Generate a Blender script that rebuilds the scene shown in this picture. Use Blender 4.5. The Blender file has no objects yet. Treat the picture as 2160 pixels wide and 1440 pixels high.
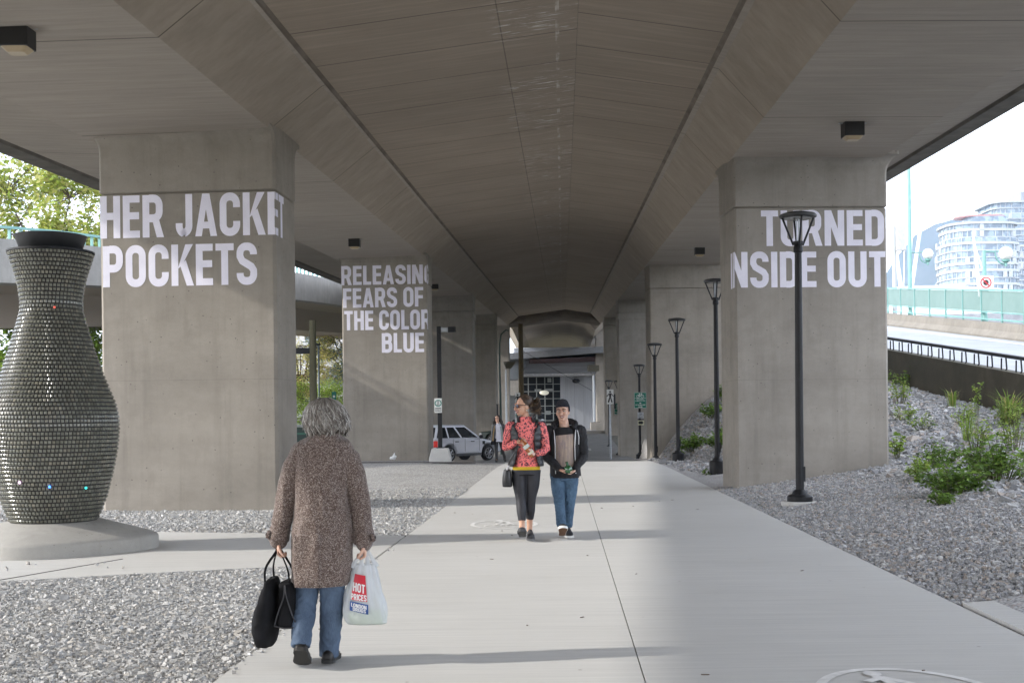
import bpy, bmesh, math, random
import numpy as np
from mathutils import Vector, Matrix, noise

random.seed(7)
RNG = np.random.default_rng(7)
SC = bpy.context.scene
COL = SC.collection
rad = math.radians

# ------------------------------------------------------------------ camera, sky, sun, exposure
ROLL = 0.0115
HC = 1.5
cam_d = bpy.data.cameras.new('camera')
cam = bpy.data.objects.new('camera', cam_d)
COL.objects.link(cam)
cam_d.sensor_fit = 'HORIZONTAL'
cam_d.sensor_width = 36.0
cam_d.lens = 36.0 * 2500 / 2160
cam_d.shift_y = (881 - 720) / 2160.0
cam_d.clip_start = 0.1
cam_d.clip_end = 30000
cr, sr = math.cos(ROLL), math.sin(ROLL)
cam.matrix_world = Matrix(((cr, sr, 0, 0), (0, 0, -1, 0), (-sr, cr, 0, HC), (0, 0, 0, 1)))
SC.camera = cam

SUN_DIR = Vector((-1.0, -0.14, 0.518)).normalized()      # towards the sun
SUN_EL = math.asin(SUN_DIR.z)
W = bpy.data.worlds.new('World')
SC.world = W
W.use_nodes = True
nt = W.node_tree
nt.nodes.clear()
wo = nt.nodes.new('ShaderNodeOutputWorld')
bg = nt.nodes.new('ShaderNodeBackground')
sky = nt.nodes.new('ShaderNodeTexSky')
sky.sky_type = 'NISHITA'
sky.sun_disc = False
sky.sun_elevation = SUN_EL
sky.sun_rotation = math.atan2(SUN_DIR.x, SUN_DIR.y)
sky.air_density = 1.0
sky.dust_density = 1.5
bg.inputs['Strength'].default_value = 0.15
# bright broken cloud over the blue
tcw = nt.nodes.new('ShaderNodeTexCoord')
mpw = nt.nodes.new('ShaderNodeMapping')
mpw.inputs['Scale'].default_value = (1.0, 1.0, 2.6)
ncw = nt.nodes.new('ShaderNodeTexNoise')
ncw.inputs['Scale'].default_value = 2.6
ncw.inputs['Detail'].default_value = 7
ncw.inputs['Roughness'].default_value = 0.55
rpw = nt.nodes.new('ShaderNodeValToRGB')
rpw.color_ramp.elements[0].position = 0.36
rpw.color_ramp.elements[1].position = 0.56
mxw = nt.nodes.new('ShaderNodeMix')
mxw.data_type = 'RGBA'
mxw.inputs[7].default_value = (16.2, 16.9, 18.4, 1)
nt.links.new(tcw.outputs['Generated'], mpw.inputs['Vector'])
nt.links.new(mpw.outputs['Vector'], ncw.inputs['Vector'])
nt.links.new(ncw.outputs['Fac'], rpw.inputs['Fac'])
nt.links.new(rpw.outputs['Color'], mxw.inputs[0])
nt.links.new(sky.outputs['Color'], mxw.inputs[6])
nt.links.new(mxw.outputs[2], bg.inputs['Color'])
nt.links.new(bg.outputs['Background'], wo.inputs['Surface'])

sun_d = bpy.data.lights.new('sun', 'SUN')
sun_d.energy = 2.8
sun_d.angle = rad(1.2)
sun_d.color = (1.0, 0.955, 0.88)
sun = bpy.data.objects.new('sun', sun_d)
sun.rotation_euler = SUN_DIR.to_track_quat('Z', 'Y').to_euler()
sun.location = (-40, -10, 40)
COL.objects.link(sun)

SC.view_settings.view_transform = 'Standard'
SC.view_settings.look = 'None'
SC.view_settings.gamma = 1.0
SC.view_settings.use_curve_mapping = False
SC.view_settings.exposure = 0.93
SC.render.engine = 'CYCLES'
SC.cycles.use_denoising = True
SC.cycles.max_bounces = 10
SC.cycles.diffuse_bounces = 6
SC.cycles.glossy_bounces = 3
SC.cycles.transmission_bounces = 6
SC.cycles.volume_bounces = 0
SC.cycles.transparent_max_bounces = 8
SC.cycles.sample_clamp_indirect = 6
SC.cycles.caustics_reflective = False
SC.cycles.caustics_refractive = False

# ------------------------------------------------------------------ material helpers
def nd(nt, typ, ins=None, **props):
    n = nt.nodes.new(typ)
    for k, v in props.items():
        setattr(n, k, v)
    for k, v in (ins or {}).items():
        if isinstance(v, bpy.types.NodeSocket):
            nt.links.new(v, n.inputs[k])
        else:
            n.inputs[k].default_value = v
    return n

def c4(c):
    return (c[0], c[1], c[2], 1.0)

def mixc(nt, fac, a, b, blend='MIX'):
    n = nt.nodes.new('ShaderNodeMix')
    n.data_type = 'RGBA'
    n.blend_type = blend
    for i, v in ((0, fac), (6, a), (7, b)):
        if isinstance(v, bpy.types.NodeSocket):
            nt.links.new(v, n.inputs[i])
        elif i == 0:
            n.inputs[0].default_value = v
        else:
            n.inputs[i].default_value = c4(v)
    return n.outputs[2]

def mth(nt, op, a, b=0.0, c=0.0, clamp=False):
    n = nt.nodes.new('ShaderNodeMath')
    n.operation = op
    n.use_clamp = clamp
    for i, v in ((0, a), (1, b), (2, c)):
        if isinstance(v, bpy.types.NodeSocket):
            nt.links.new(v, n.inputs[i])
        else:
            n.inputs[i].default_value = v
    return n.outputs[0]

def maprange(nt, v, a, b, c=0.0, d=1.0):
    n = nd(nt, 'ShaderNodeMapRange', {0: v, 1: a, 2: b, 3: c, 4: d})
    n.clamp = True
    return n.outputs[0]

def newmat(name):
    m = bpy.data.materials.new(name)
    m.use_nodes = True
    nt = m.node_tree
    nt.nodes.clear()
    out = nt.nodes.new('ShaderNodeOutputMaterial')
    p = nt.nodes.new('ShaderNodeBsdfPrincipled')
    nt.links.new(p.outputs[0], out.inputs[0])
    return m, nt, p

def mapped(nt, coord='Object', scale=(1, 1, 1)):
    tc = nt.nodes.new('ShaderNodeTexCoord')
    mp = nd(nt, 'ShaderNodeMapping', {'Vector': tc.outputs[coord], 'Scale': scale})
    return mp.outputs[0]

def noi(nt, vec, scale, detail=4, rough=0.55):
    return nd(nt, 'ShaderNodeTexNoise', {'Vector': vec, 'Scale': scale, 'Detail': detail, 'Roughness': rough}).outputs['Fac']

def plain(name, col, rough=0.6, col2=None, nscale=6.0, bump=0.0, bscale=30.0, metal=0.0, spec=0.5, coat=0.0, lo=0.35, hi=0.65, sc=(1, 1, 1), sheen=0.0):
    m, nt, p = newmat(name)
    p.inputs['Roughness'].default_value = rough
    p.inputs['Metallic'].default_value = metal
    p.inputs['Specular IOR Level'].default_value = spec
    p.inputs['Coat Weight'].default_value = coat
    p.inputs['Sheen Weight'].default_value = sheen
    v = mapped(nt, 'Object', sc)
    if col2 is None:
        col2 = tuple(c * 0.82 for c in col)
    f = maprange(nt, noi(nt, v, nscale, 5), lo, hi)
    nt.links.new(mixc(nt, f, col, col2), p.inputs['Base Color'])
    if bump:
        b = nd(nt, 'ShaderNodeBump', {'Height': noi(nt, v, bscale, 4), 'Strength': bump, 'Distance': 0.02})
        nt.links.new(b.outputs[0], p.inputs['Normal'])
    return m

def attrmat(name, rough=0.7, spec=0.4, transl=0.0, mul=(1, 1, 1), vary=0.0):
    m, nt, p = newmat(name)
    a = nd(nt, 'ShaderNodeAttribute', attribute_name='Col')
    c = mixc(nt, 1.0, a.outputs['Color'], mul, 'MULTIPLY')
    if vary:
        v = mapped(nt)
        c = mixc(nt, maprange(nt, noi(nt, v, 60, 3), 0.3, 0.7, 0, vary), c, (0.02, 0.02, 0.02))
    nt.links.new(c, p.inputs['Base Color'])
    p.inputs['Roughness'].default_value = rough
    p.inputs['Specular IOR Level'].default_value = spec
    if transl:
        t = nd(nt, 'ShaderNodeBsdfTranslucent', {'Color': c})
        mx = nd(nt, 'ShaderNodeMixShader', {0: transl, 1: p.outputs[0], 2: t.outputs[0]})
        out = [n for n in nt.nodes if n.type == 'OUTPUT_MATERIAL'][0]
        nt.links.new(mx.outputs[0], out.inputs[0])
    return m

def concrete(name, a, b, streak=(0, 0, 0), pits=0.5, jointz=0.0, rough=0.85, stain=0.35):
    m, nt, p = newmat(name)
    v = mapped(nt)
    big = maprange(nt, noi(nt, v, 0.55, 5, 0.6), 0.35, 0.68)
    fine = noi(nt, v, 45, 4, 0.7)
    c = mixc(nt, big, a, b)
    c = mixc(nt, maprange(nt, fine, 0.3, 0.75, 0.0, 0.28), c, tuple(x * 0.62 for x in a))
    med = noi(nt, mapped(nt, 'Object', (1.2, 1.2, 0.35)), 3.2, 6, 0.65)
    c = mixc(nt, maprange(nt, med, 0.55, 0.8, 0.0, stain), c, tuple(x * 0.55 for x in a))
    c = mixc(nt, maprange(nt, noi(nt, v, 1.7, 6, 0.7), 0.58, 0.75, 0.0, 0.22), c, tuple(min(1, x * 1.4) for x in a))
    drip = noi(nt, mapped(nt, 'Object', (2.6, 2.6, .16)), 1.6, 6, 0.7)
    c = mixc(nt, maprange(nt, drip, 0.5, 0.78, 0.0, stain), c, tuple(x * 0.5 for x in a))
    blot = noi(nt, mapped(nt, 'Object', (.5, .5, .8)), 1.5, 7, 0.75)
    c = mixc(nt, maprange(nt, blot, 0.42, 0.7, 0.0, stain * .9), c, tuple(x * 0.58 for x in b))
    if any(streak):
        sv = mapped(nt, 'Object', streak)
        c = mixc(nt, maprange(nt, noi(nt, sv, 1.0, 5, 0.7), 0.35, 0.7, 0.0, 0.3), c, tuple(x * 0.68 for x in b))
    vo = nd(nt, 'ShaderNodeTexVoronoi', {'Vector': v, 'Scale': 9.0, 'Randomness': 1.0})
    sel = mth(nt, 'GREATER_THAN', noi(nt, v, 5.0, 2), 0.5)
    pit = mth(nt, 'MULTIPLY', mth(nt, 'LESS_THAN', vo.outputs['Distance'], 0.085), sel)
    c = mixc(nt, mth(nt, 'MULTIPLY', pit, pits), c, (0.03, 0.028, 0.025))
    if jointz:
        xyz = nd(nt, 'ShaderNodeSeparateXYZ', {0: nt.nodes.new('ShaderNodeTexCoord').outputs['Object']})
        fr = mth(nt, 'FRACT', mth(nt, 'DIVIDE', mth(nt, 'ADD', xyz.outputs[2], 10.0), jointz))
        ln = mth(nt, 'LESS_THAN', fr, 0.009 / jointz)
        c = mixc(nt, mth(nt, 'MULTIPLY', ln, 0.22), c, (0.07, 0.06, 0.05))
    nt.links.new(c, p.inputs['Base Color'])
    p.inputs['Roughness'].default_value = rough
    p.inputs['Specular IOR Level'].default_value = 0.3
    h = mth(nt, 'SUBTRACT', fine, mth(nt, 'MULTIPLY', pit, 1.5))
    bp = nd(nt, 'ShaderNodeBump', {'Height': h, 'Strength': 0.25, 'Distance': 0.01})
    nt.links.new(bp.outputs[0], p.inputs['Normal'])
    return m

def soffit_mat(name, a, b, efflo=False, u0=-0.9, u1=0.3, period=1.83, off=0.0, streakx=0.5, streaky=9.0):
    """Board-formed concrete; UV = (offset across the deck, station along it) in metres."""
    m, nt, p = newmat(name)
    uv = nt.nodes.new('ShaderNodeTexCoord').outputs['UV']
    s = nd(nt, 'ShaderNodeSeparateXYZ', {0: uv})
    u, st = s.outputs[0], s.outputs[1]
    big = noi(nt, nd(nt, 'ShaderNodeMapping', {'Vector': uv, 'Scale': (0.25, 0.3, 1)}).outputs[0], 1.0, 6, 0.65)
    c = mixc(nt, maprange(nt, big, 0.36, 0.66), a, b)
    stv = nd(nt, 'ShaderNodeMapping', {'Vector': uv, 'Scale': (streakx, streaky, 1)}).outputs[0]
    c = mixc(nt, maprange(nt, noi(nt, stv, 1.0, 6, 0.75), 0.34, 0.72, 0.0, 0.5), c, tuple(x * 0.5 for x in a))
    st3 = nd(nt, 'ShaderNodeMapping', {'Vector': uv, 'Scale': (streakx * 0.5, streaky * 0.55, 1)}).outputs[0]
    c = mixc(nt, maprange(nt, noi(nt, st3, 1.3, 5, 0.6), 0.52, 0.75, 0.0, 0.3), c, tuple(min(1.0, x * 1.45) for x in a))
    st2 = nd(nt, 'ShaderNodeMapping', {'Vector': uv, 'Scale': (streakx * 3, streaky * 4, 1)}).outputs[0]
    c = mixc(nt, maprange(nt, noi(nt, st2, 1.0, 4, 0.6), 0.4, 0.75, 0.0, 0.22), c, tuple(x * 1.3 for x in b))
    if period:
        fr = mth(nt, 'FRACT', mth(nt, 'DIVIDE', mth(nt, 'ADD', st, 100.0 + off), period))
        ln = mth(nt, 'LESS_THAN', fr, 0.03 / period)
        c = mixc(nt, mth(nt, 'MULTIPLY', ln, 0.75), c, (0.06, 0.048, 0.04))
    if efflo:
        j = mth(nt, 'LESS_THAN', mth(nt, 'ABSOLUTE', mth(nt, 'SUBTRACT', u, u0)), 0.010)
        c = mixc(nt, mth(nt, 'MULTIPLY', j, 0.5), c, (0.045, 0.04, 0.035))
        band = mth(nt, 'MULTIPLY', maprange(nt, u, u0 - 0.25, u0 + 0.05), maprange(nt, u, u1 + 0.5, u1 - 0.1))
        ev = nd(nt, 'ShaderNodeMapping', {'Vector': uv, 'Scale': (1.1, 9.0, 1)}).outputs[0]
        e = maprange(nt, noi(nt, ev, 1.5, 8, 0.72), 0.555, 0.64)
        lowf = maprange(nt, noi(nt, nd(nt, 'ShaderNodeMapping', {'Vector': uv, 'Scale': (.15, .42, 1)}).outputs[0], 1.0, 3), .40, .62)
        e = mth(nt, 'MULTIPLY', e, lowf)
        fade = maprange(nt, st, 85, 14, 0.5, 1.0)
        near = mth(nt, 'LESS_THAN', mth(nt, 'ABSOLUTE', mth(nt, 'SUBTRACT', u, -0.02)), 0.03)
        nn = maprange(nt, noi(nt, nd(nt, 'ShaderNodeMapping', {'Vector': uv, 'Scale': (4, 1.4, 1)}).outputs[0], 1.0, 4), 0.5, 0.75)
        e = mth(nt, 'MAXIMUM', mth(nt, 'MULTIPLY', e, band), mth(nt, 'MULTIPLY', mth(nt, 'MULTIPLY', near, nn), 0.7))
        c = mixc(nt, mth(nt, 'MULTIPLY', e, fade), c, (0.85, 0.83, 0.79))
    nt.links.new(c, p.inputs['Base Color'])
    p.inputs['Roughness'].default_value = 0.88
    p.inputs['Specular IOR Level'].default_value = 0.25
    bp = nd(nt, 'ShaderNodeBump', {'Height': noi(nt, stv, 1.0, 6, 0.75), 'Strength': 0.2, 'Distance': 0.02})
    nt.links.new(bp.outputs[0], p.inputs['Normal'])
    return m

# ------------------------------------------------------------------ mesh helpers
class MB:
    def __init__(self):
        self.v, self.f, self.m, self.c = [], [], [], []
        self.uv = None
        self.T = None
        self.col = None

    def add(self, vs, fs, m=0):
        o = len(self.v)
        if self.T is not None:
            vs = [tuple(self.T @ Vector(p)) for p in vs]
        self.v.extend(tuple(p) for p in vs)
        self.c.extend([self.col or (1, 1, 1)] * len(vs))
        self.f.extend([tuple(i + o for i in f) for f in fs])
        self.m.extend([m] * len(fs))

    def bx(self, x0, x1, y0, y1, z0, z1, m=0):
        vs = [(x0, y0, z0), (x1, y0, z0), (x1, y1, z0), (x0, y1, z0), (x0, y0, z1), (x1, y0, z1), (x1, y1, z1), (x0, y1, z1)]
        self.add(vs, [(3, 2, 1, 0), (4, 5, 6, 7), (0, 1, 5, 4), (1, 2, 6, 5), (2, 3, 7, 6), (3, 0, 4, 7)], m)

    def obox(self, c, size, rz=0.0, rx=0.0, ry=0.0, m=0):
        M = Matrix.Translation(c) @ Matrix.Rotation(rz, 4, 'Z') @ Matrix.Rotation(rx, 4, 'X') @ Matrix.Rotation(ry, 4, 'Y')
        a, b, d = size[0] / 2, size[1] / 2, size[2] / 2
        vs = [M @ Vector(p) for p in [(-a, -b, -d), (a, -b, -d), (a, b, -d), (-a, b, -d), (-a, -b, d), (a, -b, d), (a, b, d), (-a, b, d)]]
        self.add(vs, [(3, 2, 1, 0), (4, 5, 6, 7), (0, 1, 5, 4), (1, 2, 6, 5), (2, 3, 7, 6), (3, 0, 4, 7)], m)

    def loft(self, rings, cap=True, closed=True, m=0):
        n = len(rings[0])
        vs = [p for r in rings for p in r]
        fs = []
        for i in range(len(rings) - 1):
            for j in range(n if closed else n - 1):
                k = (j + 1) % n
                fs.append((i * n + j, i * n + k, (i + 1) * n + k, (i + 1) * n + j))
        if cap and closed:
            fs.append(tuple(reversed(range(n))))
            fs.append(tuple((len(rings) - 1) * n + j for j in range(n)))
        self.add(vs, fs, m)

    def tube(self, pts, r, n=8, cap=True, round_caps=False, sq=1.0, ref=None, m=0):
        """tube along pts; r scalar or list; sq squashes the second axis; ref = direction of the first axis"""
        P = [Vector(p) for p in pts]
        R = list(r) if isinstance(r, (list, tuple)) else [r] * len(P)
        if round_caps:
            d0 = (P[0] - P[1]).normalized()
            d1 = (P[-1] - P[-2]).normalized()
            a0 = [(P[0] + d0 * R[0] * math.sin(t), R[0] * math.cos(t)) for t in (1.35, 0.95, 0.5)]
            a1 = [(P[-1] + d1 * R[-1] * math.sin(t), R[-1] * math.cos(t)) for t in (0.5, 0.95, 1.35)]
            P = [a[0] for a in a0] + P + [a[0] for a in a1]
            R = [a[1] for a in a0] + R + [a[1] for a in a1]
        rings = []
        x = None
        for i in range(len(P)):
            t = (P[min(i + 1, len(P) - 1)] - P[max(i - 1, 0)])
            if t.length < 1e-9:
                t = Vector((0, 0, 1))
            t.normalize()
            if x is None:
                x = Vector(ref) if ref else (Vector((1, 0, 0)) if abs(t.x) < 0.8 else Vector((0, 1, 0)))
            x = (x - t * x.dot(t))
            if x.length < 1e-6:
                x = t.orthogonal()
            x.normalize()
            y = t.cross(x)
            rings.append([P[i] + x * (R[i] * math.cos(2 * math.pi * k / n)) + y * (R[i] * sq * math.sin(2 * math.pi * k / n)) for k in range(n)])
        self.loft(rings, cap, True, m)

    def lathe(self, prof, c=(0, 0, 0), n=24, cap=True, m=0, ph=0.0):
        rings = [[(c[0] + r * math.cos(ph + 2 * math.pi * k / n), c[1] + r * math.sin(ph + 2 * math.pi * k / n), c[2] + z) for k in range(n)] for r, z in prof]
        self.loft(rings, cap, True, m)

    def ball(self, c, r, nu=14, nv=9, m=0):
        if not isinstance(r, (tuple, list)):
            r = (r, r, r)
        rings = []
        for i in range(1, nv):
            t = math.pi * i / nv
            rings.append([(c[0] + r[0] * math.sin(t) * math.cos(2 * math.pi * k / nu), c[1] + r[1] * math.sin(t) * math.sin(2 * math.pi * k / nu), c[2] - r[2] * math.cos(t)) for k in range(nu)])
        vs = [p for q in rings for p in q] + [(c[0], c[1], c[2] - r[2]), (c[0], c[1], c[2] + r[2])]
        fs = []
        L = len(rings)
        for i in range(L - 1):
            for j in range(nu):
                k = (j + 1) % nu
                fs.append((i * nu + j, i * nu + k, (i + 1) * nu + k, (i + 1) * nu + j))
        for j in range(nu):
            k = (j + 1) % nu
            fs.append((L * nu, k, j))
            fs.append((L * nu + 1, (L - 1) * nu + j, (L - 1) * nu + k))
        self.add(vs, fs, m)

    def vloft(self, secs, n=28, p=2.0, m=0, cap=True):
        """stack of horizontal superellipse rings (z, cx, cy, rx, ry)"""
        rings = []
        for z, cx, cy, rx, ry in secs:
            ring = []
            for k in range(n):
                a = 2 * math.pi * k / n
                ca, sa = math.cos(a), math.sin(a)
                ring.append((cx + rx * math.copysign(abs(ca) ** (2 / p), ca), cy + ry * math.copysign(abs(sa) ** (2 / p), sa), z))
            rings.append(ring)
        self.loft(rings, cap, True, m)

    def prism(self, poly, f0, f1, m=0):
        """poly of 2-D points; f0, f1 map a 2-D point to the two ends"""
        n = len(poly)
        vs = [f0(*p) for p in poly] + [f1(*p) for p in poly]
        fs = [tuple(reversed(range(n))), tuple(range(n, 2 * n))]
        fs += [(i, (i + 1) % n, n + (i + 1) % n, n + i) for i in range(n)]
        self.add(vs, fs, m)

    def mesh(self, name, recalc=True):
        me = bpy.data.meshes.new(name)
        me.from_pydata([tuple(p) for p in self.v], [], self.f)
        if any(self.m):
            me.polygons.foreach_set('material_index', self.m)
        if any(c != (1, 1, 1) for c in self.c):
            a = me.color_attributes.new('Col', 'FLOAT_COLOR', 'POINT')
            a.data.foreach_set('color', np.array([(c[0], c[1], c[2], 1.0) for c in self.c], np.float32).ravel())
        if self.uv is not None:
            l = me.uv_layers.new(name='UVMap')
            idx = np.empty(len(me.loops), np.int32)
            me.loops.foreach_get('vertex_index', idx)
            l.data.foreach_set('uv', np.array(self.uv, np.float32)[idx].ravel())
        if recalc:
            b = bmesh.new()
            b.from_mesh(me)
            bmesh.ops.recalc_face_normals(b, faces=b.faces)
            b.to_mesh(me)
            b.free()
        return me

    def build(self, name, mats, parent=None, smooth=0, bevel=0.0, recalc=True):
        return link(name, self.mesh(name, recalc), mats, parent, smooth, bevel)

def link(name, me, mats, parent=None, smooth=0, bevel=0.0):
    if not isinstance(mats, (list, tuple)):
        mats = [mats]
    for m in mats:
        me.materials.append(m)
    if smooth:
        me.shade_smooth()
        if smooth < 180:
            me.set_sharp_from_angle(angle=rad(smooth))
    o = bpy.data.objects.new(name, me)
    COL.objects.link(o)
    if parent is not None:
        o.parent = parent
    if bevel:
        b = o.modifiers.new('bevel', 'BEVEL')
        b.width = bevel
        b.segments = 2
        b.limit_method = 'ANGLE'
        b.angle_limit = rad(40)
    return o

def remesh(mb, voxel, it=2, fac=0.5):
    me = mb.mesh('tmp')
    o = bpy.data.objects.new('tmp', me)
    COL.objects.link(o)
    r = o.modifiers.new('r', 'REMESH')
    r.mode = 'VOXEL'
    r.voxel_size = voxel
    if it:
        s = o.modifiers.new('s', 'SMOOTH')
        s.factor = fac
        s.iterations = it
    dg = bpy.context.evaluated_depsgraph_get()
    dg.update()
    ev = o.evaluated_get(dg)
    res = bpy.data.meshes.new_from_object(ev)
    bpy.data.objects.remove(o)
    bpy.data.meshes.remove(me)
    return res

def wrinkle(me, amp, scale, stretch=(1, 1, 1), amp2=0.0, scale2=0.0, mask=None):
    n = len(me.vertices)
    co = np.empty(n * 3)
    no = np.empty(n * 3)
    me.vertices.foreach_get('co', co)
    me.vertex_normals.foreach_get('vector', no)
    co = co.reshape(-1, 3)
    no = no.reshape(-1, 3)
    d = np.empty(n)
    for i in range(n):
        p = co[i]
        q = Vector((p[0] * stretch[0] * scale, p[1] * stretch[1] * scale, p[2] * stretch[2] * scale))
        a = amp * noise.noise(q)
        if amp2:
            a += amp2 * (1 - 2 * abs(noise.noise(q * (scale2 / scale) + Vector((3, 7, 1)))))
        d[i] = a * (mask(p) if mask else 1.0)
    co += no * d[:, None]
    me.vertices.foreach_set('co', co.ravel())
    me.update()

def mesh_np(name, V, F, cols=None):
    me = bpy.data.meshes.new(name)
    nf, k = F.shape
    me.vertices.add(len(V))
    me.vertices.foreach_set('co', V.astype(np.float32).ravel())
    me.loops.add(nf * k)
    me.loops.foreach_set('vertex_index', F.astype(np.int32).ravel())
    me.polygons.add(nf)
    me.polygons.foreach_set('loop_start', np.arange(0, nf * k, k, dtype=np.int32))
    me.update(calc_edges=True)
    me.validate()
    me.shade_flat()
    if cols is not None:
        a = me.color_attributes.new('Col', 'FLOAT_COLOR', 'POINT')
        cc = np.ones((len(V), 4), np.float32)
        cc[:, :3] = cols
        a.data.foreach_set('color', cc.ravel())
    return me

def thing(name, label, cat, loc=(0, 0, 0), rz=0.0, group=None, kind=None):
    o = bpy.data.objects.new(name, None)
    o.empty_display_size = 0.2
    COL.objects.link(o)
    o.location = loc
    o.rotation_euler = (0, 0, rz)
    return tag(o, label, cat, group, kind)

def tag(o, label, cat, group=None, kind=None):
    o['label'] = label
    o['category'] = cat
    if group:
        o['group'] = group
    if kind:
        o['kind'] = kind
    return o

def struct(o):
    o['kind'] = 'structure'
    return o

def stuff(o, label, cat):
    tag(o, label, cat)
    o['kind'] = 'stuff'
    return o

def copy_tree(o, parent=None):
    c = o.copy()
    COL.objects.link(c)
    if parent is not None:
        c.parent = parent
    for ch in list(o.children):
        copy_tree(ch, c)
    return c

# ------------------------------------------------------------------ lettering
def rr(x0, y0, x1, y1, r, a0=0, a1=360, n=6):
    """points of a rounded rectangle walked counter-clockwise from its right side"""
    pts = []
    for cx, cy, s in ((x1 - r, y1 - r, 0), (x0 + r, y1 - r, 90), (x0 + r, y0 + r, 180), (x1 - r, y0 + r, 270)):
        for k in range(n + 1):
            a = rad(s + 90 * k / n)
            pts.append((cx + r * math.cos(a), cy + r * math.sin(a)))
    return pts

def glyphs():
    t, h = 0.19, 0.17
    A, B = t / 2, h / 2
    w = 0.56
    X = w - A
    stem = ('Q', [(0, 0), (t, 0), (t, 1), (0, 1)])
    def bar(x0, x1, y):
        return ('Q', [(x0, y - B), (x1, y - B), (x1, y + B), (x0, y + B)])
    full = rr(A, B, X, 1 - B, 0.17)
    n = 7
    g = {}
    g['O'] = (w, [('C', full)])
    g['Q'] = (w, [('C', full), ('Q', [(.3, .2), (.42, .28), (.6, -.02), (.46, -.06)])])
    up, lf, dn, rt = full[:n], full[n:2 * n], full[2 * n:3 * n], full[3 * n:]
    g['C'] = (w, [('L', [(X, .66)] + up + lf + dn + rt + [(X, .34)])])
    g['G'] = (w, [('L', [(X, .68)] + up + lf + dn + rt + [(X, .5)]), bar(.3, w, .46)])
    g['U'] = (w, [('L', [(A, 1)] + dn + rt + [(X, 1)])])
    g['J'] = (.46, [('L', [(A, .32)] + [(p[0] * .8 + A * .2, p[1]) for p in dn] + [(p[0] - .1, p[1]) for p in rt] + [(X - .1, 1)])])
    g['D'] = (w, [stem, ('L', [(t, 1 - B)] + up[::-1] + rt[::-1] + [(t, B)])])
    bow = rr(A, .45, X, 1 - B, .16)
    g['P'] = (w, [stem, ('L', [(t, 1 - B)] + bow[:n][::-1] + bow[3 * n:][::-1] + [(t, .45)])])
    g['R'] = (w + .02, g['P'][1] + [('Q', [(.26, .44), (.45, .44), (w + .03, 0), (w - .17, 0)])])
    b1, b2 = rr(A, .53, X - .02, 1 - B, .14), rr(A, B, X, .53, .15)
    g['B'] = (w, [stem, ('L', [(t, 1 - B)] + b1[:n][::-1] + b1[3 * n:][::-1] + [(t, .53)]), ('L', [(t, .532)] + b2[:n][::-1] + b2[3 * n:][::-1] + [(t, B)])])
    g['E'] = (.47, [stem, bar(t, .47, B), bar(t, .45, .52), bar(t, .47, 1 - B)])
    g['F'] = (.46, [stem, bar(t, .44, .5), bar(t, .46, 1 - B)])
    g['L'] = (.44, [stem, bar(t, .44, B)])
    g['H'] = (w, [stem, ('Q', [(w - t, 0), (w, 0), (w, 1), (w - t, 1)]), bar(t, w - t, .52)])
    g['I'] = (t, [stem])
    g['T'] = (.5, [bar(0, .5, 1 - B), ('Q', [(.25 - A, 0), (.25 + A, 0), (.25 + A, 1 - h), (.25 - A, 1 - h)])])
    g['N'] = (.58, [stem, ('Q', [(.39, 0), (.58, 0), (.58, 1), (.39, 1)]), ('Q', [(.02, 1), (.2, 1), (.56, 0), (.38, 0)])])
    g['M'] = (.74, [stem, ('Q', [(.55, 0), (.74, 0), (.74, 1), (.55, 1)]), ('Q', [(.02, 1), (.2, 1), (.46, .1), (.28, .1)]), ('Q', [(.72, 1), (.54, 1), (.28, .1), (.46, .1)])])
    g['A'] = (.6, [('Q', [(0, 0), (.18, 0), (.37, 1), (.2, 1)]), ('Q', [(.6, 0), (.42, 0), (.23, 1), (.4, 1)]), ('Q', [(.13, .18), (.47, .18), (.44, .34), (.16, .34)])])
    g['V'] = (.6, [('Q', [(0, 1), (.18, 1), (.37, 0), (.2, 0)]), ('Q', [(.6, 1), (.42, 1), (.23, 0), (.4, 0)])])
    g['W'] = (.86, [('Q', [(0, 1), (.17, 1), (.31, 0), (.15, 0)]), ('Q', [(.52, 1), (.36, 1), (.17, 0), (.32, 0)]), ('Q', [(.34, 1), (.5, 1), (.69, 0), (.54, 0)]), ('Q', [(.86, 1), (.69, 1), (.55, 0), (.71, 0)])])
    g['K'] = (.6, [stem, ('Q', [(.17, .4), (.3, .5), (.6, 1), (.39, 1)]), ('Q', [(.24, .5), (.4, .62), (.62, 0), (.42, 0)])])
    g['X'] = (.6, [('Q', [(0, 0), (.2, 0), (.6, 1), (.4, 1)]), ('Q', [(.4, 0), (.6, 0), (.2, 1), (0, 1)])])
    g['Y'] = (.58, [('Q', [(0, 1), (.19, 1), (.38, .4), (.2, .4)]), ('Q', [(.58, 1), (.39, 1), (.2, .4), (.38, .4)]), ('Q', [(.2, 0), (.38, 0), (.38, .45), (.2, .45)])])
    s1, s2 = rr(A, .5, X, 1 - B, .16), rr(A, B, X, .5, .16)
    g['S'] = (w, [('L', [(X, .72)] + s1[:n] + s1[n:2 * n] + [(A, .68), (A + .06, .57), (X - .06, .43), (X, .34)][0:4] + list(reversed(s2[3 * n:])) + list(reversed(s2[2 * n:3 * n])) + [(A, .28)])])
    g['&'] = (w, [('C', rr(A, B, X, .55, .16)), ('C', rr(A + .03, .55, X - .08, 1 - B, .12))])
    return g, t
GL, GT = glyphs()

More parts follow.
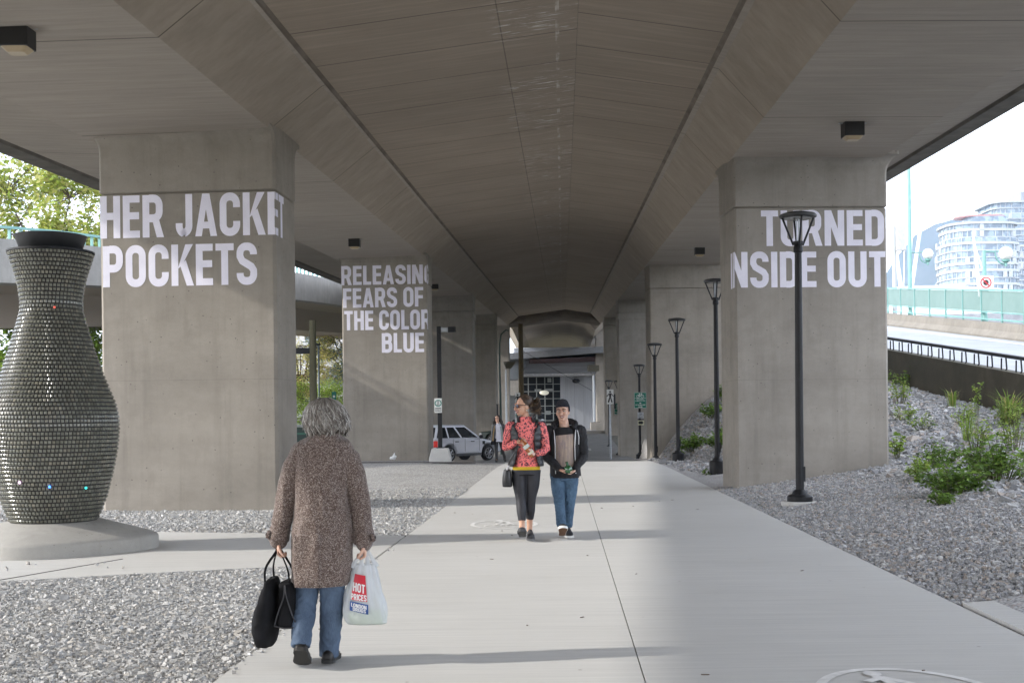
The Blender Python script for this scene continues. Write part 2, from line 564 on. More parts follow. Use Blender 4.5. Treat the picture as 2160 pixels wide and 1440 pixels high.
def text_polys(s, gap=0.075, space=0.26):
    """flat polygons of a line of capitals of height 1 -> (list of (poly, layer)), width"""
    x, out = 0.0, []
    for ch in s:
        if ch == ' ':
            x += space
            continue
        w, ss = GL[ch]
        for li, (k, pts) in enumerate(ss):
            if k == 'Q':
                out.append(([(x + p[0], p[1]) for p in pts], li))
            else:
                P = [Vector((x + p[0], p[1])) for p in pts]
                Q = [P[0]]
                for p in P[1:]:
                    if (p - Q[-1]).length > 1e-4:
                        Q.append(p)
                P = Q
                if k == 'C' and (P[0] - P[-1]).length < 1e-4:
                    P.pop()
                m = len(P)
                L, R = [], []
                for i in range(m):
                    a = P[i - 1] if (i > 0 or k == 'C') else None
                    b = P[(i + 1) % m] if (i < m - 1 or k == 'C') else None
                    d = Vector((0, 0))
                    for u, v in ((a, P[i]), (P[i], b)):
                        if u is not None and v is not None:
                            d += (v - u).normalized()
                    d.normalize()
                    nn = Vector((-d.y, d.x)) * (GT / 2)
                    L.append(P[i] + nn)
                    R.append(P[i] - nn)
                for i in range(m if k == 'C' else m - 1):
                    j = (i + 1) % m
                    out.append(([tuple(L[i]), tuple(L[j]), tuple(R[j]), tuple(R[i])], li))
        x += w + gap
    return out, x - gap

def text_mesh(mb, s, x0, x1, z0, h, fn, cuts=(), layer=0.0008, m=0):
    """lay a line of text between x0..x1, fn(x, z, d) -> world point; cuts = x positions of folds"""
    polys, w = text_polys(s)
    k = (x1 - x0) / w
    b = bmesh.new()
    lay = b.verts.layers.float.new('d')
    for poly, li in polys:
        vs = []
        for p in poly:
            q = b.verts.new((x0 + p[0] * k, z0 + p[1] * h, 0))
            q[lay] = li * layer
            vs.append(q)
        try:
            b.faces.new(vs)
        except ValueError:
            pass
    for cx in cuts:
        bmesh.ops.bisect_plane(b, geom=b.verts[:] + b.edges[:] + b.faces[:], plane_co=(cx, 0, 0), plane_no=(1, 0, 0))
    b.faces.ensure_lookup_table()
    for f in b.faces:
        cx = f.calc_center_median().x
        mb.add([fn(v.co.x, v.co.y, v[lay], cx) for v in f.verts], [tuple(range(len(f.verts)))], m)
    b.free()

# ------------------------------------------------------------------ the lie of the land
HD = 0.043                                        # the walk and the viaduct run this much to the right per metre
def prof(Y):
    return np.interp(Y, [-100, 36, 42, 50, 56, 66, 72, 80, 90, 100, 140, 9000], [0, 0, -.08, -.28, -.5, -.85, -.85, -.6, 0, .3, .3, .3])
def ramp_z(Y):
    return 2.4 + .115 * (np.asarray(Y, float) - 30)
def bank(X, Y):
    X = np.asarray(X, float); Y = np.asarray(Y, float)
    pe = HD * Y + 3.07
    toe = np.interp(Y, [0, 16, 24, 30, 38, 46, 60], [7.2, 6.7, 7.4, 6.7, 5.95, 5.8, 6.4])
    zt = .13 * np.clip(X - pe, 0, None).clip(0, np.maximum(toe - pe, 0)) * np.interp(Y, [26, 36], [1, .35])
    Hw = np.maximum(ramp_z(Y) - 1.0 - prof(Y), zt + .15)
    t = np.clip((X - toe) / (12.9 - toe), 0, 1)
    p = np.interp(Y, [24, 40], [1.25, 3.0])
    return prof(Y) + zt + (Hw - zt) * (1 - (1 - t) ** p)

def grid_sheet(name, mat, xs, ys, zf, parent=None, smooth=True):
    V, F = [], []
    nx, ny = len(xs(ys[0])), len(ys)
    for y in ys:
        for x in xs(y):
            V.append((x, y, float(zf(x, y))))
    for i in range(ny - 1):
        for j in range(nx - 1):
            a = i * nx + j
            F.append((a, a + 1, a + nx + 1, a + nx))
    mb = MB()
    mb.add(V, F)
    return struct(mb.build(name, mat, parent, 180 if smooth else 0, recalc=False))

# ------------------------------------------------------------------ shared materials
M = {}
M['pier'] = concrete('pier concrete', (.345, .312, .268), (.275, .248, .212), (0, 0, 0), 0.8, 2.44, stain=.5)
M['pier2'] = concrete('pier concrete grey', (.35, .322, .285), (.28, .256, .225), (0, 0, 0), 0.8, 2.44, stain=.5)
M['path'] = None
M['white_paint'] = plain('lettering white', (.82, .80, .90), .55, (.74, .72, .82), 3)
M['black_metal'] = plain('black painted metal', (.009, .009, .010), .5, (.014, .014, .016), 8, spec=.3)
M['steel'] = plain('galvanised steel', (.42, .44, .46), .4, (.32, .34, .36), 12, metal=.7)
M['aqua'] = plain('aqua painted steel', (.15, .32, .30), .45, (.18, .35, .32), 5)
M['globe'] = plain('white glass globe', (.85, .85, .83), .2, (.8, .8, .78), 3)
M['glass_dark'] = plain('dark window glass', (.012, .014, .016), .05, (.02, .023, .025), 1.2, spec=.5)
M['sign_white'] = plain('white sign sheet', (.75, .76, .74), .45)
M['sign_green'] = plain('green sign sheet', (.0, .16, .10), .45, (.0, .14, .09))
M['sign_black'] = plain('black sign paint', (.01, .01, .01), .5)
M['sign_red'] = plain('red sign paint', (.5, .02, .03), .5)
M['leaf'] = attrmat('leaves', .55, .35, .4, (1.5, 1.45, 1.3))
M['bark'] = plain('bark', (.12, .09, .065), .9, (.07, .055, .04), 14, .5, 40, sc=(1, 1, .25))
M['stone'] = attrmat('crushed stone', .9, .25, 0, (1, 1, 1), .35)

def path_material():
    m, nt, p = newmat('brushed path concrete')
    v = mapped(nt)
    c = mixc(nt, maprange(nt, noi(nt, v, .35, 5, .6), .35, .65), (.585, .575, .55), (.535, .525, .50))
    br = noi(nt, mapped(nt, 'Object', (.7, 26, 1)), 1.0, 7, .7)
    c = mixc(nt, maprange(nt, br, .38, .72, 0, .6), c, (.40, .395, .385))
    br2 = noi(nt, mapped(nt, 'Object', (.35, 5.0, 1)), 1.0, 5, .65)
    c = mixc(nt, maprange(nt, br2, .5, .75, 0, .3), c, (.43, .425, .41))
    c = mixc(nt, maprange(nt, noi(nt, v, 1.4, 6, .7), .6, .8, 0, .3), c, (.40, .385, .355))
    vo = nd(nt, 'ShaderNodeTexVoronoi', {'Vector': v, 'Scale': 2.2})
    sp = mth(nt, 'LESS_THAN', vo.outputs['Distance'], .03)
    c = mixc(nt, mth(nt, 'MULTIPLY', sp, .5), c, (.15, .12, .09))
    nt.links.new(c, p.inputs['Base Color'])
    p.inputs['Roughness'].default_value = .8
    p.inputs['Specular IOR Level'].default_value = .35
    b = nd(nt, 'ShaderNodeBump', {'Height': br, 'Strength': .35, 'Distance': .006})
    nt.links.new(b.outputs[0], p.inputs['Normal'])
    return m
M['path'] = path_material()

def gravel_material(name, cols, scale):
    m, nt, p = newmat(name)
    v = mapped(nt)
    vo = nd(nt, 'ShaderNodeTexVoronoi', {'Vector': v, 'Scale': scale, 'Randomness': 1.0})
    r = nd(nt, 'ShaderNodeValToRGB', {'Fac': nd(nt, 'ShaderNodeSeparateColor', {0: vo.outputs['Color']}).outputs[0]})
    e = r.color_ramp.elements
    e[0].color, e[1].color = c4(cols[0]), c4(cols[-1])
    for i, cc in enumerate(cols[1:-1]):
        x = e.new((i + 1) / (len(cols) - 1))
        x.color = c4(cc)
    edge = maprange(nt, vo.outputs['Distance'], .35, .75)
    c = mixc(nt, mth(nt, 'MULTIPLY', edge, .6), r.outputs[0], (.08, .075, .07))
    c = mixc(nt, maprange(nt, noi(nt, v, .8, 4), .45, .7, 0, .25), c, (.2, .18, .155))
    nt.links.new(c, p.inputs['Base Color'])
    p.inputs['Roughness'].default_value = .9
    h = mth(nt, 'SUBTRACT', 1.0, vo.outputs['Distance'])
    b = nd(nt, 'ShaderNodeBump', {'Height': h, 'Strength': .9, 'Distance': .6 / scale})
    nt.links.new(b.outputs[0], p.inputs['Normal'])
    return m
GCOL = [(.28, .275, .27), (.56, .55, .53), (.42, .42, .42), (.68, .67, .65), (.48, .45, .41), (.36, .365, .38)]
M['gravel'] = gravel_material('light gravel', GCOL, 26)
GCOLR = [(.30, .30, .31), (.52, .51, .505), (.41, .42, .44), (.58, .57, .57), (.48, .42, .38), (.37, .375, .39)]
M['gravel_r'] = gravel_material('grey gravel', GCOLR, 34)
M['rubble'] = gravel_material('broken rock', [(.16, .165, .17), (.34, .34, .34), (.25, .255, .265), (.42, .42, .42), (.29, .27, .25)], 9)
M['asphalt'] = plain('asphalt', (.16, .155, .15), .85, (.2, .195, .185), 1.5, .3, 120)
M['ramp_road'] = plain('pale worn asphalt', (.27, .28, .30), .8, (.31, .32, .33), 1.0, .1, 80)
M['ground'] = plain('rough grass and earth', (.10, .10, .07), .95, (.14, .13, .10), .6)

# ------------------------------------------------------------------ ground, walk, gravel, road
grid_sheet('ground', M['ground'], lambda y: [-1250, -900, -120, -40, -14, 0, 14, 40, 120, 900, 2250],
           [-110, -20, 0, 20, 36, 42, 50, 56, 66, 72, 80, 90, 100, 140, 300, 900, 2100], lambda x, y: prof(y) - .22)
yl = list(np.arange(-8, 44, 1.0))
def walk(name, u0, u1, y1):
    mb = MB()
    ys = [y for y in np.arange(-8, y1 + .01, 1.0)]
    for i in range(len(ys) - 1):
        a, b = ys[i], ys[i + 1]
        q = [(u0 + HD * a, a), (u1 + HD * a, a), (u1 + HD * b, b), (u0 + HD * b, b)]
        z = [float(prof(p[1])) for p in q]
        o = len(mb.v)
        mb.add([(p[0], p[1], zz) for p, zz in zip(q, z)] + [(p[0], p[1], zz - .12) for p, zz in zip(q, z)],
               [(0, 1, 2, 3), (0, 3, 7, 4), (1, 5, 6, 2)] + ([(0, 4, 5, 1)] if i == 0 else []) + ([(3, 2, 6, 7)] if i == len(ys) - 2 else []))
    return struct(mb.build(name, M['path'], recalc=False))
walk('path', -2.03, 0.445, 42)
walk('path', 0.453, 3.07, 42)
# side path that carries the urn
mb = MB()
arm = [(-12, 9.4), (-4.95, 11.33), (-3.3, 11.95), (-1.53, 12.5), (-1.40, 15.3), (-2.2, 15.62), (-3.0, 15.78), (-4.83, 16.25), (-6.5, 16.9), (-12, 18.5)]
mb.prism(arm, lambda x, y: (x, y, -.12), lambda x, y: (x, y, -.004))
struct(mb.build('side_path', M['path']))
mb = MB()
mb.prism([(-5.0, 11.3), (-4.985, 11.3), (-4.3, 13.05), (-4.315, 13.05)], lambda x, y: (x, y, -.006), lambda x, y: (x, y, .0005))
struct(mb.build('path_joint', plain('joint dirt', (.08, .075, .07), .9)))
# corner apron on the right of the walk
mb = MB()
mb.prism([(3.52, 9.3), (7.0, 10.4), (7.0, 6.0), (3.40, 6.0)], lambda x, y: (x, y, -.1), lambda x, y: (x, y, .012))
struct(mb.build('side_path', M['path']))

grid_sheet('gravel_bed', M['gravel'], lambda y: [-16 + HD * y, -9, -6, -4, -3, -2.02 + HD * y], [float(v) for v in np.arange(-8, 43, 2.0)],
           lambda x, y: prof(y) - .03 + (.14 if x < -1 else .05) * float(np.clip((y - 21) / 14, 0, 1)) * (1 if x < -2.1 + HD * y - .2 else 0))
grid_sheet('gravel_bed', M['gravel_r'], lambda y: list(np.linspace(3.06 + HD * y, 9.0, 24)) + list(np.linspace(9.4, 13.0, 8)),
           [float(v) for v in np.arange(6, 62, 1.0)], lambda x, y: bank(x, y) - .03)
grid_sheet('road', M['asphalt'], lambda y: [-70, -30, -14, -8, -4, 0, 4, 5.5 + HD * y * .5], [42, 46, 50, 56, 61, 66, 69, 72, 76, 80, 85, 90, 95, 100, 112, 124],
           lambda x, y: prof(y) - .05)
# kerb at the foot of the far pavement and painted crossing bars
mb = MB()
mb.bx(-30, 12, 96.5, 96.9, .1, .38)
struct(mb.build('kerb', M['pier2']))
mb = MB()
for i in range(3):
    y0 = 78 + i * 4.2
    for dx in (0, ):
        mb.add([(4.2, y0, float(prof(y0)) - .035), (5.2, y0, float(prof(y0)) - .035), (5.3, y0 + 2.2, float(prof(y0 + 2.2)) - .035), (4.3, y0 + 2.2, float(prof(y0 + 2.2)) - .035)], [(0, 1, 2, 3)])
mb.add([(-6, 69.6, -.885), (6, 69.6, -.885), (6, 69.9, -.885), (-6, 69.9, -.885)], [(0, 1, 2, 3)])
struct(mb.build('road_marking', plain('worn road paint', (.42, .42, .40), .8)))
mb = MB()
for i in range(24):
    a, b = 10.5 - 0 + i * 0, 0
mb.tube([(-8, 39.2, .09), (-4, 38.9, .07), (-1.2, 38.6, .05)], .04, 6)
struct(mb.build('edging', plain('dark edging', (.09, .085, .08), .9)))

# loose stones (numpy): jittered boxes
CUBE_V = np.array([(-1, -1, -1), (1, -1, -1), (1, 1, -1), (-1, 1, -1), (-1, -1, 1), (1, -1, 1), (1, 1, 1), (-1, 1, 1)], float)
CUBE_F = np.array([(3, 2, 1, 0), (4, 5, 6, 7), (0, 1, 5, 4), (1, 2, 6, 5), (2, 3, 7, 6), (3, 0, 4, 7)])
CUBE_T = np.concatenate([CUBE_F[:, [0, 1, 2]], CUBE_F[:, [0, 2, 3]]])
def stones(name, label, P, size, pal, sink=.35):
    n = len(P)
    S = size[:, None] * RNG.uniform(.55, 1.15, (n, 3)) * np.array([1, .85, .62]) * .5
    v = CUBE_V[None] * (1 + RNG.uniform(-.62, .35, (n, 8, 3))) * S[:, None, :]
    a = RNG.uniform(0, 2 * np.pi, (n, 3)) * np.array([.25, .25, 1])
    ca, sa = np.cos(a), np.sin(a)
    Rz = np.zeros((n, 3, 3)); Rz[:, 0, 0] = ca[:, 2]; Rz[:, 0, 1] = -sa[:, 2]; Rz[:, 1, 0] = sa[:, 2]; Rz[:, 1, 1] = ca[:, 2]; Rz[:, 2, 2] = 1
    Rx = np.zeros((n, 3, 3)); Rx[:, 0, 0] = 1; Rx[:, 1, 1] = ca[:, 0]; Rx[:, 1, 2] = -sa[:, 0]; Rx[:, 2, 1] = sa[:, 0]; Rx[:, 2, 2] = ca[:, 0]
    v = np.einsum('nij,nkj->nki', Rz @ Rx, v) + P[:, None, :]
    v[:, :, 2] += (S[:, 2] * (1 - sink))[:, None]
    F = (CUBE_T[None] + (np.arange(n) * 8)[:, None, None]).reshape(-1, 3)
    c = np.array(pal)[RNG.integers(0, len(pal), n)] * RNG.uniform(.78, 1.06, (n, 1))
    me = mesh_np(name, v.reshape(-1, 3), F, np.repeat(c, 8, 0))
    return stuff(link(name, me, M['stone']), label, 'gravel')

def scatter(n, x0, x1, y0, y1, keep, zf):
    X = RNG.uniform(x0, x1, n); Y = RNG.uniform(y0, y1, n)
    k = keep(X, Y)
    X, Y = X[k], Y[k]
    return np.stack([X, Y, zf(X, Y)], 1)
def arm_out(X, Y):
    lo = np.interp(X, [-12, -4.95, -3.3, -1.53], [9.4, 11.33, 11.95, 12.5])
    hi = np.interp(X, [-12, -6.5, -4.83, -3, -2.2, -1.4], [18.5, 16.9, 16.25, 15.78, 15.62, 15.3])
    return (Y < lo) | (Y > hi)
PALL = [(.46, .455, .445), (.58, .575, .56), (.66, .65, .635), (.52, .515, .51), (.54, .51, .47), (.41, .41, .41), (.61, .60, .585)]
PALR = [(.38, .385, .39), (.52, .52, .52), (.60, .595, .59), (.43, .435, .455), (.50, .445, .40), (.31, .315, .33)]
p1 = scatter(185000, -5.4, -1.5, 5.4, 12.6, lambda X, Y: (X < -2.03 + HD * Y + .03 * np.sin(Y * 9)) & arm_out(X, Y) & (X > -.5 * Y - .3), lambda X, Y: 0 * X - .025)
p2 = scatter(110000, -9.0, -.6, 15.2, 25, lambda X, Y: (X < -2.03 + HD * Y) & arm_out(X, Y) & (X > -.48 * Y), lambda X, Y: 0 * X - .02 + .14 * np.clip((Y - 21) / 14, 0, 1))
P = np.concatenate([p1, p2])
stones('gravel', 'pale crushed gravel left of the concrete walk', P, np.concatenate([RNG.gamma(6, .0035, len(p1)), RNG.gamma(7, .0038, len(p2))]), PALL)
p1 = scatter(100000, 3.4, 9.0, 8.6, 24.5, lambda X, Y: (X > 3.09 + HD * Y) & (X < .45 * Y) & ~((X < 7) & (Y < 9.3 + (X - 3.5) * .31)) & (X < np.interp(Y, [8, 16, 24], [7.2, 6.9, 7.6])), lambda X, Y: bank(X, Y) - .025)
stones('gravel', 'fine grey gravel right of the concrete walk', p1, RNG.gamma(9, .0032, len(p1)), PALR)
def rockband(X, Y):
    toe = np.interp(Y, [0, 16, 24, 30, 38, 46, 60], [7.0, 6.5, 7.1, 5.2, 5.0, 5.3, 6.2])
    return (X > toe + RNG.normal(0, .25, len(X))) & (X < .46 * Y + .4) & (X > 3.25 + HD * Y)
p1 = scatter(60000, 4.6, 12.85, 14, 47, rockband, lambda X, Y: bank(X, Y) - .04)
stones('rubble', 'broken grey rocks heaped on the bank below the ramp wall', p1, RNG.gamma(2.6, .019, len(p1)) + .028, [tuple(.92 * q for q in c) for c in PALR], .5)
p1 = scatter(700, -2.6, -1.3, 6, 14, lambda X, Y: (X > -2.05 + HD * Y) & (X < -2.0 + HD * Y + RNG.exponential(.05, len(X))), lambda X, Y: 0 * X)
p2 = scatter(16, -6.5, -4, 11.4, 13, lambda X, Y: ~arm_out(X, Y), lambda X, Y: 0 * X)
P = np.concatenate([p1, p2])
stones('gravel', 'stray pebbles kicked onto the concrete paving', P, RNG.gamma(6, .004, len(P)), PALL, .0)

mb = MB()
for i in range(30):
    y_ = 5.6 + 26 * RNG.random() ** 1.6
    u_ = RNG.uniform(-1.9, 3.0)
    if .40 < u_ < .50:
        continue
    l_ = RNG.uniform(.015, .05)
    mb.obox((u_ + HD * y_, y_, .006), (l_, RNG.uniform(.004, .012), .005), RNG.uniform(0, 3.14))
stuff(mb.build('litter', plain('dry twigs', (.11, .075, .05), .9)), 'dry twigs and leaf scraps scattered on the concrete walk', 'litter')
# painted walk-and-cycle symbols on the path
def ring_poly(mb, cx, cy, rx, ry, w, z, n=48):
    vs, fs = [], []
    for k in range(n):
        a = 2 * math.pi * k / n
        vs += [(cx + rx * math.cos(a), cy + ry * math.sin(a), z), (cx + (rx - w) * math.cos(a), cy + (ry - w) * math.sin(a), z)]
    for k in range(n):
        j = (k + 1) % n
        fs.append((2 * k, 2 * j, 2 * j + 1, 2 * k + 1))
    mb.add(vs, fs)
def flat_line(mb, pts, w, z):
    for (a, b) in zip(pts[:-1], pts[1:]):
        A, B = Vector(a), Vector(b)
        d = (B - A).normalized()
        nn = Vector((-d.y, d.x)) * w / 2
        A -= d * w * .2; B += d * w * .2
        mb.add([(A + nn).to_3d() + Vector((0, 0, z)), (A - nn).to_3d() + Vector((0, 0, z)), (B - nn).to_3d() + Vector((0, 0, z)), (B + nn).to_3d() + Vector((0, 0, z))], [(0, 1, 2, 3)])
        z += .0004
def walk_symbol(cx, cy, rx, ry, label):
    mb = MB()
    z = .004
    ring_poly(mb, cx, cy, rx, ry, .06, z)
    def q(x, y):
        return (cx + x * rx, cy + y * ry)
    ring_poly(mb, *q(-.14, .78), .05, .07, .05, z + .003)
    for i, pts in enumerate(([(-.14, .66), (-.05, .38)], [(-.3, .5), (-.1, .62), (.12, .42)], [(-.05, .38), (-.22, .05)], [(-.05, .38), (.12, .25), (.14, .02)])):
        flat_line(mb, [q(*p) for p in pts], .06, z + .004 + i * .002)
    for i, bx in enumerate((-.32, .3)):
        ring_poly(mb, *q(bx, -.4), .13, .19, .025, z + .002 + i * .001)
    for i, pts in enumerate(([(-.32, -.4), (-.1, -.1), (.18, -.1), (.0, -.42), (-.1, -.1)], [(.3, -.4), (.16, -.02)], [(-.18, -.04), (-.04, -.04)])):
        flat_line(mb, [q(*p) for p in pts], .03, z + .013 + i * .003)
    return tag(mb.build('path_marking', plain('worn white path paint', (.86, .85, .83), .8, (.62, .61, .59), 9), recalc=False), label, 'road marking', 'walk and cycle symbols painted on the path')
walk_symbol(2.13, 6.25, .52, .74, 'white painted oval walk and cycle symbol in shade at the near right')
walk_symbol(-.13, 16.75, .48, .7, 'white painted oval walk and cycle symbol in sun beside the strolling couple')
# ------------------------------------------------------------------ viaduct decks
def haunch(Y, Yp, L):
    return 0.0
def grade(Y):
    return .040 * (Y - 20.6)
A_, B_ = (.335, .280, .224), (.265, .222, .178)
M['slab'] = soffit_mat('slab soffit', A_, B_, True)
M['web'] = soffit_mat('web concrete', (.37, .318, .262), (.315, .27, .222), False, period=5.5, off=1.1, streakx=1.4, streaky=2.2)
M['soffit'] = soffit_mat('girder soffit', (.37, .33, .285), (.315, .28, .242), False, period=5.5, off=1.1, streakx=.6, streaky=8)
M['lip'] = plain('dark stained joint', (.2, .17, .14), .9, (.11, .09, .07), 1.5)
M['fascia'] = plain('weathered fascia', (.13, .118, .10), .9, (.08, .072, .06), 2.2, sc=(1, 1, 4))
YS = [float(y) for y in np.arange(-30, 107.1, 1.0)]

def deck(name, label, prof_fn, mats):
    """prof_fn(Y) -> list of (u, z) joined in order; mats = material index per strip; closed by the top"""
    root = thing(name, label, 'bridge', (0, 0, 0))
    strips = len(mats)
    groups = {}
    for s, (pname, mm) in enumerate(mats):
        groups.setdefault(pname, []).append((s, mm))
    for pname, ss in groups.items():
        mb = MB()
        mb.uv = []
        for s, mm in ss:
            o = len(mb.v)
            for Y in YS:
                pr = prof_fn(Y)
                for k in (s, s + 1):
                    u, z = pr[k]
                    mb.add([(u + HD * Y, Y, z)], [])
                    L = 0 if k == s else math.hypot(pr[s + 1][0] - pr[s][0], pr[s + 1][1] - pr[s][1])
                    mb.uv.append((u if pname == 'slab' else pr[s][0] + L, Y))
            for i in range(len(YS) - 1):
                a = o + 2 * i
                mb.f.append((a, a + 1, a + 3, a + 2))
                mb.m.append(0)
        mb.build(pname, ss[0][1], root, 30, recalc=False)
    return root

def left_prof(Y):
    g = grade(Y)
    return [(.298, 8.15 + g), (-11.87, 7.5 + g), (-11.87, 7.06 + g), (-11.35, 7.06 + g), (-11.3, 7.12 + g), (-8.55, 7.0 + g), (-8.03, 6.34 + g), (-4.87, 6.42 + g),
            (-3.99, 7.13 + g), (-3.93, 7.15 + g), (-3.915, 7.185 + g), (-3.88, 7.215 + g), (.298, 7.77 + g), (.298, 8.15 + g)]
LM = [('deck_top', M['asphalt']), ('fascia', M['fascia']), ('fascia', M['fascia']), ('fascia', M['fascia']), ('wing', M['soffit']), ('outer_web', M['web']), ('soffit', M['soffit']),
      ('inner_web', M['web']), ('drip_lip', M['soffit']), ('drip_joint', M['lip']), ('drip_joint', M['lip']), ('slab', M['slab']), ('deck_edge', M['fascia'])]
deck('viaduct_deck', 'left half of the brown concrete viaduct overhead, white mineral streaks along its edge', left_prof, LM)
M['slab_r'] = soffit_mat('slab soffit right', A_, B_, True, u0=4.9, u1=.75, off=.9)
def right_prof(Y):
    g = grade(Y)
    return [(.302, 8.15 + g), (.302, 7.765 + g), (2.52, 7.43 + g), (2.56, 7.42 + g), (2.59, 7.37 + g), (2.69, 7.34 + g), (3.43, 6.52 + g), (6.44, 6.5 + g), (6.95, 7.2 + g), (8.24, 7.3 + g), (8.28, 7.24 + g), (8.72, 7.24 + g),
            (8.72, 7.62 + g), (.302, 8.15 + g)]
RM = [('deck_edge', M['fascia']), ('slab', M['slab_r']), ('drip_joint', M['lip']), ('drip_joint', M['lip']), ('drip_lip', M['soffit']), ('inner_web', M['web']), ('soffit', M['soffit']), ('outer_web', M['web']), ('wing', M['soffit']), ('fascia', M['fascia']),
      ('fascia', M['fascia']), ('fascia', M['fascia']), ('deck_top', M['asphalt'])]
deck('viaduct_deck', 'right half of the brown concrete viaduct overhead, open to white sky outside', right_prof, RM)

# far cross beam where the span ends, and the lower span beyond it
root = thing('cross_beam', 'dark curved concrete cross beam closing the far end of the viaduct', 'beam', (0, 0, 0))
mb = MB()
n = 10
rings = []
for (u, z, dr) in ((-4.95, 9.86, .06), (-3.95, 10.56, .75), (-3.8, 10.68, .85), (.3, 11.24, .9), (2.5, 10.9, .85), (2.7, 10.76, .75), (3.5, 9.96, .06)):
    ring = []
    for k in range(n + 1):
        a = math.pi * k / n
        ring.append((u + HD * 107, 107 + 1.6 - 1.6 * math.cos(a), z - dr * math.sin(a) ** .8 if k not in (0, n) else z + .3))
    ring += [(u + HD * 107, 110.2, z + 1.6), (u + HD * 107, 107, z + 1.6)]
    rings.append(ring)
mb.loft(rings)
mb.build('beam_body', plain('dark beam concrete', (.14, .12, .095), .9, (.09, .075, .06), 1.2, sc=(1, 1, 3)), root, 40)  # whole beam is a darker brown than the deck concrete
root = thing('viaduct_deck', 'pale far span of the viaduct seen beyond the dark cross beam', 'bridge', (0, 0, 0))
mb = MB()
sec = [(-6.2, 13.2), (-6.2, 11.3), (-4.6, 9.3), (-3.9, 10.1), (-1.2, 10.7), (1.0, 10.7), (2.3, 10.1), (3.1, 9.2), (5.2, 11.2), (5.2, 13.2)]
rings = [[(u + HD * Y, Y, z + dz) for u, z in sec] for Y, dz in ((110.3, .4), (124, .1), (150, -.3), (190, -.8))]
mb.loft(rings)
mb.build('span_body', concrete('pale soffit', (.36, .31, .25), (.31, .27, .22), (0, 0, 0), .1), root)

# ------------------------------------------------------------------ piers
def pier(label, X0, Y0, wdt, rot, zj, zs, zb, mat, lines=(), outer=-1, depth=1.3, R=.34, ledge=False):
    """front-left corner at (X0, Y0); rot turns the front about z; zj joint height, zs soffit height"""
    root = thing('bridge_pier', label, 'bridge pier', (X0, Y0, zb), rot, 'concrete piers carrying the viaduct')
    zj -= zb; zs -= zb
    r = .05
    def ring(z, e=0.0, eo=0.0, ei=0.0, inset=0.0):
        x0, x1 = (-eo if outer < 0 else -ei) + inset, wdt + (ei if outer < 0 else eo) - inset
        y0, y1 = -e + inset, depth + e - inset
        return [(x0 + r, y0, z), (x1 - r, y0, z), (x1, y0 + r, z), (x1, y1 - r, z), (x1 - r, y1, z), (x0 + r, y1, z), (x0, y1 - r, z), (x0, y0 + r, z)]
    mb = MB()
    mb.loft([ring(-1.2), ring(zj - .02), ring(zj, inset=.02)])
    mb.build('shaft', mat, root)
    mb = MB()
    rings = [ring(zj + .004, inset=.02), ring(zj + .03, inset=-.012)]
    rings.append(ring(zs - R, inset=-.012))
    for k in range(1, 8):
        a = rad(90 * k / 7)
        rings.append(ring(zs - R + R * math.sin(a), R * (1 - math.cos(a)) + .012, .4 * R * (1 - math.cos(a)) + .012, .012))
    rings.append(ring(zs + .07, R + .012, .4 * R + .012, .012))
    mb.loft(rings)
    mb.build('pier_head', mat, root, 35)
    if ledge:
        mb = MB()
        mb.loft([ring(zj - .42, inset=-.012), ring(zj - .40, inset=-.04), ring(zj - .1, inset=-.04), ring(zj - .08, inset=-.012)])
        mb.build('ledge', mat, root)
    def fold(x, z, d, cx):
        d = d + lift
        if cx > wdt:
            return (wdt + d, (x - wdt), z)
        if cx < 0:
            return (-d, -x, z)
        return (x, -d, z)
    for (s, x0, x1, z0, h) in lines:
        mb = MB()
        lift = .0165 if z0 - zb + h > zj else .0035
        text_mesh(mb, s, x0, x1, z0 - zb, h, fold, (0.0, wdt))
        o = mb.build('lettering', M['white_paint'], root, recalc=False)
    return root

# left row
LW = 3.05
pier('nearest left concrete pier lettered HER JACKET POCKETS behind the urn', -6.99, 20.2, LW, rad(-4.5), 5.38, 6.42, 0, M['pier'],
     [('HER JACKET', .01, 3.58, 4.63, .72), ('POCKETS', .05, 2.73, 3.80, .70)], -1)
pier('left concrete pier lettered RELEASING FEARS OF THE COLOR BLUE behind the grey haired woman', -6.0, 42.1, LW, rad(-4.0), 6.3, 7.27, 0, M['pier'],
     [('RELEASING', -.02, 3.34, 6.27, .68), ('FEARS OF', .05, 2.92, 5.47, .69), ('THE COLOR', .08, 3.2, 4.67, .69), ('BLUE', 1.42, 2.93, 3.86, .69)], -1, R=.28)
pier('unlettered left concrete pier behind the silver car, third in the row', -5.1, 64.2, LW, rad(-4), 7.3, 8.14, -.85, M['pier2'], outer=-1, ledge=True)
pier('narrow looking left concrete pier behind the dark haired woman, fourth in the row', -4.15, 86, LW, rad(-4), 8.3, 9.0, -.3, M['pier2'], outer=-1, ledge=True)
pier('farthest left concrete pier beside the wooden pole', -3.25, 107.5, LW, rad(-4), 9.2, 9.9, .2, M['pier2'], outer=-1, ledge=True)
pier('nearest right concrete pier lettered TURNED INSIDE OUT behind the first lamp', 4.50, 23.8, 3.12, rad(2.5), 5.66, 6.66, 0, M['pier2'],
     [('TURNED', .55, 3.06, 4.89, .715), ('INSIDE OUT', -.30, 3.08, 4.06, .715)], 1)
pier('right concrete pier with grey smudges behind the third lamp', 5.62, 48.0, 3.12, rad(1), 6.66, 7.62, -.6, M['pier'], outer=1)
pier('right concrete pier behind the green bicycle route sign', 6.52, 72, 3.12, rad(0), 7.8, 8.58, -1, M['pier2'], outer=1, ledge=True)
pier('right concrete pier beside the white pedestrian signal, fourth in the row', 7.55, 96, 3.12, rad(0), 8.9, 9.54, -.2, M['pier'], outer=1, ledge=True)
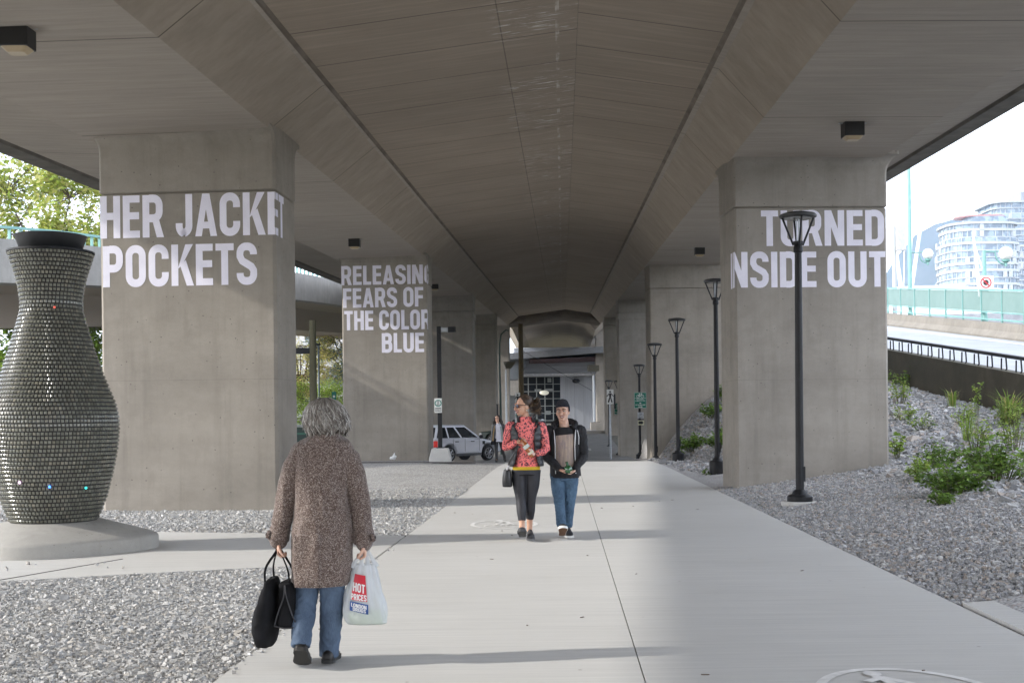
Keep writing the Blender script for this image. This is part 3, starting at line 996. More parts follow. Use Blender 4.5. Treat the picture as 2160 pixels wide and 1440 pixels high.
pier('farthest right concrete pier beyond the building canopy', 8.5, 119, 3.12, rad(0), 9.3, 10.3, 0, M['pier2'], outer=1)

# service lights bolted under the girders
M['lens'] = plain('yellowed lens', (.42, .33, .2), .3, (.36, .28, .17), 6)
def ceiling_light(label, X, Y, Z, w=.34):
    root = thing('ceiling_light', label, 'ceiling light', (X, Y, Z), 0, 'box lights under the viaduct')
    mb = MB(); mb.bx(-w / 2, w / 2, -.14, .14, -.24, .01)
    mb.build('housing', plain('black housing', (.012, .011, .01), .5), root, bevel=.012)
    mb = MB(); mb.vloft([(-.30, 0, 0, w / 2 - .07, .08), (-.242, 0, 0, w / 2 - .01, .13)], 20, 6)
    mb.build('lens', M['lens'], root, bevel=0)
    mb = MB(); mb.bx(-w / 2 - .07, w / 2 + .07, -.02, .02, -.012, .004)
    mb.build('bracket', M['steel'], root)
    return root
def zsoff(Y, Yp, L, z0):
    return z0 + grade(Y) + haunch(Y, Yp, L)
ceiling_light('black box light under the left girder at the top left corner', -5.75, 13.9, zsoff(13.9, 20.6, 22, 6.40))
ceiling_light('black box light under the right girder above the TURNED lettering', 5.92, 20.4, zsoff(20.4, 24.4, 24, 6.51))
ceiling_light('black box light under the left girder just before the RELEASING pier', -4.75, 36.2, zsoff(36.2, 20.6, 22, 6.38))
ceiling_light('black box light under the right girder above the second lamp', 6.6, 41.3, zsoff(41.3, 24.4, 24, 6.51))
ceiling_light('small box light under the left girder behind the RELEASING pier', -3.55, 55.5, zsoff(55.5, 20.6, 22, 6.4), .36)

# ------------------------------------------------------------------ lamps along the walk
def make_lamp():
    root = thing('path_lamp', '', 'street lamp', (0, 0, 0), 0, 'black post lamps along the walk')
    bk = M['black_metal']
    mb = MB(); mb.lathe([(.2, -.3), (.2, .08), (.185, .10), (.125, .12), (.11, .16), (.075, .19)], n=28)
    mb.build('base', bk, root, 35)
    mb = MB(); mb.lathe([(.066, .18), (.062, 2.2), (.055, 4.0)], n=18)
    mb.build('pole', bk, root, 40)
    mb = MB(); mb.bx(.05, .085, -.04, .04, .32, .56)
    mb.build('service_hatch', bk, root, bevel=.006)
    mb = MB(); mb.lathe([(.06, 3.98), (.075, 4.0), (.075, 4.06), (.06, 4.10), (.085, 4.12), (.085, 4.16), (.03, 4.17)], n=18)
    mb.build('collar', bk, root, 35)
    for k in range(4):
        a = rad(45 * 0 + 90 * k)
        mb = MB(); mb.tube([(.075 * math.cos(a), .075 * math.sin(a), 4.1), (.255 * math.cos(a), .255 * math.sin(a), 4.55)], .017, 6)
        mb.build('strut', bk, root)
    mb = MB()
    for k in range(3):
        a = rad(30 + 120 * k)
        mb.tube([(.025 * math.cos(a), .025 * math.sin(a), 4.15), (.025 * math.cos(a), .025 * math.sin(a), 4.55)], .008, 6)
    mb.build('lamp_rods', M['steel'], root)
    mb = MB(); mb.lathe([(.02, 4.535), (.26, 4.535), (.292, 4.55), (.297, 4.575), (.27, 4.60), (.16, 4.628), (.02, 4.64)], n=36)
    mb.build('lamp_head', plain('dark lamp head', (.035, .037, .04), .4), root, 40)
    mb = MB(); mb.lathe([(.02, 4.52), (.2, 4.52), (.215, 4.534)], n=28)
    mb.build('lens', plain('clear lens', (.25, .26, .27), .15), root, 40)
    return root
lamp0 = make_lamp()
lamps = [(4.60, 19.0, .11, 'tallest nearest black post lamp, in front of the TURNED lettering'), (5.10, 29.5, .27, 'second black post lamp, standing in the rubble beside the right pier'),
         (5.58, 39.9, .16, 'third black post lamp, against the smudged right pier'), (5.66, 46.8, -.24, 'fourth black post lamp, at the left edge of the smudged pier'),
         (6.44, 59.8, -.50, 'black post lamp carrying the green bicycle route sign'), (6.62, 73.5, -.88, 'small far black post lamp right of the pedestrian signal'),
         (6.72, 82, -.6, 'farthest black post lamp, mostly hidden behind another lamp')]
for i, (x, y, z, lb) in enumerate(lamps):
    o = lamp0 if i == 0 else copy_tree(lamp0)
    o.location = (x, y, z)
    o['label'] = lb
lamp0.rotation_euler = (0, rad(0.25), 0)
mb = MB(); mb.lathe([(.3, -.3), (.3, .10), (.285, .112)], c=(4.6, 19.0, 0), n=24)
tag(mb.build('lamp_footing', M['path'], None, 30), 'round concrete footing under the nearest black lamp', 'footing')

# ------------------------------------------------------------------ left ramp, right ramp
M['ramp_conc'] = concrete('ramp concrete', (.34, .33, .31), (.28, .27, .255), (.6, .6, .0), .3, 0, stain=.5)
M['ramp_dark'] = concrete('mossy wall concrete', (.10, .085, .058), (.055, .05, .032), (1.5, 1.5, .12), .2, 0, stain=.6)

def spline(pts, n):
    """Catmull-Rom through pts"""
    P = [Vector(p) for p in pts]
    P = [P[0] * 2 - P[1]] + P + [P[-1] * 2 - P[-2]]
    out = []
    for i in range(1, len(P) - 2):
        for k in range(n):
            t = k / n
            a, b, c, d = P[i - 1], P[i], P[i + 1], P[i + 2]
            out.append(.5 * (2 * b + (c - a) * t + (2 * a - 5 * b + 4 * c - d) * t * t + (3 * b - a - 3 * c + d) * t ** 3))
    out.append(P[-2])
    return out
def frame(path, i):
    t = path[min(i + 1, len(path) - 1)] - path[max(i - 1, 0)]
    t.z = 0
    t.normalize()
    return t, Vector((t.y, -t.x, 0))             # tangent, right-hand side

lramp = spline([(-30, 20, 5.6), (-21.5, 28, 6.35), (-15.9, 36, 7.15), (-13.9, 44, 7.85), (-11.6, 54, 8.5), (-10.1, 63, 9.1), (-8.3, 80, 10.0), (-7.4, 100, 11)], 8)
root = thing('ramp_bridge', 'curved grey concrete ramp bridge passing behind the left piers', 'bridge')
def swept(path, sec, i0=0, i1=None):
    rings = []
    for i, p in enumerate(path[i0:i1]):
        t, r = frame(path, i + i0)
        rings.append([p + r * a + Vector((0, 0, b)) for a, b in sec])
    return rings
mb = MB(); mb.loft(swept(lramp, [(0, 0), (.02, -1.36), (-.35, -1.42), (-.35, .0)])); mb.build('parapet', M['ramp_conc'], root)
mb = MB(); mb.loft(swept(lramp, [(-.36, -.9), (-.36, -1.40), (-1.5, -1.62), (-1.9, -2.75), (-6.5, -2.75), (-7, -1.6), (-8.5, -1.3), (-8.5, -.9)])); mb.build('girder', M['web'], root)
mb = MB(); mb.loft(swept(lramp, [(-8.15, 0), (-8.5, 0), (-8.5, -.89), (-8.15, -.89)])); mb.build('parapet', M['ramp_conc'], root)
def piers_under(path, idx, root):
    for i in idx:
        p = path[i]
        t, r = frame(path, i)
        q = p - r * 4.2
        mb = MB(); mb.obox((q.x, q.y, (p.z - 2.8) / 2 - .4), (2.2, 1.1, p.z - 2.0), math.atan2(r.y, r.x))
        mb.build('pier', M['pier2'], root, bevel=.05)
piers_under(lramp, [12, 33, 53], root)
# railing on it
root = thing('railing', 'aqua green steel railing along the left ramp parapet', 'railing')
mb = MB(); mb.loft(swept(lramp, [(-.12, .34), (-.12, .42), (-.24, .42), (-.24, .34)])); mb.build('top_rail', M['aqua'], root)
acc = 0
for i in range(1, len(lramp) - 1):
    t, r = frame(lramp, i)
    for f in (0, .5):
        p = lramp[i].lerp(lramp[i + 1], f) - r * .18
        mb = MB(); mb.obox((p.x, p.y, p.z + .18), (.05, .09, .36), math.atan2(t.y, t.x)); mb.build('post', M['aqua'], root)

# right ramp: retaining wall, road, barrier, railing
ry = [float(v) for v in np.arange(6, 150, 3.0)]
def rz(y):
    return float(ramp_z(y)) if y < 75 else float(ramp_z(75)) + (y - 75) * .05
def strip(name, mat, secs, parent=None, ys=ry, k='structure'):
    mb = MB()
    mb.loft([[(x + .0 * y, y, rz(y) + z) for x, z in secs] for y in ys])
    o = mb.build(name, mat, parent)
    return o
o = strip('retaining_wall', M['ramp_dark'], [(12.86, -3), (13.2, -3), (13.2, .06), (12.86, .06)])
tag(o, 'dark mossy retaining wall of the right ramp above the rubble bank', 'wall')
struct(strip('ramp_road', M['ramp_road'], [(13.2, -.5), (19.9, -.5), (19.9, 0), (13.2, 0)]))
struct(strip('ramp_line', plain('white line paint', (.8, .8, .8), .7), [(18.9, -.01), (19.08, -.01), (19.08, .005), (18.9, .005)]))
o = strip('road_barrier', concrete('barrier concrete', (.27, .245, .21), (.21, .19, .16), (1, .5, .2), .2, 0, stain=.5), [(19.75, -.2), (19.75, .08), (19.95, .3), (20.02, .62), (20.3, .62), (20.3, -.2)])
tag(o, 'stained low concrete barrier along the far side of the right ramp', 'barrier')
root = thing('guard_rail', 'low black guard rail of looped brackets on the right retaining wall', 'guard rail')
mb = MB()
mb.loft([[(x, y, rz(y) + z) for x, z in ((12.94, .40), (13.1, .40), (13.1, .49), (12.94, .49))] for y in ry])
mb.build('top_rail', M['black_metal'], root)
y = 22.0
while y < 62:
    z = rz(y)
    mb = MB()
    mb.tube([(13.02, y, z + .4), (13.02, y - .05, z + .1), (13.02, y + .12, z + .02), (13.02, y + .3, z + .08), (13.02, y + .28, z + .4)], .022, 5)
    mb.build('bracket', M['black_metal'], root)
    y += .92
root = thing('railing', 'tall aqua green panelled railing beyond the right ramp barrier', 'railing')
for z0, z1 in ((.70, .76), (1.0, 1.05), (1.92, 2.0)):
    mb = MB(); mb.loft([[(x, y, rz(y) + z) for x, z in ((20.1, z0), (20.2, z0), (20.2, z1), (20.1, z1))] for y in ry]); mb.build('rail', M['aqua'], root)
y = 36.0
M['aqua_panel'] = plain('green mesh panel', (.15, .235, .215), .6, (.17, .255, .235), 2)
while y < 102:
    mb = MB(); mb.obox((20.15, y, rz(y) + 1.3), (.07, .07, 1.36)); mb.build('post', M['aqua'], root)
    mb = MB(); mb.loft([[(20.14, yy, rz(yy) + 1.06), (20.16, yy, rz(yy) + 1.06), (20.16, yy, rz(yy) + 1.91), (20.14, yy, rz(yy) + 1.91)] for yy in (y + .04, y + 2.06)]); mb.build('panel', M['aqua_panel'], root)
    y += 2.1
def globe_pole(label, X, Y, Z, h, zarm, side=1, rg=.27, rp=.11):
    root = thing('globe_lamp', label, 'street lamp', (X, Y, Z), 0, 'aqua globe lamps along the ramps')
    mb = MB(); mb.lathe([(rp * 1.7, -.2), (rp * 1.6, .15), (rp * 1.15, .5), (rp, .6), (rp * .75, h)], n=16); mb.build('pole', M['aqua'], root, 40)
    pts = [(rp * .6 * side, 0, zarm + .1), (.45 * side, 0, zarm + .08), (.5 * side, 0, zarm - .12), (.62 * side, 0, zarm - .36), (.85 * side, 0, zarm - .46)]
    mb = MB(); mb.tube(pts, .035, 8); mb.tube([(rp * .6 * side, 0, zarm + .1), (.75 * side, 0, zarm + .1)], .025, 6); mb.build('arm', M['aqua'], root, 40)
    mb = MB(); mb.lathe([(.05, -.55), (.06, -.4), (.15, -.34), (.17, -.25)], c=(.92 * side, 0, zarm), n=16); mb.build('holder', M['aqua'], root, 40)
    mb = MB(); mb.ball((.92 * side, 0, zarm), rg, 24, 14); mb.build('globe', M['globe'], root, 180)
    return root
globe_pole('tall aqua pole with white globe rising past the deck on the right ramp', 20.4, 60.5, rz(60.5) + .2, 12, 3.5)
root = globe_pole('shorter aqua globe lamp carrying the no stopping sign', 20.4, 51, rz(51) + .3, 3.35, 3.2, rp=.10, rg=.29)
# no stopping sign on it
sg = thing('traffic_sign', 'white sign with red barred circle on the shorter aqua lamp', 'sign', (20.4, 50.86, rz(51) + .3))
mb = MB(); mb.bx(-.33, .33, -.008, .008, 1.35, 2.25); mb.build('sheet', M['sign_white'], sg, bevel=0)
mb = MB()
def vring(mb, cx, cz, r, w, y, n=32):
    vs, fs = [], []
    for k in range(n):
        a = 2 * math.pi * k / n
        vs += [(cx + r * math.cos(a), y, cz + r * math.sin(a)), (cx + (r - w) * math.cos(a), y, cz + (r - w) * math.sin(a))]
    for k in range(n):
        j = (k + 1) % n
        fs.append((2 * k, 2 * j, 2 * j + 1, 2 * k + 1))
    mb.add(vs, fs)
vring(mb, 0, 1.95, .24, .05, -.012)
mb.add([(-.17, -.014, 2.09), (-.13, -.014, 2.13), (.17, -.014, 1.82), (.13, -.014, 1.78)], [(0, 1, 2, 3)])
mb.build('red_circle', M['sign_red'], sg, recalc=False)
mb = MB(); vring(mb, 0, 1.95, .12, .118, -.010)
vfn = lambda x, z, d, cx: (x, -.010 - d, z)
text_mesh(mb, 'ON', -.1, .1, 1.54, .09, vfn); text_mesh(mb, 'BRIDGE', -.24, .24, 1.40, .09, vfn)
mb.build('lettering', M['sign_black'], sg, recalc=False)
globe_pole('aqua pole with white globe beside the leafy tree at the upper left', -14.9, 33.3, 5.2, 8, 3.85, -1, rg=.2, rp=.11)

# ------------------------------------------------------------------ skyline on the right
root = thing('mountain', 'hazy blue mountain ridge behind the towers', 'mountain')
mb = MB()
V, F = [], []
nx, ny = 70, 14
for j in range(ny):
    for i in range(nx):
        x = -350 + 2300 * i / (nx - 1)
        px_ = 1080 + x / 2000 * 2500
        top = np.interp(px_, [700, 1300, 1700, 1860, 1900, 1940, 1985, 2040, 2080, 2130, 2300, 2900], [60, 130, 190, 215, 280, 308, 322, 328, 322, 312, 290, 250])
        t = j / (ny - 1)
        y = 2000 - 600 * (1 - t) ** 1.2
        z = top * t ** 1.1 + 26 * noise.noise(Vector((x * .007, t * 3, 1))) * min(1, 3 * t) * (1 - .6 * t)
        V.append((x * y / 2000, y, z))
for j in range(ny - 1):
    for i in range(nx - 1):
        a = j * nx + i
        F.append((a, a + 1, a + nx + 1, a + nx))
mb.add(V, F)
o = mb.build('slope', plain('forested slope', (.03, .05, .035), .95, (.05, .06, .05), .03, lo=.4, hi=.6), root, 180, recalc=False)
root['kind'] = 'structure'

M['tower_white'] = plain('pale tower cladding', (.44, .46, .46), .6, (.38, .40, .41), .3)
M['tower_glass'] = plain('tower glass', (.24, .31, .36), .2, (.11, .15, .19), .35, spec=.8, lo=.45, hi=.55)
def tower(label, X, Y, z0, h, rx, ry_, nfl, bay, rot=0, p=3.0, terr=()):
    root = thing('apartment_tower', label, 'building', (X, Y, 0), rot, 'towers on the skyline')
    def ring(z, a, b, n=56):
        out = []
        for k in range(n):
            t = 2 * math.pi * k / n
            c, s = math.cos(t), math.sin(t)
            out.append((a * math.copysign(abs(c) ** (2 / p), c), b * math.copysign(abs(s) ** (2 / p), s), z))
        return out
    fh = h / nfl
    gl, sl, mu = MB(), MB(), MB()
    for i in range(nfl):
        z = z0 + i * fh
        k = 1.0 if i < nfl - 2 else .93
        gl.loft([ring(z + .12 * fh, rx * k * .96, ry_ * k * .96), ring(z + fh, rx * k * .96, ry_ * k * .96)], cap=False)
        sl.loft([ring(z, rx * k, ry_ * k), ring(z + .14 * fh, rx * k, ry_ * k)])
        R = ring(z, rx * k * .97, ry_ * k * .97, bay)
        for q in R:
            if RNG.random() < .8:
                mu.obox((q[0], q[1], z + fh * .55), (.28, .28, fh * .86))
            if RNG.random() < .13:
                mu.obox((q[0] * .992, q[1] * .992, z + fh * .55), (1.5, 1.5, fh * .84))
        if RNG.random() < .45:
            sl.loft([ring(z + .14 * fh, rx * k * 1.0, ry_ * k * 1.0), ring(z + .36 * fh, rx * k * 1.0, ry_ * k * 1.0)], cap=False, m=0)
    g = gl.build('glazing', M['tower_glass'], root, recalc=False)
    sl.build('floor_slab', M['tower_white'], root, recalc=False)
    mu.build('wall_panel', M['tower_white'], root, recalc=False)
    sl2 = MB()
    sl2.loft([ring(z0 + h, rx * .97, ry_ * .97), ring(z0 + h + .8, rx * .97, ry_ * .97)])
    sl2.build('roof', M['tower_white'], root)
    return root
def px(x, y, Y):
    """a point seen at photo pixel (x, y) from the standing point, Y metres ahead"""
    u = (x - 1080) / 2500 * Y
    v = (881 - y) / 2500 * Y
    return (u * cr + v * sr, Y, HC - u * sr + v * cr)
t = px(2062, 640, 480)
r1 = tower('glass condominium tower with curved white balconies and red roof line', t[0], 480, 6, 70, 15.0, 13, 26, 34)
mb = MB(); mb.vloft([(76.5, 3, 0, 8, 6), (80, 3, 0, 8, 6)], 24, 4); mb.build('penthouse', M['tower_glass'], r1)
mb = MB(); mb.vloft([(80, 1, 0, 10, 6), (80.6, 1, 0, 10, 6)], 24, 2.5); mb.build('roof_canopy', plain('red roof edge', (.45, .2, .18), .5), r1)
t = px(2150, 640, 640)
r2 = tower('broad white apartment tower cut off by the right edge', t[0] + 8, 640, 0, 112, 29, 16, 38, 30, p=6)
mb = MB(); mb.bx(-10, 12, -8, 8, 112.8, 119); mb.build('plant_room', plain('grey louvres', (.2, .21, .22), .6, (.3, .31, .32), 2, sc=(1, 1, 0)), r2)
# stadium
root = thing('stadium', 'white domed stadium roof with leaning white masts', 'stadium', (px(1930, 640, 420)[0], 420, 0))
mb = MB(); mb.lathe([(60, 10), (60, 32), (57, 34), (48, 38.5), (36, 42), (20, 44.5), (1, 45.5)], n=40); mb.build('roof', plain('white membrane', (.8, .8, .8), .5), root, 40)
mb = MB(); mb.lathe([(61, 8), (62, 31.4), (60.5, 31.5)], n=48); mb.build('stand', plain('grey stand', (.34, .34, .35), .7, (.25, .25, .26), .4), root, 40)
mm = plain('white steel mast', (.8, .8, .82), .4)
for dx, dy, lean, hh in ((-17, -30, 3, 68), (-7, -24, -3.5, 80), (14, -18, 2.5, 62), (38, -20, 3, 62)):
    mb = MB(); mb.tube([(dx + lean, dy, 36), (dx - lean * .7, dy - 4, hh)], [.75, .35], 6); mb.build('mast', mm, root)
for a, b in (((-14, -30, 40), (-14, -34, 84)), ((-10, -24, 40), (-8, -24, 78)), ((20, -18, 40), (13, -20, 60))):
    mb = MB(); mb.tube([a, b], .18, 4); mb.build('cable', mm, root)
# cell antenna beside the right pier
t = px(1886, 505, 70)
root = thing('antenna', 'grey panel antenna on a pale pole beside the right pier', 'antenna', (t[0], 70, 0))
mb = MB(); mb.lathe([(.16, 3), (.12, t[2] + .8)], n=10); mb.build('pole', M['tower_white'], root, 40)
mb = MB(); mb.bx(.05, .62, -.3, -.1, t[2] - .7, t[2] + .75); mb.build('panel', plain('grey panel', (.5, .5, .5), .6), root, bevel=.03)

# ------------------------------------------------------------------ building closing the view
BY = 126.0
k = 2500 / BY
def bxp(x0, x1, y0, y1):
    a, b = px(x0, y1, BY), px(x1, y0, BY)
    return a[0], b[0], a[2], b[2]
root = thing('building', 'pavilion with corrugated metal band, glazed entrance and pale panelled wall', 'building')
ribs = newmat('corrugated metal')
m_, nt_, p_ = ribs
v_ = mapped(nt_)
wv = nd(nt_, 'ShaderNodeTexWave', {'Vector': v_, 'Scale': 1.0, 'Distortion': 0.0}, bands_direction='Z')
p_.inputs['Metallic'].default_value = .0
p_.inputs['Roughness'].default_value = .5
p_.inputs['Base Color'].default_value = (.62, .64, .68, 1)
M['corr'] = m_
wallm = plain('pale wall panels', (.42, .43, .46), .7, (.36, .37, .4), .8, sc=(6, 1, .3))
x0, x1, z0, z1 = bxp(1183, 1330, 793, 908)
mb = MB(); mb.bx(x0, x1 + 6, BY, BY + 8, 0, z1 + .2); mb.build('wall', wallm, root)
for i in range(10):
    xx = x0 + .55 + i * .95
    mb = MB(); mb.bx(xx, xx + .03, BY - .02, BY + .02, z0 + .4, z1); mb.build('wall_seam', plain('seam', (.3, .31, .33), .6), root) if i < 8 else None
gx0, gx1, gz0, gz1 = bxp(1098, 1184, 793, 908)
mb = MB(); mb.bx(gx0, gx1, BY + .25, BY + 8, 0, gz1); mb.build('glazing', M['glass_dark'], root)
mb = MB()
for i in range(6):
    xx = gx0 + (gx1 - gx0) * i / 5
    mb.bx(xx - .05, xx + .05, BY + .05, BY + .24, .2, gz1)
for i in range(8):
    zz = .4 + (gz1 - .45) * i / 7
    mb.bx(gx0 - .04, gx1 + .04, BY + .06, BY + .23, zz - .035, zz + .035)
mb.build('window_frame', plain('grey window frame', (.28, .30, .29), .5), root)
lit = plain('lit shade', (.8, .78, .68), .6)
lt = newmat('lamp glow')
lt[2].inputs['Base Color'].default_value = (.9, .88, .75, 1)
lt[2].inputs['Emission Color'].default_value = (1, .95, .8, 1)
lt[2].inputs['Emission Strength'].default_value = .12
a = px(1148, 828, BY - .1)
mb = MB(); mb.ball((a[0], BY - .05, a[2]), (.5, .14, .26), 16, 10); mb.build('globe_shade', lt[0], root, 180)
mb = MB(); 
for (xa, xb, ya, yb) in ((1155, 1163, 797, 806), (1128, 1142, 820, 826), (1150, 1168, 819, 824), (1150, 1162, 866, 874), (1128, 1136, 838, 852)):
    q = bxp(xa, xb, ya, yb)
    mb.bx(q[0], q[1], BY + .2, BY + .245, q[2], q[3])
mb.build('interior_light', plain('pale things inside', (.35, .37, .36), .7), root)
# corrugated band
cx0, cx1, cz0, cz1 = bxp(1096, 1330, 757, 790)
mb = MB()
n = 18
rings = []
for i in range(n * 4 + 1):
    z = cz0 + (cz1 + 1.2 - cz0) * i / (n * 4)
    d = .09 * (1 if i % 4 in (0, 1) else -1)
    rings.append([(cx0 - .6, BY - 2.2 + d, z), (cx1 + 6, BY - 2.2 + d, z), (cx1 + 6, BY + 4, z), (cx0 - .6, BY + 4, z)])
mb.loft(rings)
mb.build('corrugated_band', M['corr'], root)
mb = MB(); mb.bx(cx0 - .7, cx1 + 6, BY - 2.45, BY - .2, cz0 - .22, cz0 - .01); mb.build('canopy_edge', plain('white canopy edge', (.75, .76, .78), .5), root)
# sloping roof with maroon underside
a, b = px(1068, 745, BY - 8), px(1290, 731, BY - 8)
mb = MB()
rr_ = []
for (x, z) in ((a[0], a[2]), (b[0] + 8, b[2] + .6)):
    rr_.append([(x, BY - 8, z), (x, BY - 8, z - .62), (x, BY + 6, z - .62), (x, BY + 6, z)])
mb.loft(rr_); mb.build('roof', plain('grey roof edge', (.17, .175, .185), .6), root)
mb = MB()
c, d = px(1116, 760, BY - 3), px(1290, 752, BY - 3)
mb.loft([[(c[0], BY - 7, a[2] - .62), (c[0], BY - 3, c[2] - .3), (c[0], BY, c[2] - .3), (c[0], BY, a[2] - .62)], [(d[0] + 8, BY - 7, b[2] - .6), (d[0] + 8, BY - 3, d[2] - .3), (d[0] + 8, BY, d[2] - .3), (d[0] + 8, BY, b[2] - .6)]])
mb.build('roof_underside', plain('maroon underside', (.09, .03, .03), .6, (.05, .02, .02), 2), root)
# grey slanted cladding at the left end
mb = MB()
q = [px(1040, 748, BY - 6), px(1112, 746, BY - 6), px(1108, 775, BY - 6), px(1092, 800, BY - 6), px(1040, 802, BY - 6)]
mb.loft([[(p[0], BY - 6, p[2]) for p in q], [(p[0], BY - 2.6, p[2]) for p in q]])
mb.build('cladding', plain('grey cladding', (.13, .14, .15), .5, (.09, .1, .105), 1.5, sc=(1, 1, .4)), root)
mb = MB()
q = bxp(1030, 1100, 800, 908); mb.bx(q[0], q[1], BY + .3, BY + 7, 0, q[3] + 1); mb.build('wall', M['pier2'], root)
a = px(1215, 803, BY - .3)
mb = MB(); mb.ball((a[0], BY - .35, a[2]), (.42, .3, .25), 12, 8); mb.build('wall_lamp', M['black_metal'], root, 60)

# lamp with a flat square head and planters at its foot
a = px(1253, 905, 116)
root = thing('area_light', 'silver pole light with flat square head before the pale wall', 'street lamp', (a[0], 116, .25))
h = px(1253, 775, 116)[2]
mb = MB(); mb.lathe([(.11, -.1), (.09, h - 1.0)], n=10); mb.build('pole', M['steel'], root, 40)
mb = MB(); mb.bx(-.55, .55, -.45, .45, h - .62, h - .02); mb.build('lamp_head', plain('olive lamp head', (.10, .09, .06), .5), root, bevel=.03)
mb = MB(); mb.tube([(0, 0, h - 1.05), (-.35, 0, h - .62)], .04, 5); mb.tube([(0, 0, h - 1.05), (.35, 0, h - .62)], .04, 5); mb.build('bracket', M['steel'], root)
for (xa, xb, ya, lb) in ((1246, 1270, 890, 'square concrete planter at the foot of the square headed pole light'), (1148, 1166, 893, 'pale concrete planter in front of the glazed entrance')):
    A, B = px(xa, 909, 114), px(xb, ya, 114)
    root = thing('planter', lb, 'planter', ((A[0] + B[0]) / 2, 114, .28), 0, 'planters before the building')
    w = (B[0] - A[0]) / 2; hh = B[2] - .28
    mb = MB(); mb.loft([[(-w, -w, -.1), (w, -w, -.1), (w, w, -.1), (-w, w, -.1)], [(-w, -w, hh), (w, -w, hh), (w, w, hh), (-w, w, hh)], [(-w * .85, -w * .85, hh), (w * .85, -w * .85, hh), (w * .85, w * .85, hh), (-w * .85, w * .85, hh)], [(-w * .85, -w * .85, hh - .1), (w * .85, -w * .85, hh - .1), (w * .85, w * .85, hh - .1), (-w * .85, w * .85, hh - .1)]])
    mb.build('box', M['pier2'], root)
    mb = MB(); mb.vloft([(hh - .09, 0, 0, w * .8, w * .8), (hh + .03, 0, 0, w * .6, w * .6)], 14); mb.build('soil', M['bark'], root)

# ------------------------------------------------------------------ poles and signs in the middle distance
a = px(1098, 683, 78)
root = thing('utility_pole', 'weathered brown wooden pole between the couple and the far piers', 'pole', (a[0], 78, -.8))
mb = MB(); mb.lathe([(.19, -.2), (.17, 4), (.15, a[2] + .8)], n=14); mb.build('shaft', plain('weathered wood', (.12, .09, .045), .9, (.08, .06, .03), 5, .4, 30, sc=(1, 1, .1)), root, 40)
mb = MB(); mb.tube([(0, -.02, a[2] - .9), (6, 20, a[2] - 3.2)], .018, 4); mb.build('wire', M['black_metal'], root)
a = px(697, 652, 55)
root = thing('utility_pole', 'mossy wooden pole seen between the first two left piers', 'pole', (a[0], 50, -.3))
mb = MB(); mb.lathe([(.17, -.2), (.16, 3), (.14, 6.0)], n=14); mb.build('shaft', plain('mossy wood', (.16, .145, .09), .9, (.09, .085, .045), 5, .4, 30, sc=(1, 1, .1)), root, 40)
mb = MB(); mb.bx(-1.1, 0, -.08, .08, 4.6, 4.85); mb.build('lamp_arm', M['black_metal'], root)
# green swan neck pole
a = px(1053, 705, 75)
root = thing('swan_neck_pole', 'slim dark green pole curving over at the top behind the dark haired woman', 'street lamp', (a[0], 75, -.8))
h = a[2] + .8
mb = MB(); mb.tube([(.06, 0, -.1), (.03, 0, h * .45), (.0, 0, h * .75), (.02, 0, h * .92), (.12, 0, h * 1.0), (.42, 0, h * 1.035), (.6, 0, h * 1.03)], [.085, .075, .06, .05, .045, .04, .035], 8); mb.build('pole', plain('dark green paint', (.012, .045, .035), .4), root, 60)
mb = MB(); mb.bx(-.22, -.1, -.1, .1, 2.2, 3.2); mb.build('control_box', plain('dark box', (.05, .05, .05), .5), root)
mb = MB(); mb.bx(-.13, .13, -.11, -.085, 1.55, 2.05); mb.build('sticker', M['sign_white'], root)
# post lamp on a concrete block, with the shared path sign
root = thing('post_lamp', 'black square post with side arm light on a concrete block', 'street lamp', (px(929, 970, 39.6)[0], 39.6, .06))
mb = MB(); mb.loft([[(-.36, -.36, -.1), (.36, -.36, -.1), (.36, .36, -.1), (-.36, .36, -.1)], [(-.36, -.36, .1), (.36, -.36, .1), (.36, .36, .1), (-.36, .36, .1)], [(-.27, -.27, .46), (.27, -.27, .46), (.27, .27, .46), (-.27, .27, .46)]]); mb.build('concrete_base', M['path'], root, bevel=.03)
mb = MB(); mb.bx(-.07, .07, -.07, .07, .46, 4.52); mb.build('post', M['black_metal'], root, bevel=.008)
mb = MB(); mb.bx(.07, .3, -.05, .05, 4.33, 4.47); mb.build('arm', M['steel'], root)
mb = MB(); mb.bx(.3, .56, -.09, .09, 4.32, 4.5); mb.build('lamp_head', M['black_metal'], root, bevel=.02)
mb = MB(); mb.bx(-.12, .12, -.12, .12, .46, .49); mb.build('base_plate', M['black_metal'], root)
def disc_sign(mb, cx, cz, r, y):
    pass
sg = thing('path_sign', 'white shared path sign with green ring on the black square post', 'sign', (px(924, 855, 39.4)[0], 39.45, px(924, 855, 39.4)[2]))
mb = MB(); mb.bx(-.125, .125, -.008, .008, -.24, .24); mb.build('sheet', M['sign_white'], sg, bevel=.006)
mb = MB(); vring(mb, 0, .08, .115, .03, -.012); mb.build('green_ring', plain('green ring', (0, .22, .16), .5), sg, recalc=False)
def walker(mb, cx, cz, s, y):
    """standing pedestrian pictogram, height s"""
    vring(mb, cx, cz + .42 * s, .085 * s, .084 * s, y, 12)
    def qd(*p):
        mb.add([(cx + a * s, y, cz + b * s) for a, b in p], [(0, 1, 2, 3)])
    qd((-.1, .3), (.1, .3), (.08, -.05), (-.08, -.05))
    qd((-.08, -.06), (.02, -.06), (-.1, -.5), (-.22, -.46)); qd((.0, -.06), (.08, -.06), (.2, -.46), (.1, -.5))
    qd((-.11, .3), (-.11, .18), (-.28, -.02), (-.3, .06)); qd((.11, .3), (.11, .18), (.26, .0), (.29, .06))
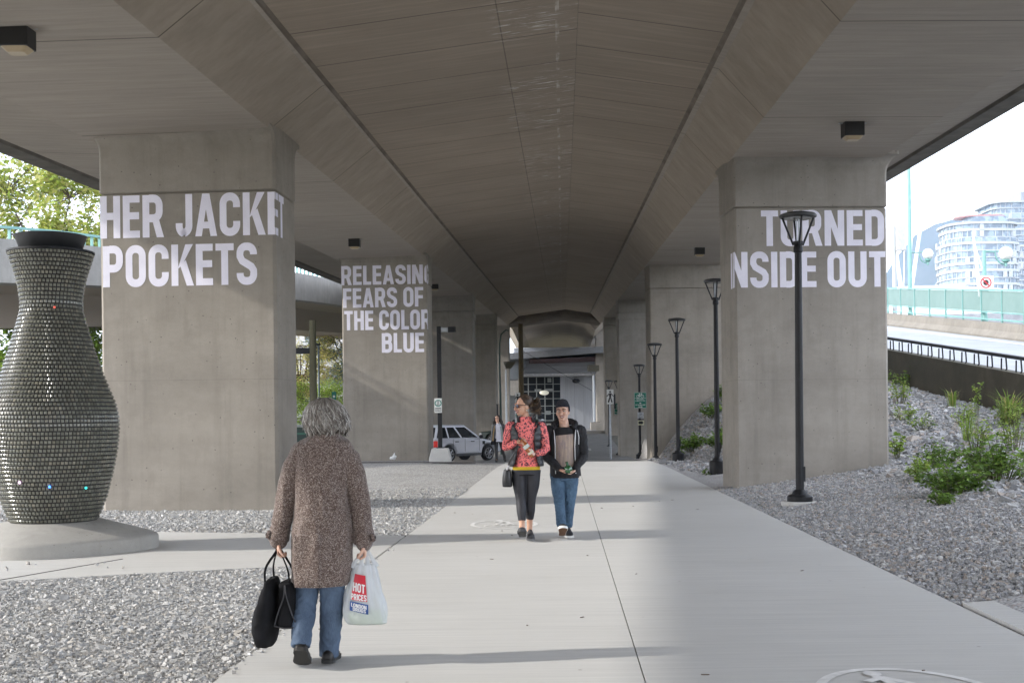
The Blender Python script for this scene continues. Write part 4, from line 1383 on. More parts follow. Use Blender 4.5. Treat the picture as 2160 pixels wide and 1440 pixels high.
def bike(mb, cx, cz, s, y):
    for d in (-.3, .3):
        vring(mb, cx + d * s, cz - .1 * s, .22 * s, .05 * s, y, 20)
    def ln(a, b, w=.045):
        A, B = Vector(a), Vector(b)
        d = (B - A).normalized(); nn = Vector((-d.y, d.x)) * w / 2
        mb.add([(cx + p.x * s, y - .001, cz + p.y * s) for p in (A + nn, A - nn, B - nn, B + nn)], [(0, 1, 2, 3)])
    for a, b in (((-.3, -.1), (-.1, .2)), ((-.1, .2), (.2, .2)), ((.2, .2), (.0, -.1)), ((.0, -.1), (-.3, -.1)), ((.0, -.1), (-.13, .28)), ((.3, -.1), (.16, .3)), ((-.22, .28), (-.04, .28)), ((.12, .3), (.26, .34))):
        ln(a, b)
mb = MB(); walker(mb, 0, .12, .11, -.013); bike(mb, 0, .03, .11, -.013)
text_mesh(mb, 'SHARED', -.1, .1, -.12, .05, lambda x, z, d, cx: (x, -.010 - d, z)); text_mesh(mb, 'PATHWAY', -.1, .1, -.2, .05, lambda x, z, d, cx: (x, -.010 - d, z))
mb.build('lettering', M['sign_black'], sg, recalc=False)

def ped_signal(label, xp, yp_top, yp_bot, ybase, Y, zb, w=.36):
    c = px(xp, (yp_top + yp_bot) / 2, Y)
    root = thing('crossing_sign', label, 'sign', (c[0], Y, zb), 0, 'white crossing signs with walking figures')
    hz = c[2] - zb
    hh = (yp_bot - yp_top) / 2500 * Y / 2
    mb = MB(); mb.lathe([(.05, -.1), (.045, hz)], c=(0, .06, 0), n=10); mb.build('pole', M['steel'], root, 40)
    mb = MB(); mb.bx(-w / 2, w / 2, -.02, .0, hz - hh, hz + hh); mb.build('sheet', M['sign_white'], root, bevel=.01)
    mb = MB(); walker(mb, 0, hz, hh * 1.6, -.026); mb.build('walking_figure', M['sign_black'], root, recalc=False)
    return root
o = ped_signal('white crossing sign with walking figure on a silver pole by the far lamps', 1287, 821, 852, 965, 62, -.62)
mb = MB(); mb.bx(.19, .27, -.05, .1, 2.55, 3.3); mb.build('backing', M['sign_black'], o)
ped_signal('white crossing sign with walking figure just behind the head of the pink woman', 1092, 828, 856, 965, 70, -.85, .3)

def route_sign(label, xa, xb, ya, yb, Y, full=True):
    a, b = px(xa, yb, Y), px(xb, ya, Y)
    cx, cz, w, h = (a[0] + b[0]) / 2, (a[2] + b[2]) / 2, b[0] - a[0], b[2] - a[2]
    root = thing('route_sign', label, 'sign', (cx, Y, cz))
    mb = MB(); mb.bx(-w / 2, w / 2, -.006, .006, -h / 2, h / 2); mb.build('sheet', M['sign_green'], root)
    mb = MB()
    t = .012
    for q in ((-w / 2 + .01, w / 2 - .01, h / 2 - .02, h / 2 - .008), (-w / 2 + .01, w / 2 - .01, -h / 2 + .008, -h / 2 + .02), (-w / 2 + .01, -w / 2 + .022, -h / 2 + .021, h / 2 - .021), (w / 2 - .022, w / 2 - .01, -h / 2 + .021, h / 2 - .021), (-w / 2 + .03, w / 2 - .03, h * .13, h * .145)):
        mb.bx(q[0], q[1], -.010, -.007, q[2], q[3])
    bike(mb, 0, h * .3, w * .58, -.011)
    f = lambda x, z, d, cx: (x, -.011 - d, z)
    text_mesh(mb, 'TO SEAWALL', -w * .3, w * .3, h * .035, h * .055, f)
    text_mesh(mb, '& BEATTY ST', -w * .38, w * .38, -h * .06, h * .055, f)
    text_mesh(mb, 'TO MAINLAND', -w * .4, w * .4, -h * .31, h * .055, f)
    mb.add([(-.05 * w, -.011, -h * .18), (.05 * w, -.011, -h * .18), (.05 * w, -.011, -h * .2), (-.05 * w, -.011, -h * .2)], [(0, 1, 2, 3)])
    mb.add([(-.1 * w, -.011, -h * .18), (.1 * w, -.011, -h * .18), (0, -.011, -h * .13)], [(0, 1, 2)])
    mb.add([(-.18 * w, -.011, -h * .38), (.08 * w, -.011, -h * .38), (.08 * w, -.011, -h * .42), (-.18 * w, -.011, -h * .42)], [(0, 1, 2, 3)])
    mb.add([(.08 * w, -.011, -h * .36), (.2 * w, -.011, -h * .40), (.08 * w, -.011, -h * .44)], [(0, 1, 2)])
    mb.build('lettering', M['sign_white'], root, recalc=False)
    return root
route_sign('green bicycle route sign with white arrows on a black lamp post', 1337.5, 1363.5, 827, 861, 59.66)
route_sign('small green bicycle sign half hidden behind a far lamp post', 1296, 1312, 850, 874, 74.2)
Y = 59.66
a, b = px(1345, 882, Y), px(1357.5, 869, Y)
root = thing('path_sign', 'small white sign with grey bicycle below the green route sign', 'sign', ((a[0] + b[0]) / 2, Y, (a[2] + b[2]) / 2))
w, h = (b[0] - a[0]) / 2, (b[2] - a[2]) / 2
mb = MB(); mb.bx(-w, w, -.006, .006, -h, h); mb.build('sheet', plain('pale grey sheet', (.5, .52, .55), .5), root)
mb = MB(); bike(mb, 0, .03, w * 1.6, -.011); mb.bx(-w * .7, w * .7, -.010, -.007, -h * .85, -h * .6); mb.build('symbol', plain('grey ink', (.12, .13, .15), .5), root, recalc=False)
a, b = px(1345.5, 896.5, Y), px(1358.5, 883.5, Y)
root = thing('arrow_sign', 'pale yellow sign with thick black arrow lowest on the lamp post', 'sign', ((a[0] + b[0]) / 2, Y, (a[2] + b[2]) / 2))
w, h = (b[0] - a[0]) / 2, (b[2] - a[2]) / 2
mb = MB(); mb.bx(-w, w, -.006, .006, -h, h * .62); mb.build('sheet', plain('pale yellow sheet', (.62, .62, .42), .5), root)
mb = MB(); mb.bx(-w, w, -.006, .006, h * .66, h); mb.build('dark_strip', plain('dark purple strip', (.03, .02, .05), .5), root)
mb = MB(); mb.add([(-w * .8, -.011, h * .25), (w * .2, -.011, h * .25), (w * .2, -.011, -h * .55), (-w * .8, -.011, -h * .55)], [(0, 1, 2, 3)]); mb.add([(w * .2, -.011, h * .5), (w * .85, -.011, -h * .15), (w * .2, -.011, -h * .8)], [(0, 1, 2)])
mb.build('arrow', M['sign_black'], root, recalc=False)
# pale notice board and small round sign left of the couple
a, b = px(1076, 886, 90), px(1095, 834, 90)
root = thing('notice_board', 'pale grey notice board standing by the far left pier', 'notice board', ((a[0] + b[0]) / 2, 90, 0))
mb = MB(); mb.bx(-(b[0] - a[0]) / 2, (b[0] - a[0]) / 2, -.05, .05, a[2], b[2]); mb.build('panel', plain('pale panel', (.36, .37, .37), .6), root, bevel=.02)
mb = MB(); mb.bx(-.3, -.22, -.04, .04, -.2, a[2]); mb.bx(.22, .3, -.04, .04, -.2, a[2]); mb.build('leg', M['steel'], root)
a, b = px(1087, 884, 69), px(1098, 868, 69)
root = thing('path_sign', 'small white sign with green ring at the shoulder of the pink woman', 'sign', ((a[0] + b[0]) / 2, 69, 0))
mb = MB(); mb.bx(-.17, .17, -.01, .01, a[2] - .2, b[2]); mb.build('sheet', M['sign_white'], root)
mb = MB(); vring(mb, 0, (a[2] + b[2]) / 2, .14, .035, -.014); mb.build('green_ring', plain('green ring paint', (0, .22, .16), .5), root, recalc=False)
mb = MB(); mb.lathe([(.03, -.95), (.03, a[2])], c=(0, .05, 0), n=8); mb.build('pole', M['steel'], root)
a = px(1067, 780, 95)
root = thing('area_light', 'thin grey pole light with small olive head beside the swan neck pole', 'street lamp', (a[0], 95, 0))
mb = MB(); mb.lathe([(.08, -.1), (.07, a[2])], n=8); mb.build('pole', M['steel'], root)
mb = MB(); mb.vloft([(a[2] + .1, .2, 0, .2, .2), (a[2] + .55, .3, 0, .5, .4), (a[2] + .65, .3, 0, .5, .4)], 14, 3); mb.build('lamp_head', plain('olive head', (.10, .09, .06), .5), root)

# grey vent pipe and small litter bag
a = px(1889, 950, 23.6)
root = thing('vent_pipe', 'short grey pipe standing in the rocks beside the right pier', 'pipe', (a[0], 24.6, float(bank(a[0], 24.6)) - .1))
mb = MB(); mb.lathe([(.085, -.3), (.085, .28)], n=18); mb.build('pipe', plain('pale grey pipe', (.42, .43, .44), .5), root, 40)
mb = MB(); mb.lathe([(.088, .28), (.095, .285), (.095, .60), (.08, .62), (.02, .625)], n=18); mb.build('cap', plain('blue grey cap', (.13, .15, .17), .5), root, 40)
def plastic_bag_litter(loc):
    mb = MB()
    for i in range(7):
        mb.ball((RNG.normal(0, .05), RNG.normal(0, .04), .05), (.07, .06, .05 + .02 * RNG.random()), 10, 7)
    mb.tube([(0, 0, .06), (.01, 0, .15), (.03, 0, .2)], [.05, .03, .022], 8, round_caps=True)
    mb.tube([(.03, 0, .08), (.05, 0, .13), (.09, 0, .1)], [.04, .03, .03], 8, round_caps=True)
    me = remesh(mb, .012, 2)
    wrinkle(me, .02, 14)
    o = link('plastic_bag', me, plain('white thin plastic', (.8, .8, .8), .4), None, 180)
    o.location = loc
    return tag(o, 'crumpled white plastic bag dropped at the foot of the RELEASING pier', 'plastic bag')
a = px(830, 968, 41.3)
plastic_bag_litter((a[0], 41.3, .10))

# ------------------------------------------------------------------ urn sculpture
UX, UY = -5.52, 14.25
root = thing('plinth', 'low eight sided concrete plinth under the tall urn', 'plinth', (UX, UY, 0))
mb = MB()
rings = []
def plinth_ring(r, z, p=2.7, n=72):
    ring = []
    for k in range(n):
        t = 2 * math.pi * k / n
        c, q = math.cos(t), math.sin(t)
        x, y = math.copysign(abs(c) ** (2 / p), c), math.copysign(abs(q) ** (2 / p), q)
        ring.append((r * (x * .7071 - y * .7071), r * (x * .7071 + y * .7071), z))
    return ring
for r, z, p in ((1.12, -.05, 2.7), (1.12, .125, 2.7), (1.105, .15, 2.7), (1.07, .168, 2.7), (.56, .33, 2.0), (.1, .335, 2.0)):
    rings.append(plinth_ring(r, z, p))
mb.loft(rings)
mb.build('slab', concrete('plinth concrete', (.44, .42, .385), (.385, .37, .34), (0, 0, 0), .35, 0), root, 35)
root = thing('urn', 'tall vase sculpture covered in rows of small olive glass tiles', 'sculpture', (UX, UY, .33))
uprof = [(.495, 0), (.55, .12), (.615, .30), (.685, .58), (.735, .83), (.757, 1.03), (.760, 1.17), (.745, 1.3), (.715, 1.42), (.655, 1.57), (.595, 1.72), (.535, 1.9), (.475, 2.09), (.415, 2.3), (.372, 2.44), (.354, 2.55), (.356, 2.66), (.378, 2.82), (.418, 2.98), (.458, 3.1), (.489, 3.2), (.494, 3.215)]
zs = np.array([p[1] for p in uprof]); rs = np.array([p[0] for p in uprof])
def ur(z):
    i = np.clip(np.searchsorted(zs, z), 1, len(zs) - 1)
    h = .04
    return (np.interp(z - h, zs, rs) + 2 * np.interp(z, zs, rs) + np.interp(z + h, zs, rs)) / 4
mb = MB(); mb.lathe([(float(ur(z)) - .008, z) for z in np.linspace(0, 3.2, 60)] + [(.50, 3.215), (.3, 3.21)], n=90)
mb.build('body', plain('black grout', (.014, .012, .011), .6), root, 60)
V, F, Cc = [], [], []
z = .006
row = 0
while z < 3.19:
    rmid = float(ur(z + .022))
    sl = float(ur(z + .045) - ur(z)) / .045
    n = int(round(2 * math.pi * rmid / .0435))
    zz = [z + .006, z + .0425]
    phase = RNG.random() * .2
    for k in range(n):
        t0 = 2 * math.pi * (k + phase + .10) / n; t1 = 2 * math.pi * (k + phase + .90) / n
        base = len(V)
        r0, r1 = float(ur(zz[0])) - .004, float(ur(zz[1])) - .004
        out = .011
        jt = RNG.normal(0, .0012)
        for (f, d) in ((0, 0.0), (.16, out * .75), (.5, out)):
            ta, tb = t0 + (t1 - t0) * f * .5, t1 - (t1 - t0) * f * .5
            za, zb = zz[0] + (zz[1] - zz[0]) * f * .5, zz[1] - (zz[1] - zz[0]) * f * .5
            for (tt, zc, rc) in ((ta, za, r0), (tb, za, r0), (tb, zb, r1), (ta, zb, r1)):
                rcc = rc + d + jt
                V.append((rcc * math.cos(tt), rcc * math.sin(tt), zc - sl * d * .5))
        for s in (0, 4):
            for j in range(4):
                F.append((base + s + j, base + s + (j + 1) % 4, base + s + 4 + (j + 1) % 4, base + s + 4 + j))
        F.append((base + 8, base + 9, base + 10, base + 11))
        g = RNG.uniform(.75, 1.2)
        col = (.165 * g, .165 * g, .135 * g) if RNG.random() < .8 else (.20 * g, .19 * g, .15 * g)
        Cc += [col] * 12
    z += .0485
    row += 1
me = mesh_np('tiles', np.array(V), np.array(F), np.array(Cc))
tm = attrmat('olive glass tiles', .16, .6)
link('glass_tiles', me, tm, root)
mb = MB(); mb.lathe([(.45, 3.215), (.46, 3.20), (.499, 3.205), (.499, 3.228), (.44, 3.235), (.36, 3.25)], n=64); mb.build('rim', M['black_metal'], root, 40)
mb = MB(); mb.lathe([(.3, 3.24), (.345, 3.25), (.36, 3.262), (.405, 3.40), (.42, 3.415), (.405, 3.418), (.37, 3.37), (.1, 3.34)], n=48); mb.build('basin', plain('black basin', (.018, .019, .02), .45, (.03, .031, .033), 6), root, 40)
def glow(name, col, s):
    m, nt, p = newmat(name)
    p.inputs['Base Color'].default_value = c4(col)
    p.inputs['Emission Color'].default_value = c4(col)
    p.inputs['Emission Strength'].default_value = s
    return m
for (pxx, zz, col, s, lb) in ((40, .495, (.95, .6, .95), 1.6, 'pinkish white light'), (101, .44, (.05, .2, 1.0), 2.6, 'blue light'), (161, .41, (.05, .85, .8), 1.0, 'teal light'), (115, 2.53, (.75, .12, .08), .25, 'faint red light')):
    rr0 = float(ur(zz))
    ang = math.asin(max(-.95, min(.95, ((pxx - 1080) / 2500 * (UY - rr0) - UX) / rr0)))
    mb = MB(); mb.ball(((rr0 + .012) * math.sin(ang), -(rr0 + .012) * math.cos(ang), zz), .015, 10, 7)
    o = mb.build('light', glow('tile light', col, s), root, 180)
    o['label'] = lb + ' among the tiles'

# ------------------------------------------------------------------ trees, shrubs, weeds
def leaves_np(C, size, cols, flat=.5, ratio=.55):
    """one folded rhombic leaf (2 triangles) per centre"""
    n = len(C)
    d = RNG.normal(0, 1, (n, 3)); d[:, 2] = d[:, 2] * flat
    d /= np.linalg.norm(d, axis=1)[:, None]
    up = RNG.normal(0, .5, (n, 3)) + np.array([0, 0, 1.0])
    s = np.cross(d, up); s /= np.linalg.norm(s, axis=1)[:, None] + 1e-9
    nn = np.cross(s, d)
    L = size * RNG.uniform(.6, 1.3, n)
    a = C - d * (L * .5)[:, None]
    b = C + d * (L * .5)[:, None]
    w = s * (L * ratio * .5)[:, None]
    f = nn * (L * .12)[:, None]
    V = np.stack([a, C + w + f, b, C - w + f], 1).reshape(-1, 3)
    base = (np.arange(n) * 4)[:, None]
    F = np.concatenate([base + np.array([0, 1, 2]), base + np.array([0, 2, 3])])
    c = np.array(cols)[RNG.integers(0, len(cols), n)] * RNG.uniform(.7, 1.25, (n, 1))
    return V, F, np.repeat(c, 4, 0)

def tree(name, label, X, Y, h, zc, rx, rz_, nclump, nleaf, lsize, cols, rtrunk=.16, group=None, spread=.5, z0=0.0, bark=None):
    root = thing(name, label, 'tree', (X, Y, z0), 0, group)
    T = MB()
    fork = max(.6, zc - rz_ * .75)
    T.tube([(0, 0, -.4), (.03, 0, fork * .4), (-.02, .02, fork)], [rtrunk * 1.25, rtrunk, rtrunk * .8], 8)
    mains = []
    nm = 6
    for k in range(nm):
        a = 2 * math.pi * k / nm + RNG.uniform(-.4, .4)
        e = Vector((math.cos(a) * rx * RNG.uniform(.3, .6), math.sin(a) * rx * RNG.uniform(.3, .6), zc + rz_ * RNG.uniform(-.1, .7)))
        m = Vector((e.x * .35, e.y * .35, fork + (e.z - fork) * .5))
        T.tube([(0, 0, fork - .1), m, e], [rtrunk * .6, rtrunk * .4, rtrunk * .14], 6)
        mains += [m, m.lerp(e, .5), e]
    cs = []
    for i in range(nclump):
        v = RNG.normal(0, 1, 3); v /= np.linalg.norm(v)
        r = RNG.uniform(.35, 1.0) ** .6
        p = Vector((v[0] * rx * r, v[1] * rx * r, zc + v[2] * rz_ * r))
        p += Vector((noise.noise(p * .6), noise.noise(p * .6 + Vector((5, 0, 0))), noise.noise(p * .6 + Vector((0, 9, 0))))) * rx * .35
        q = min(mains, key=lambda m: (m - p).length)
        T.tube([q, q.lerp(p, .55) + Vector((0, 0, .08)), p], [rtrunk * .16, rtrunk * .1, rtrunk * .04], 4, cap=False)
        for j in range(nleaf):
            t = RNG.random() ** .6
            cs.append(np.array(q.lerp(p, .35 + .65 * t)) + RNG.normal(0, spread * .5, 3))
    T.build('trunk', bark or M['bark'], root, 60)
    V, F, c = leaves_np(np.array(cs), lsize, cols)
    link('crown', mesh_np('crown', V, F, c), M['leaf'], root)
    return root
LG = [(.13, .22, .03), (.17, .27, .04), (.10, .17, .025), (.20, .28, .06)]
YG = [(.26, .26, .06), (.32, .28, .09), (.2, .22, .05), (.36, .3, .14)]
BG_ = [(.06, .10, .09), (.09, .14, .13), (.13, .19, .18), (.04, .07, .055)]
DG = [(.05, .09, .02), (.07, .13, .03), (.1, .17, .035)]
tree('tree', 'loose yellow green tree rising above the left ramp railing', -18.2, 47, 12, 8.6, 3.6, 3.9, 190, 60, .25, [(.19, .24, .05), (.26, .29, .08), (.14, .19, .035), (.3, .3, .12)], .13, spread=.5)
tree('tree', 'bright green leafy tree under the left ramp behind the urn neck', -21.8, 50, 7, 3.9, 3.6, 3.1, 190, 60, .24, LG, .16, spread=.55)
tree('tree', 'bright green leafy tree between the urn and the nearest left pier', -17.6, 46, 7, 3.6, 2.6, 3.0, 160, 60, .2, LG, .14, spread=.5)
tree('tree', 'wispy yellow tree seen between the first two left piers', -14.6, 82, 10, 5.6, 3.6, 3.8, 240, 70, .14, [(.36, .36, .10), (.44, .40, .15), (.28, .31, .08), (.48, .42, .22)], .13, spread=.6)
tree('spruce_tree', 'blue grey spruce beside the edge of the RELEASING pier', -12.6, 92, 12, 7.0, 3.2, 3.8, 220, 60, .2, BG_, .2, spread=.45)
tree('young_tree', 'light green young tree left of the mossy pole', -12.7, 68, 4.8, 2.5, 1.9, 2.0, 150, 50, .13, [(.2, .3, .05), (.27, .36, .08), (.15, .23, .04)], .06, 'light green young trees behind the left piers', .35, -.3)
tree('young_tree', 'light green young tree right of the mossy pole', -10.7, 71, 4.8, 2.4, 1.9, 2.0, 150, 50, .13, [(.2, .3, .05), (.27, .36, .08), (.15, .23, .04)], .06, 'light green young trees behind the left piers', .35, -.3)
def gsolve(xp, yp, ya=12.0, yb=60.0):
    """where the line of sight through a photo pixel meets the bank"""
    y = ya
    while y < yb:
        p = px(xp, yp, y)
        if p[2] <= float(bank(p[0], y)):
            return p[0], y, float(bank(p[0], y))
        y += .1
    p = px(xp, yp, 20)
    return p[0], 20, float(bank(p[0], 20))
def shrub(name, label, xp, yp, w, h, n, lsize, cols, group, upright=.3, perstem=16):
    cols = [tuple(.82 * q for q in c) for c in cols]
    X, Y, Z = gsolve(xp, yp)
    s = Y / 2500
    w *= s; h *= s * (.78 if name == 'bramble_bush' else 1)
    root = thing(name, label, 'shrub' if name == 'bramble_bush' else 'plant', (X, Y, Z - .02), 0, group)
    T = MB()
    cs = []
    for i in range(n):
        a = RNG.uniform(0, 2 * math.pi)
        r = math.sqrt(RNG.random()) * w * .5
        hh = h * RNG.uniform(.5, 1.05) * (1 - .45 * (r / (w * .5)) ** 2)
        b = Vector((math.cos(a) * r * .35, math.sin(a) * r * .35, 0))
        e = Vector((math.cos(a) * r, math.sin(a) * r, hh * (1 if upright > .5 else RNG.uniform(.55, 1))))
        m = b.lerp(e, .5) + Vector((0, 0, hh * .28))
        T.tube([b, m, e], [.006, .005, .003], 4, cap=False)
        for j in range(perstem):
            t = .25 + .75 * RNG.random()
            p = (b * (1 - t) ** 2 + m * 2 * t * (1 - t) + e * t * t)
            cs.append(np.array(p) + RNG.normal(0, .035 + .05 * w * .2, 3) + np.array([0, 0, .02]))
    cs = np.array(cs)
    cs[:, 2] = np.maximum(cs[:, 2], .02)
    T.build('stems', plain('green brown stems', (.10, .10, .04), .8), root)
    V, F, c = leaves_np(cs, lsize, cols, .45, .62)
    link('leaves', mesh_np('leaves', V, F, c), M['leaf'], root)
    return root
BR = [(.08, .15, .025), (.12, .21, .04), (.06, .11, .02), (.16, .25, .05), (.10, .18, .03)]
YB = [(.15, .24, .04), (.2, .3, .06), (.26, .33, .08)]
g1 = 'bramble bushes on the rocky bank'
shrub('bramble_bush', 'broad bramble bush, nearest on the gravel below the bank', 2010, 1040, 170, 105, 60, .085, BR, g1)
shrub('bramble_bush', 'tall dense bramble bush at the right edge of the picture', 2105, 1015, 190, 150, 80, .085, BR, g1)
shrub('bramble_bush', 'small low bramble sprig in front of the broad bramble bush', 1990, 1062, 60, 34, 16, .06, BR, g1)
shrub('bramble_bush', 'leafy bramble bush in the middle of the rubble', 1985, 985, 110, 90, 36, .08, BR, g1)
shrub('bramble_bush', 'bramble bush against the foot of the dark ramp wall', 1925, 815, 110, 70, 30, .10, YB + BR, g1)
shrub('bramble_bush', 'bramble bush in the rubble between the second and third lamps', 1462, 952, 84, 62, 50, .11, BR, g1)
shrub('bramble_bush', 'bramble bush beside the base of the second lamp', 1520, 945, 70, 66, 40, .11, BR, g1)
shrub('bramble_bush', 'dark bramble bush high on the bank between the right piers', 1505, 880, 60, 56, 30, .12, BR, g1)
shrub('bramble_bush', 'bramble bush at the top of the bank behind the first right pier', 1530, 845, 50, 60, 24, .12, BR, g1)
g2 = 'weeds among the rocks'
shrub('weed', 'broad leaved weed at the foot of the first right pier corner', 1893, 966, 50, 52, 14, .12, YB, g2, .6, 8)
shrub('weed', 'spindly yellow green weed standing before the dark wall', 2060, 880, 26, 95, 5, .075, YB, g2, 1, 24)
shrub('weed', 'leafy weed left of the spindly yellow one', 2005, 830, 56, 55, 10, .10, YB, g2, .8, 14)
shrub('weed', 'thin weed reaching above the guard rail', 1950, 790, 46, 66, 6, .08, YB, g2, 1, 12)
shrub('weed', 'low weed patch high on the rubble right of the pier', 1900, 850, 70, 50, 18, .09, YB, g2, .6, 12)
shrub('weed', 'straggling weed in the middle of the rubble bank', 1945, 905, 70, 50, 14, .075, YB + BR, g2, .5, 14)
shrub('weed', 'weed growing just above the broad bramble bush', 2060, 950, 80, 80, 20, .075, YB, g2, .7, 14)
shrub('weed', 'weed by the third lamp foot', 1436, 965, 26, 20, 10, .10, BR, g2, .4, 8)
shrub('weed', 'small weed at the path edge near the second lamp', 1490, 1000, 24, 12, 6, .07, BR, g2, .4, 8)
for lb_, x_, y_, w_, h_, n_ in (('feathery weed patch along the top of the rubble under the dark wall', 1990, 800, 120, 60, 26), ('weed clump midway up the rubble at the right edge of the picture', 2130, 900, 90, 70, 22),
        ('pale weed sprawling over the rocks left of the broad bramble bush', 1940, 1010, 70, 50, 16), ('weed clump under the dark wall below the spindly yellow weed', 2085, 850, 80, 55, 20), ('low weed hugging the rocks just above the vent pipe', 1905, 885, 60, 40, 14),
        ('weed sprouting between rocks centre right of the bank', 2030, 895, 70, 45, 16), ('weed rising behind the tall bramble bush at the right edge', 2140, 950, 90, 100, 24), ('small weed on the fine gravel before the rubble starts', 1935, 1000, 40, 24, 8)):
    shrub('weed', lb_, x_, y_, w_, h_, n_, .075, YB + [(.17, .24, .06)], g2, .7, 14)
def tuft(label, xp, yp, w, h, n):
    X, Y, Z = gsolve(xp, yp)
    s = Y / 2500
    mb = MB()
    for i in range(n):
        a = RNG.uniform(0, 6.28); r = RNG.random() * w * s * .18; l = h * s * RNG.uniform(.6, 1.1); o = RNG.uniform(.15, .75) * l
        b = Vector((math.cos(a) * r, math.sin(a) * r, 0)); d = Vector((math.cos(a), math.sin(a), 0))
        sd = Vector((-d.y, d.x, 0)) * .012
        p1_, p2_ = b + d * o * .35 + Vector((0, 0, l * .7)), b + d * o + Vector((0, 0, l * RNG.uniform(.7, 1)))
        g = RNG.uniform(.7, 1.3)
        mb.col = (.13 * g, .2 * g, .04 * g) if RNG.random() < .8 else (.3, .26, .12)
        mb.add([b - sd, b + sd, p1_ + sd * .8, p1_ - sd * .8, p2_], [(0, 1, 2, 3), (3, 2, 4)])
    o = mb.build('grass_tuft', M['leaf'], None, recalc=False)
    o.location = (X, Y, Z)
    return tag(o, label, 'grass tuft', 'grass tufts on the bank')
tuft('long bladed grass tuft below the dark wall at the right edge', 2130, 895, 100, 75, 90)
tuft('thin grass tuft in the rubble above the broad bramble bush', 2040, 930, 60, 70, 40)
tuft('low grass tuft among the rocks beside the dark wall', 2010, 860, 60, 45, 40)

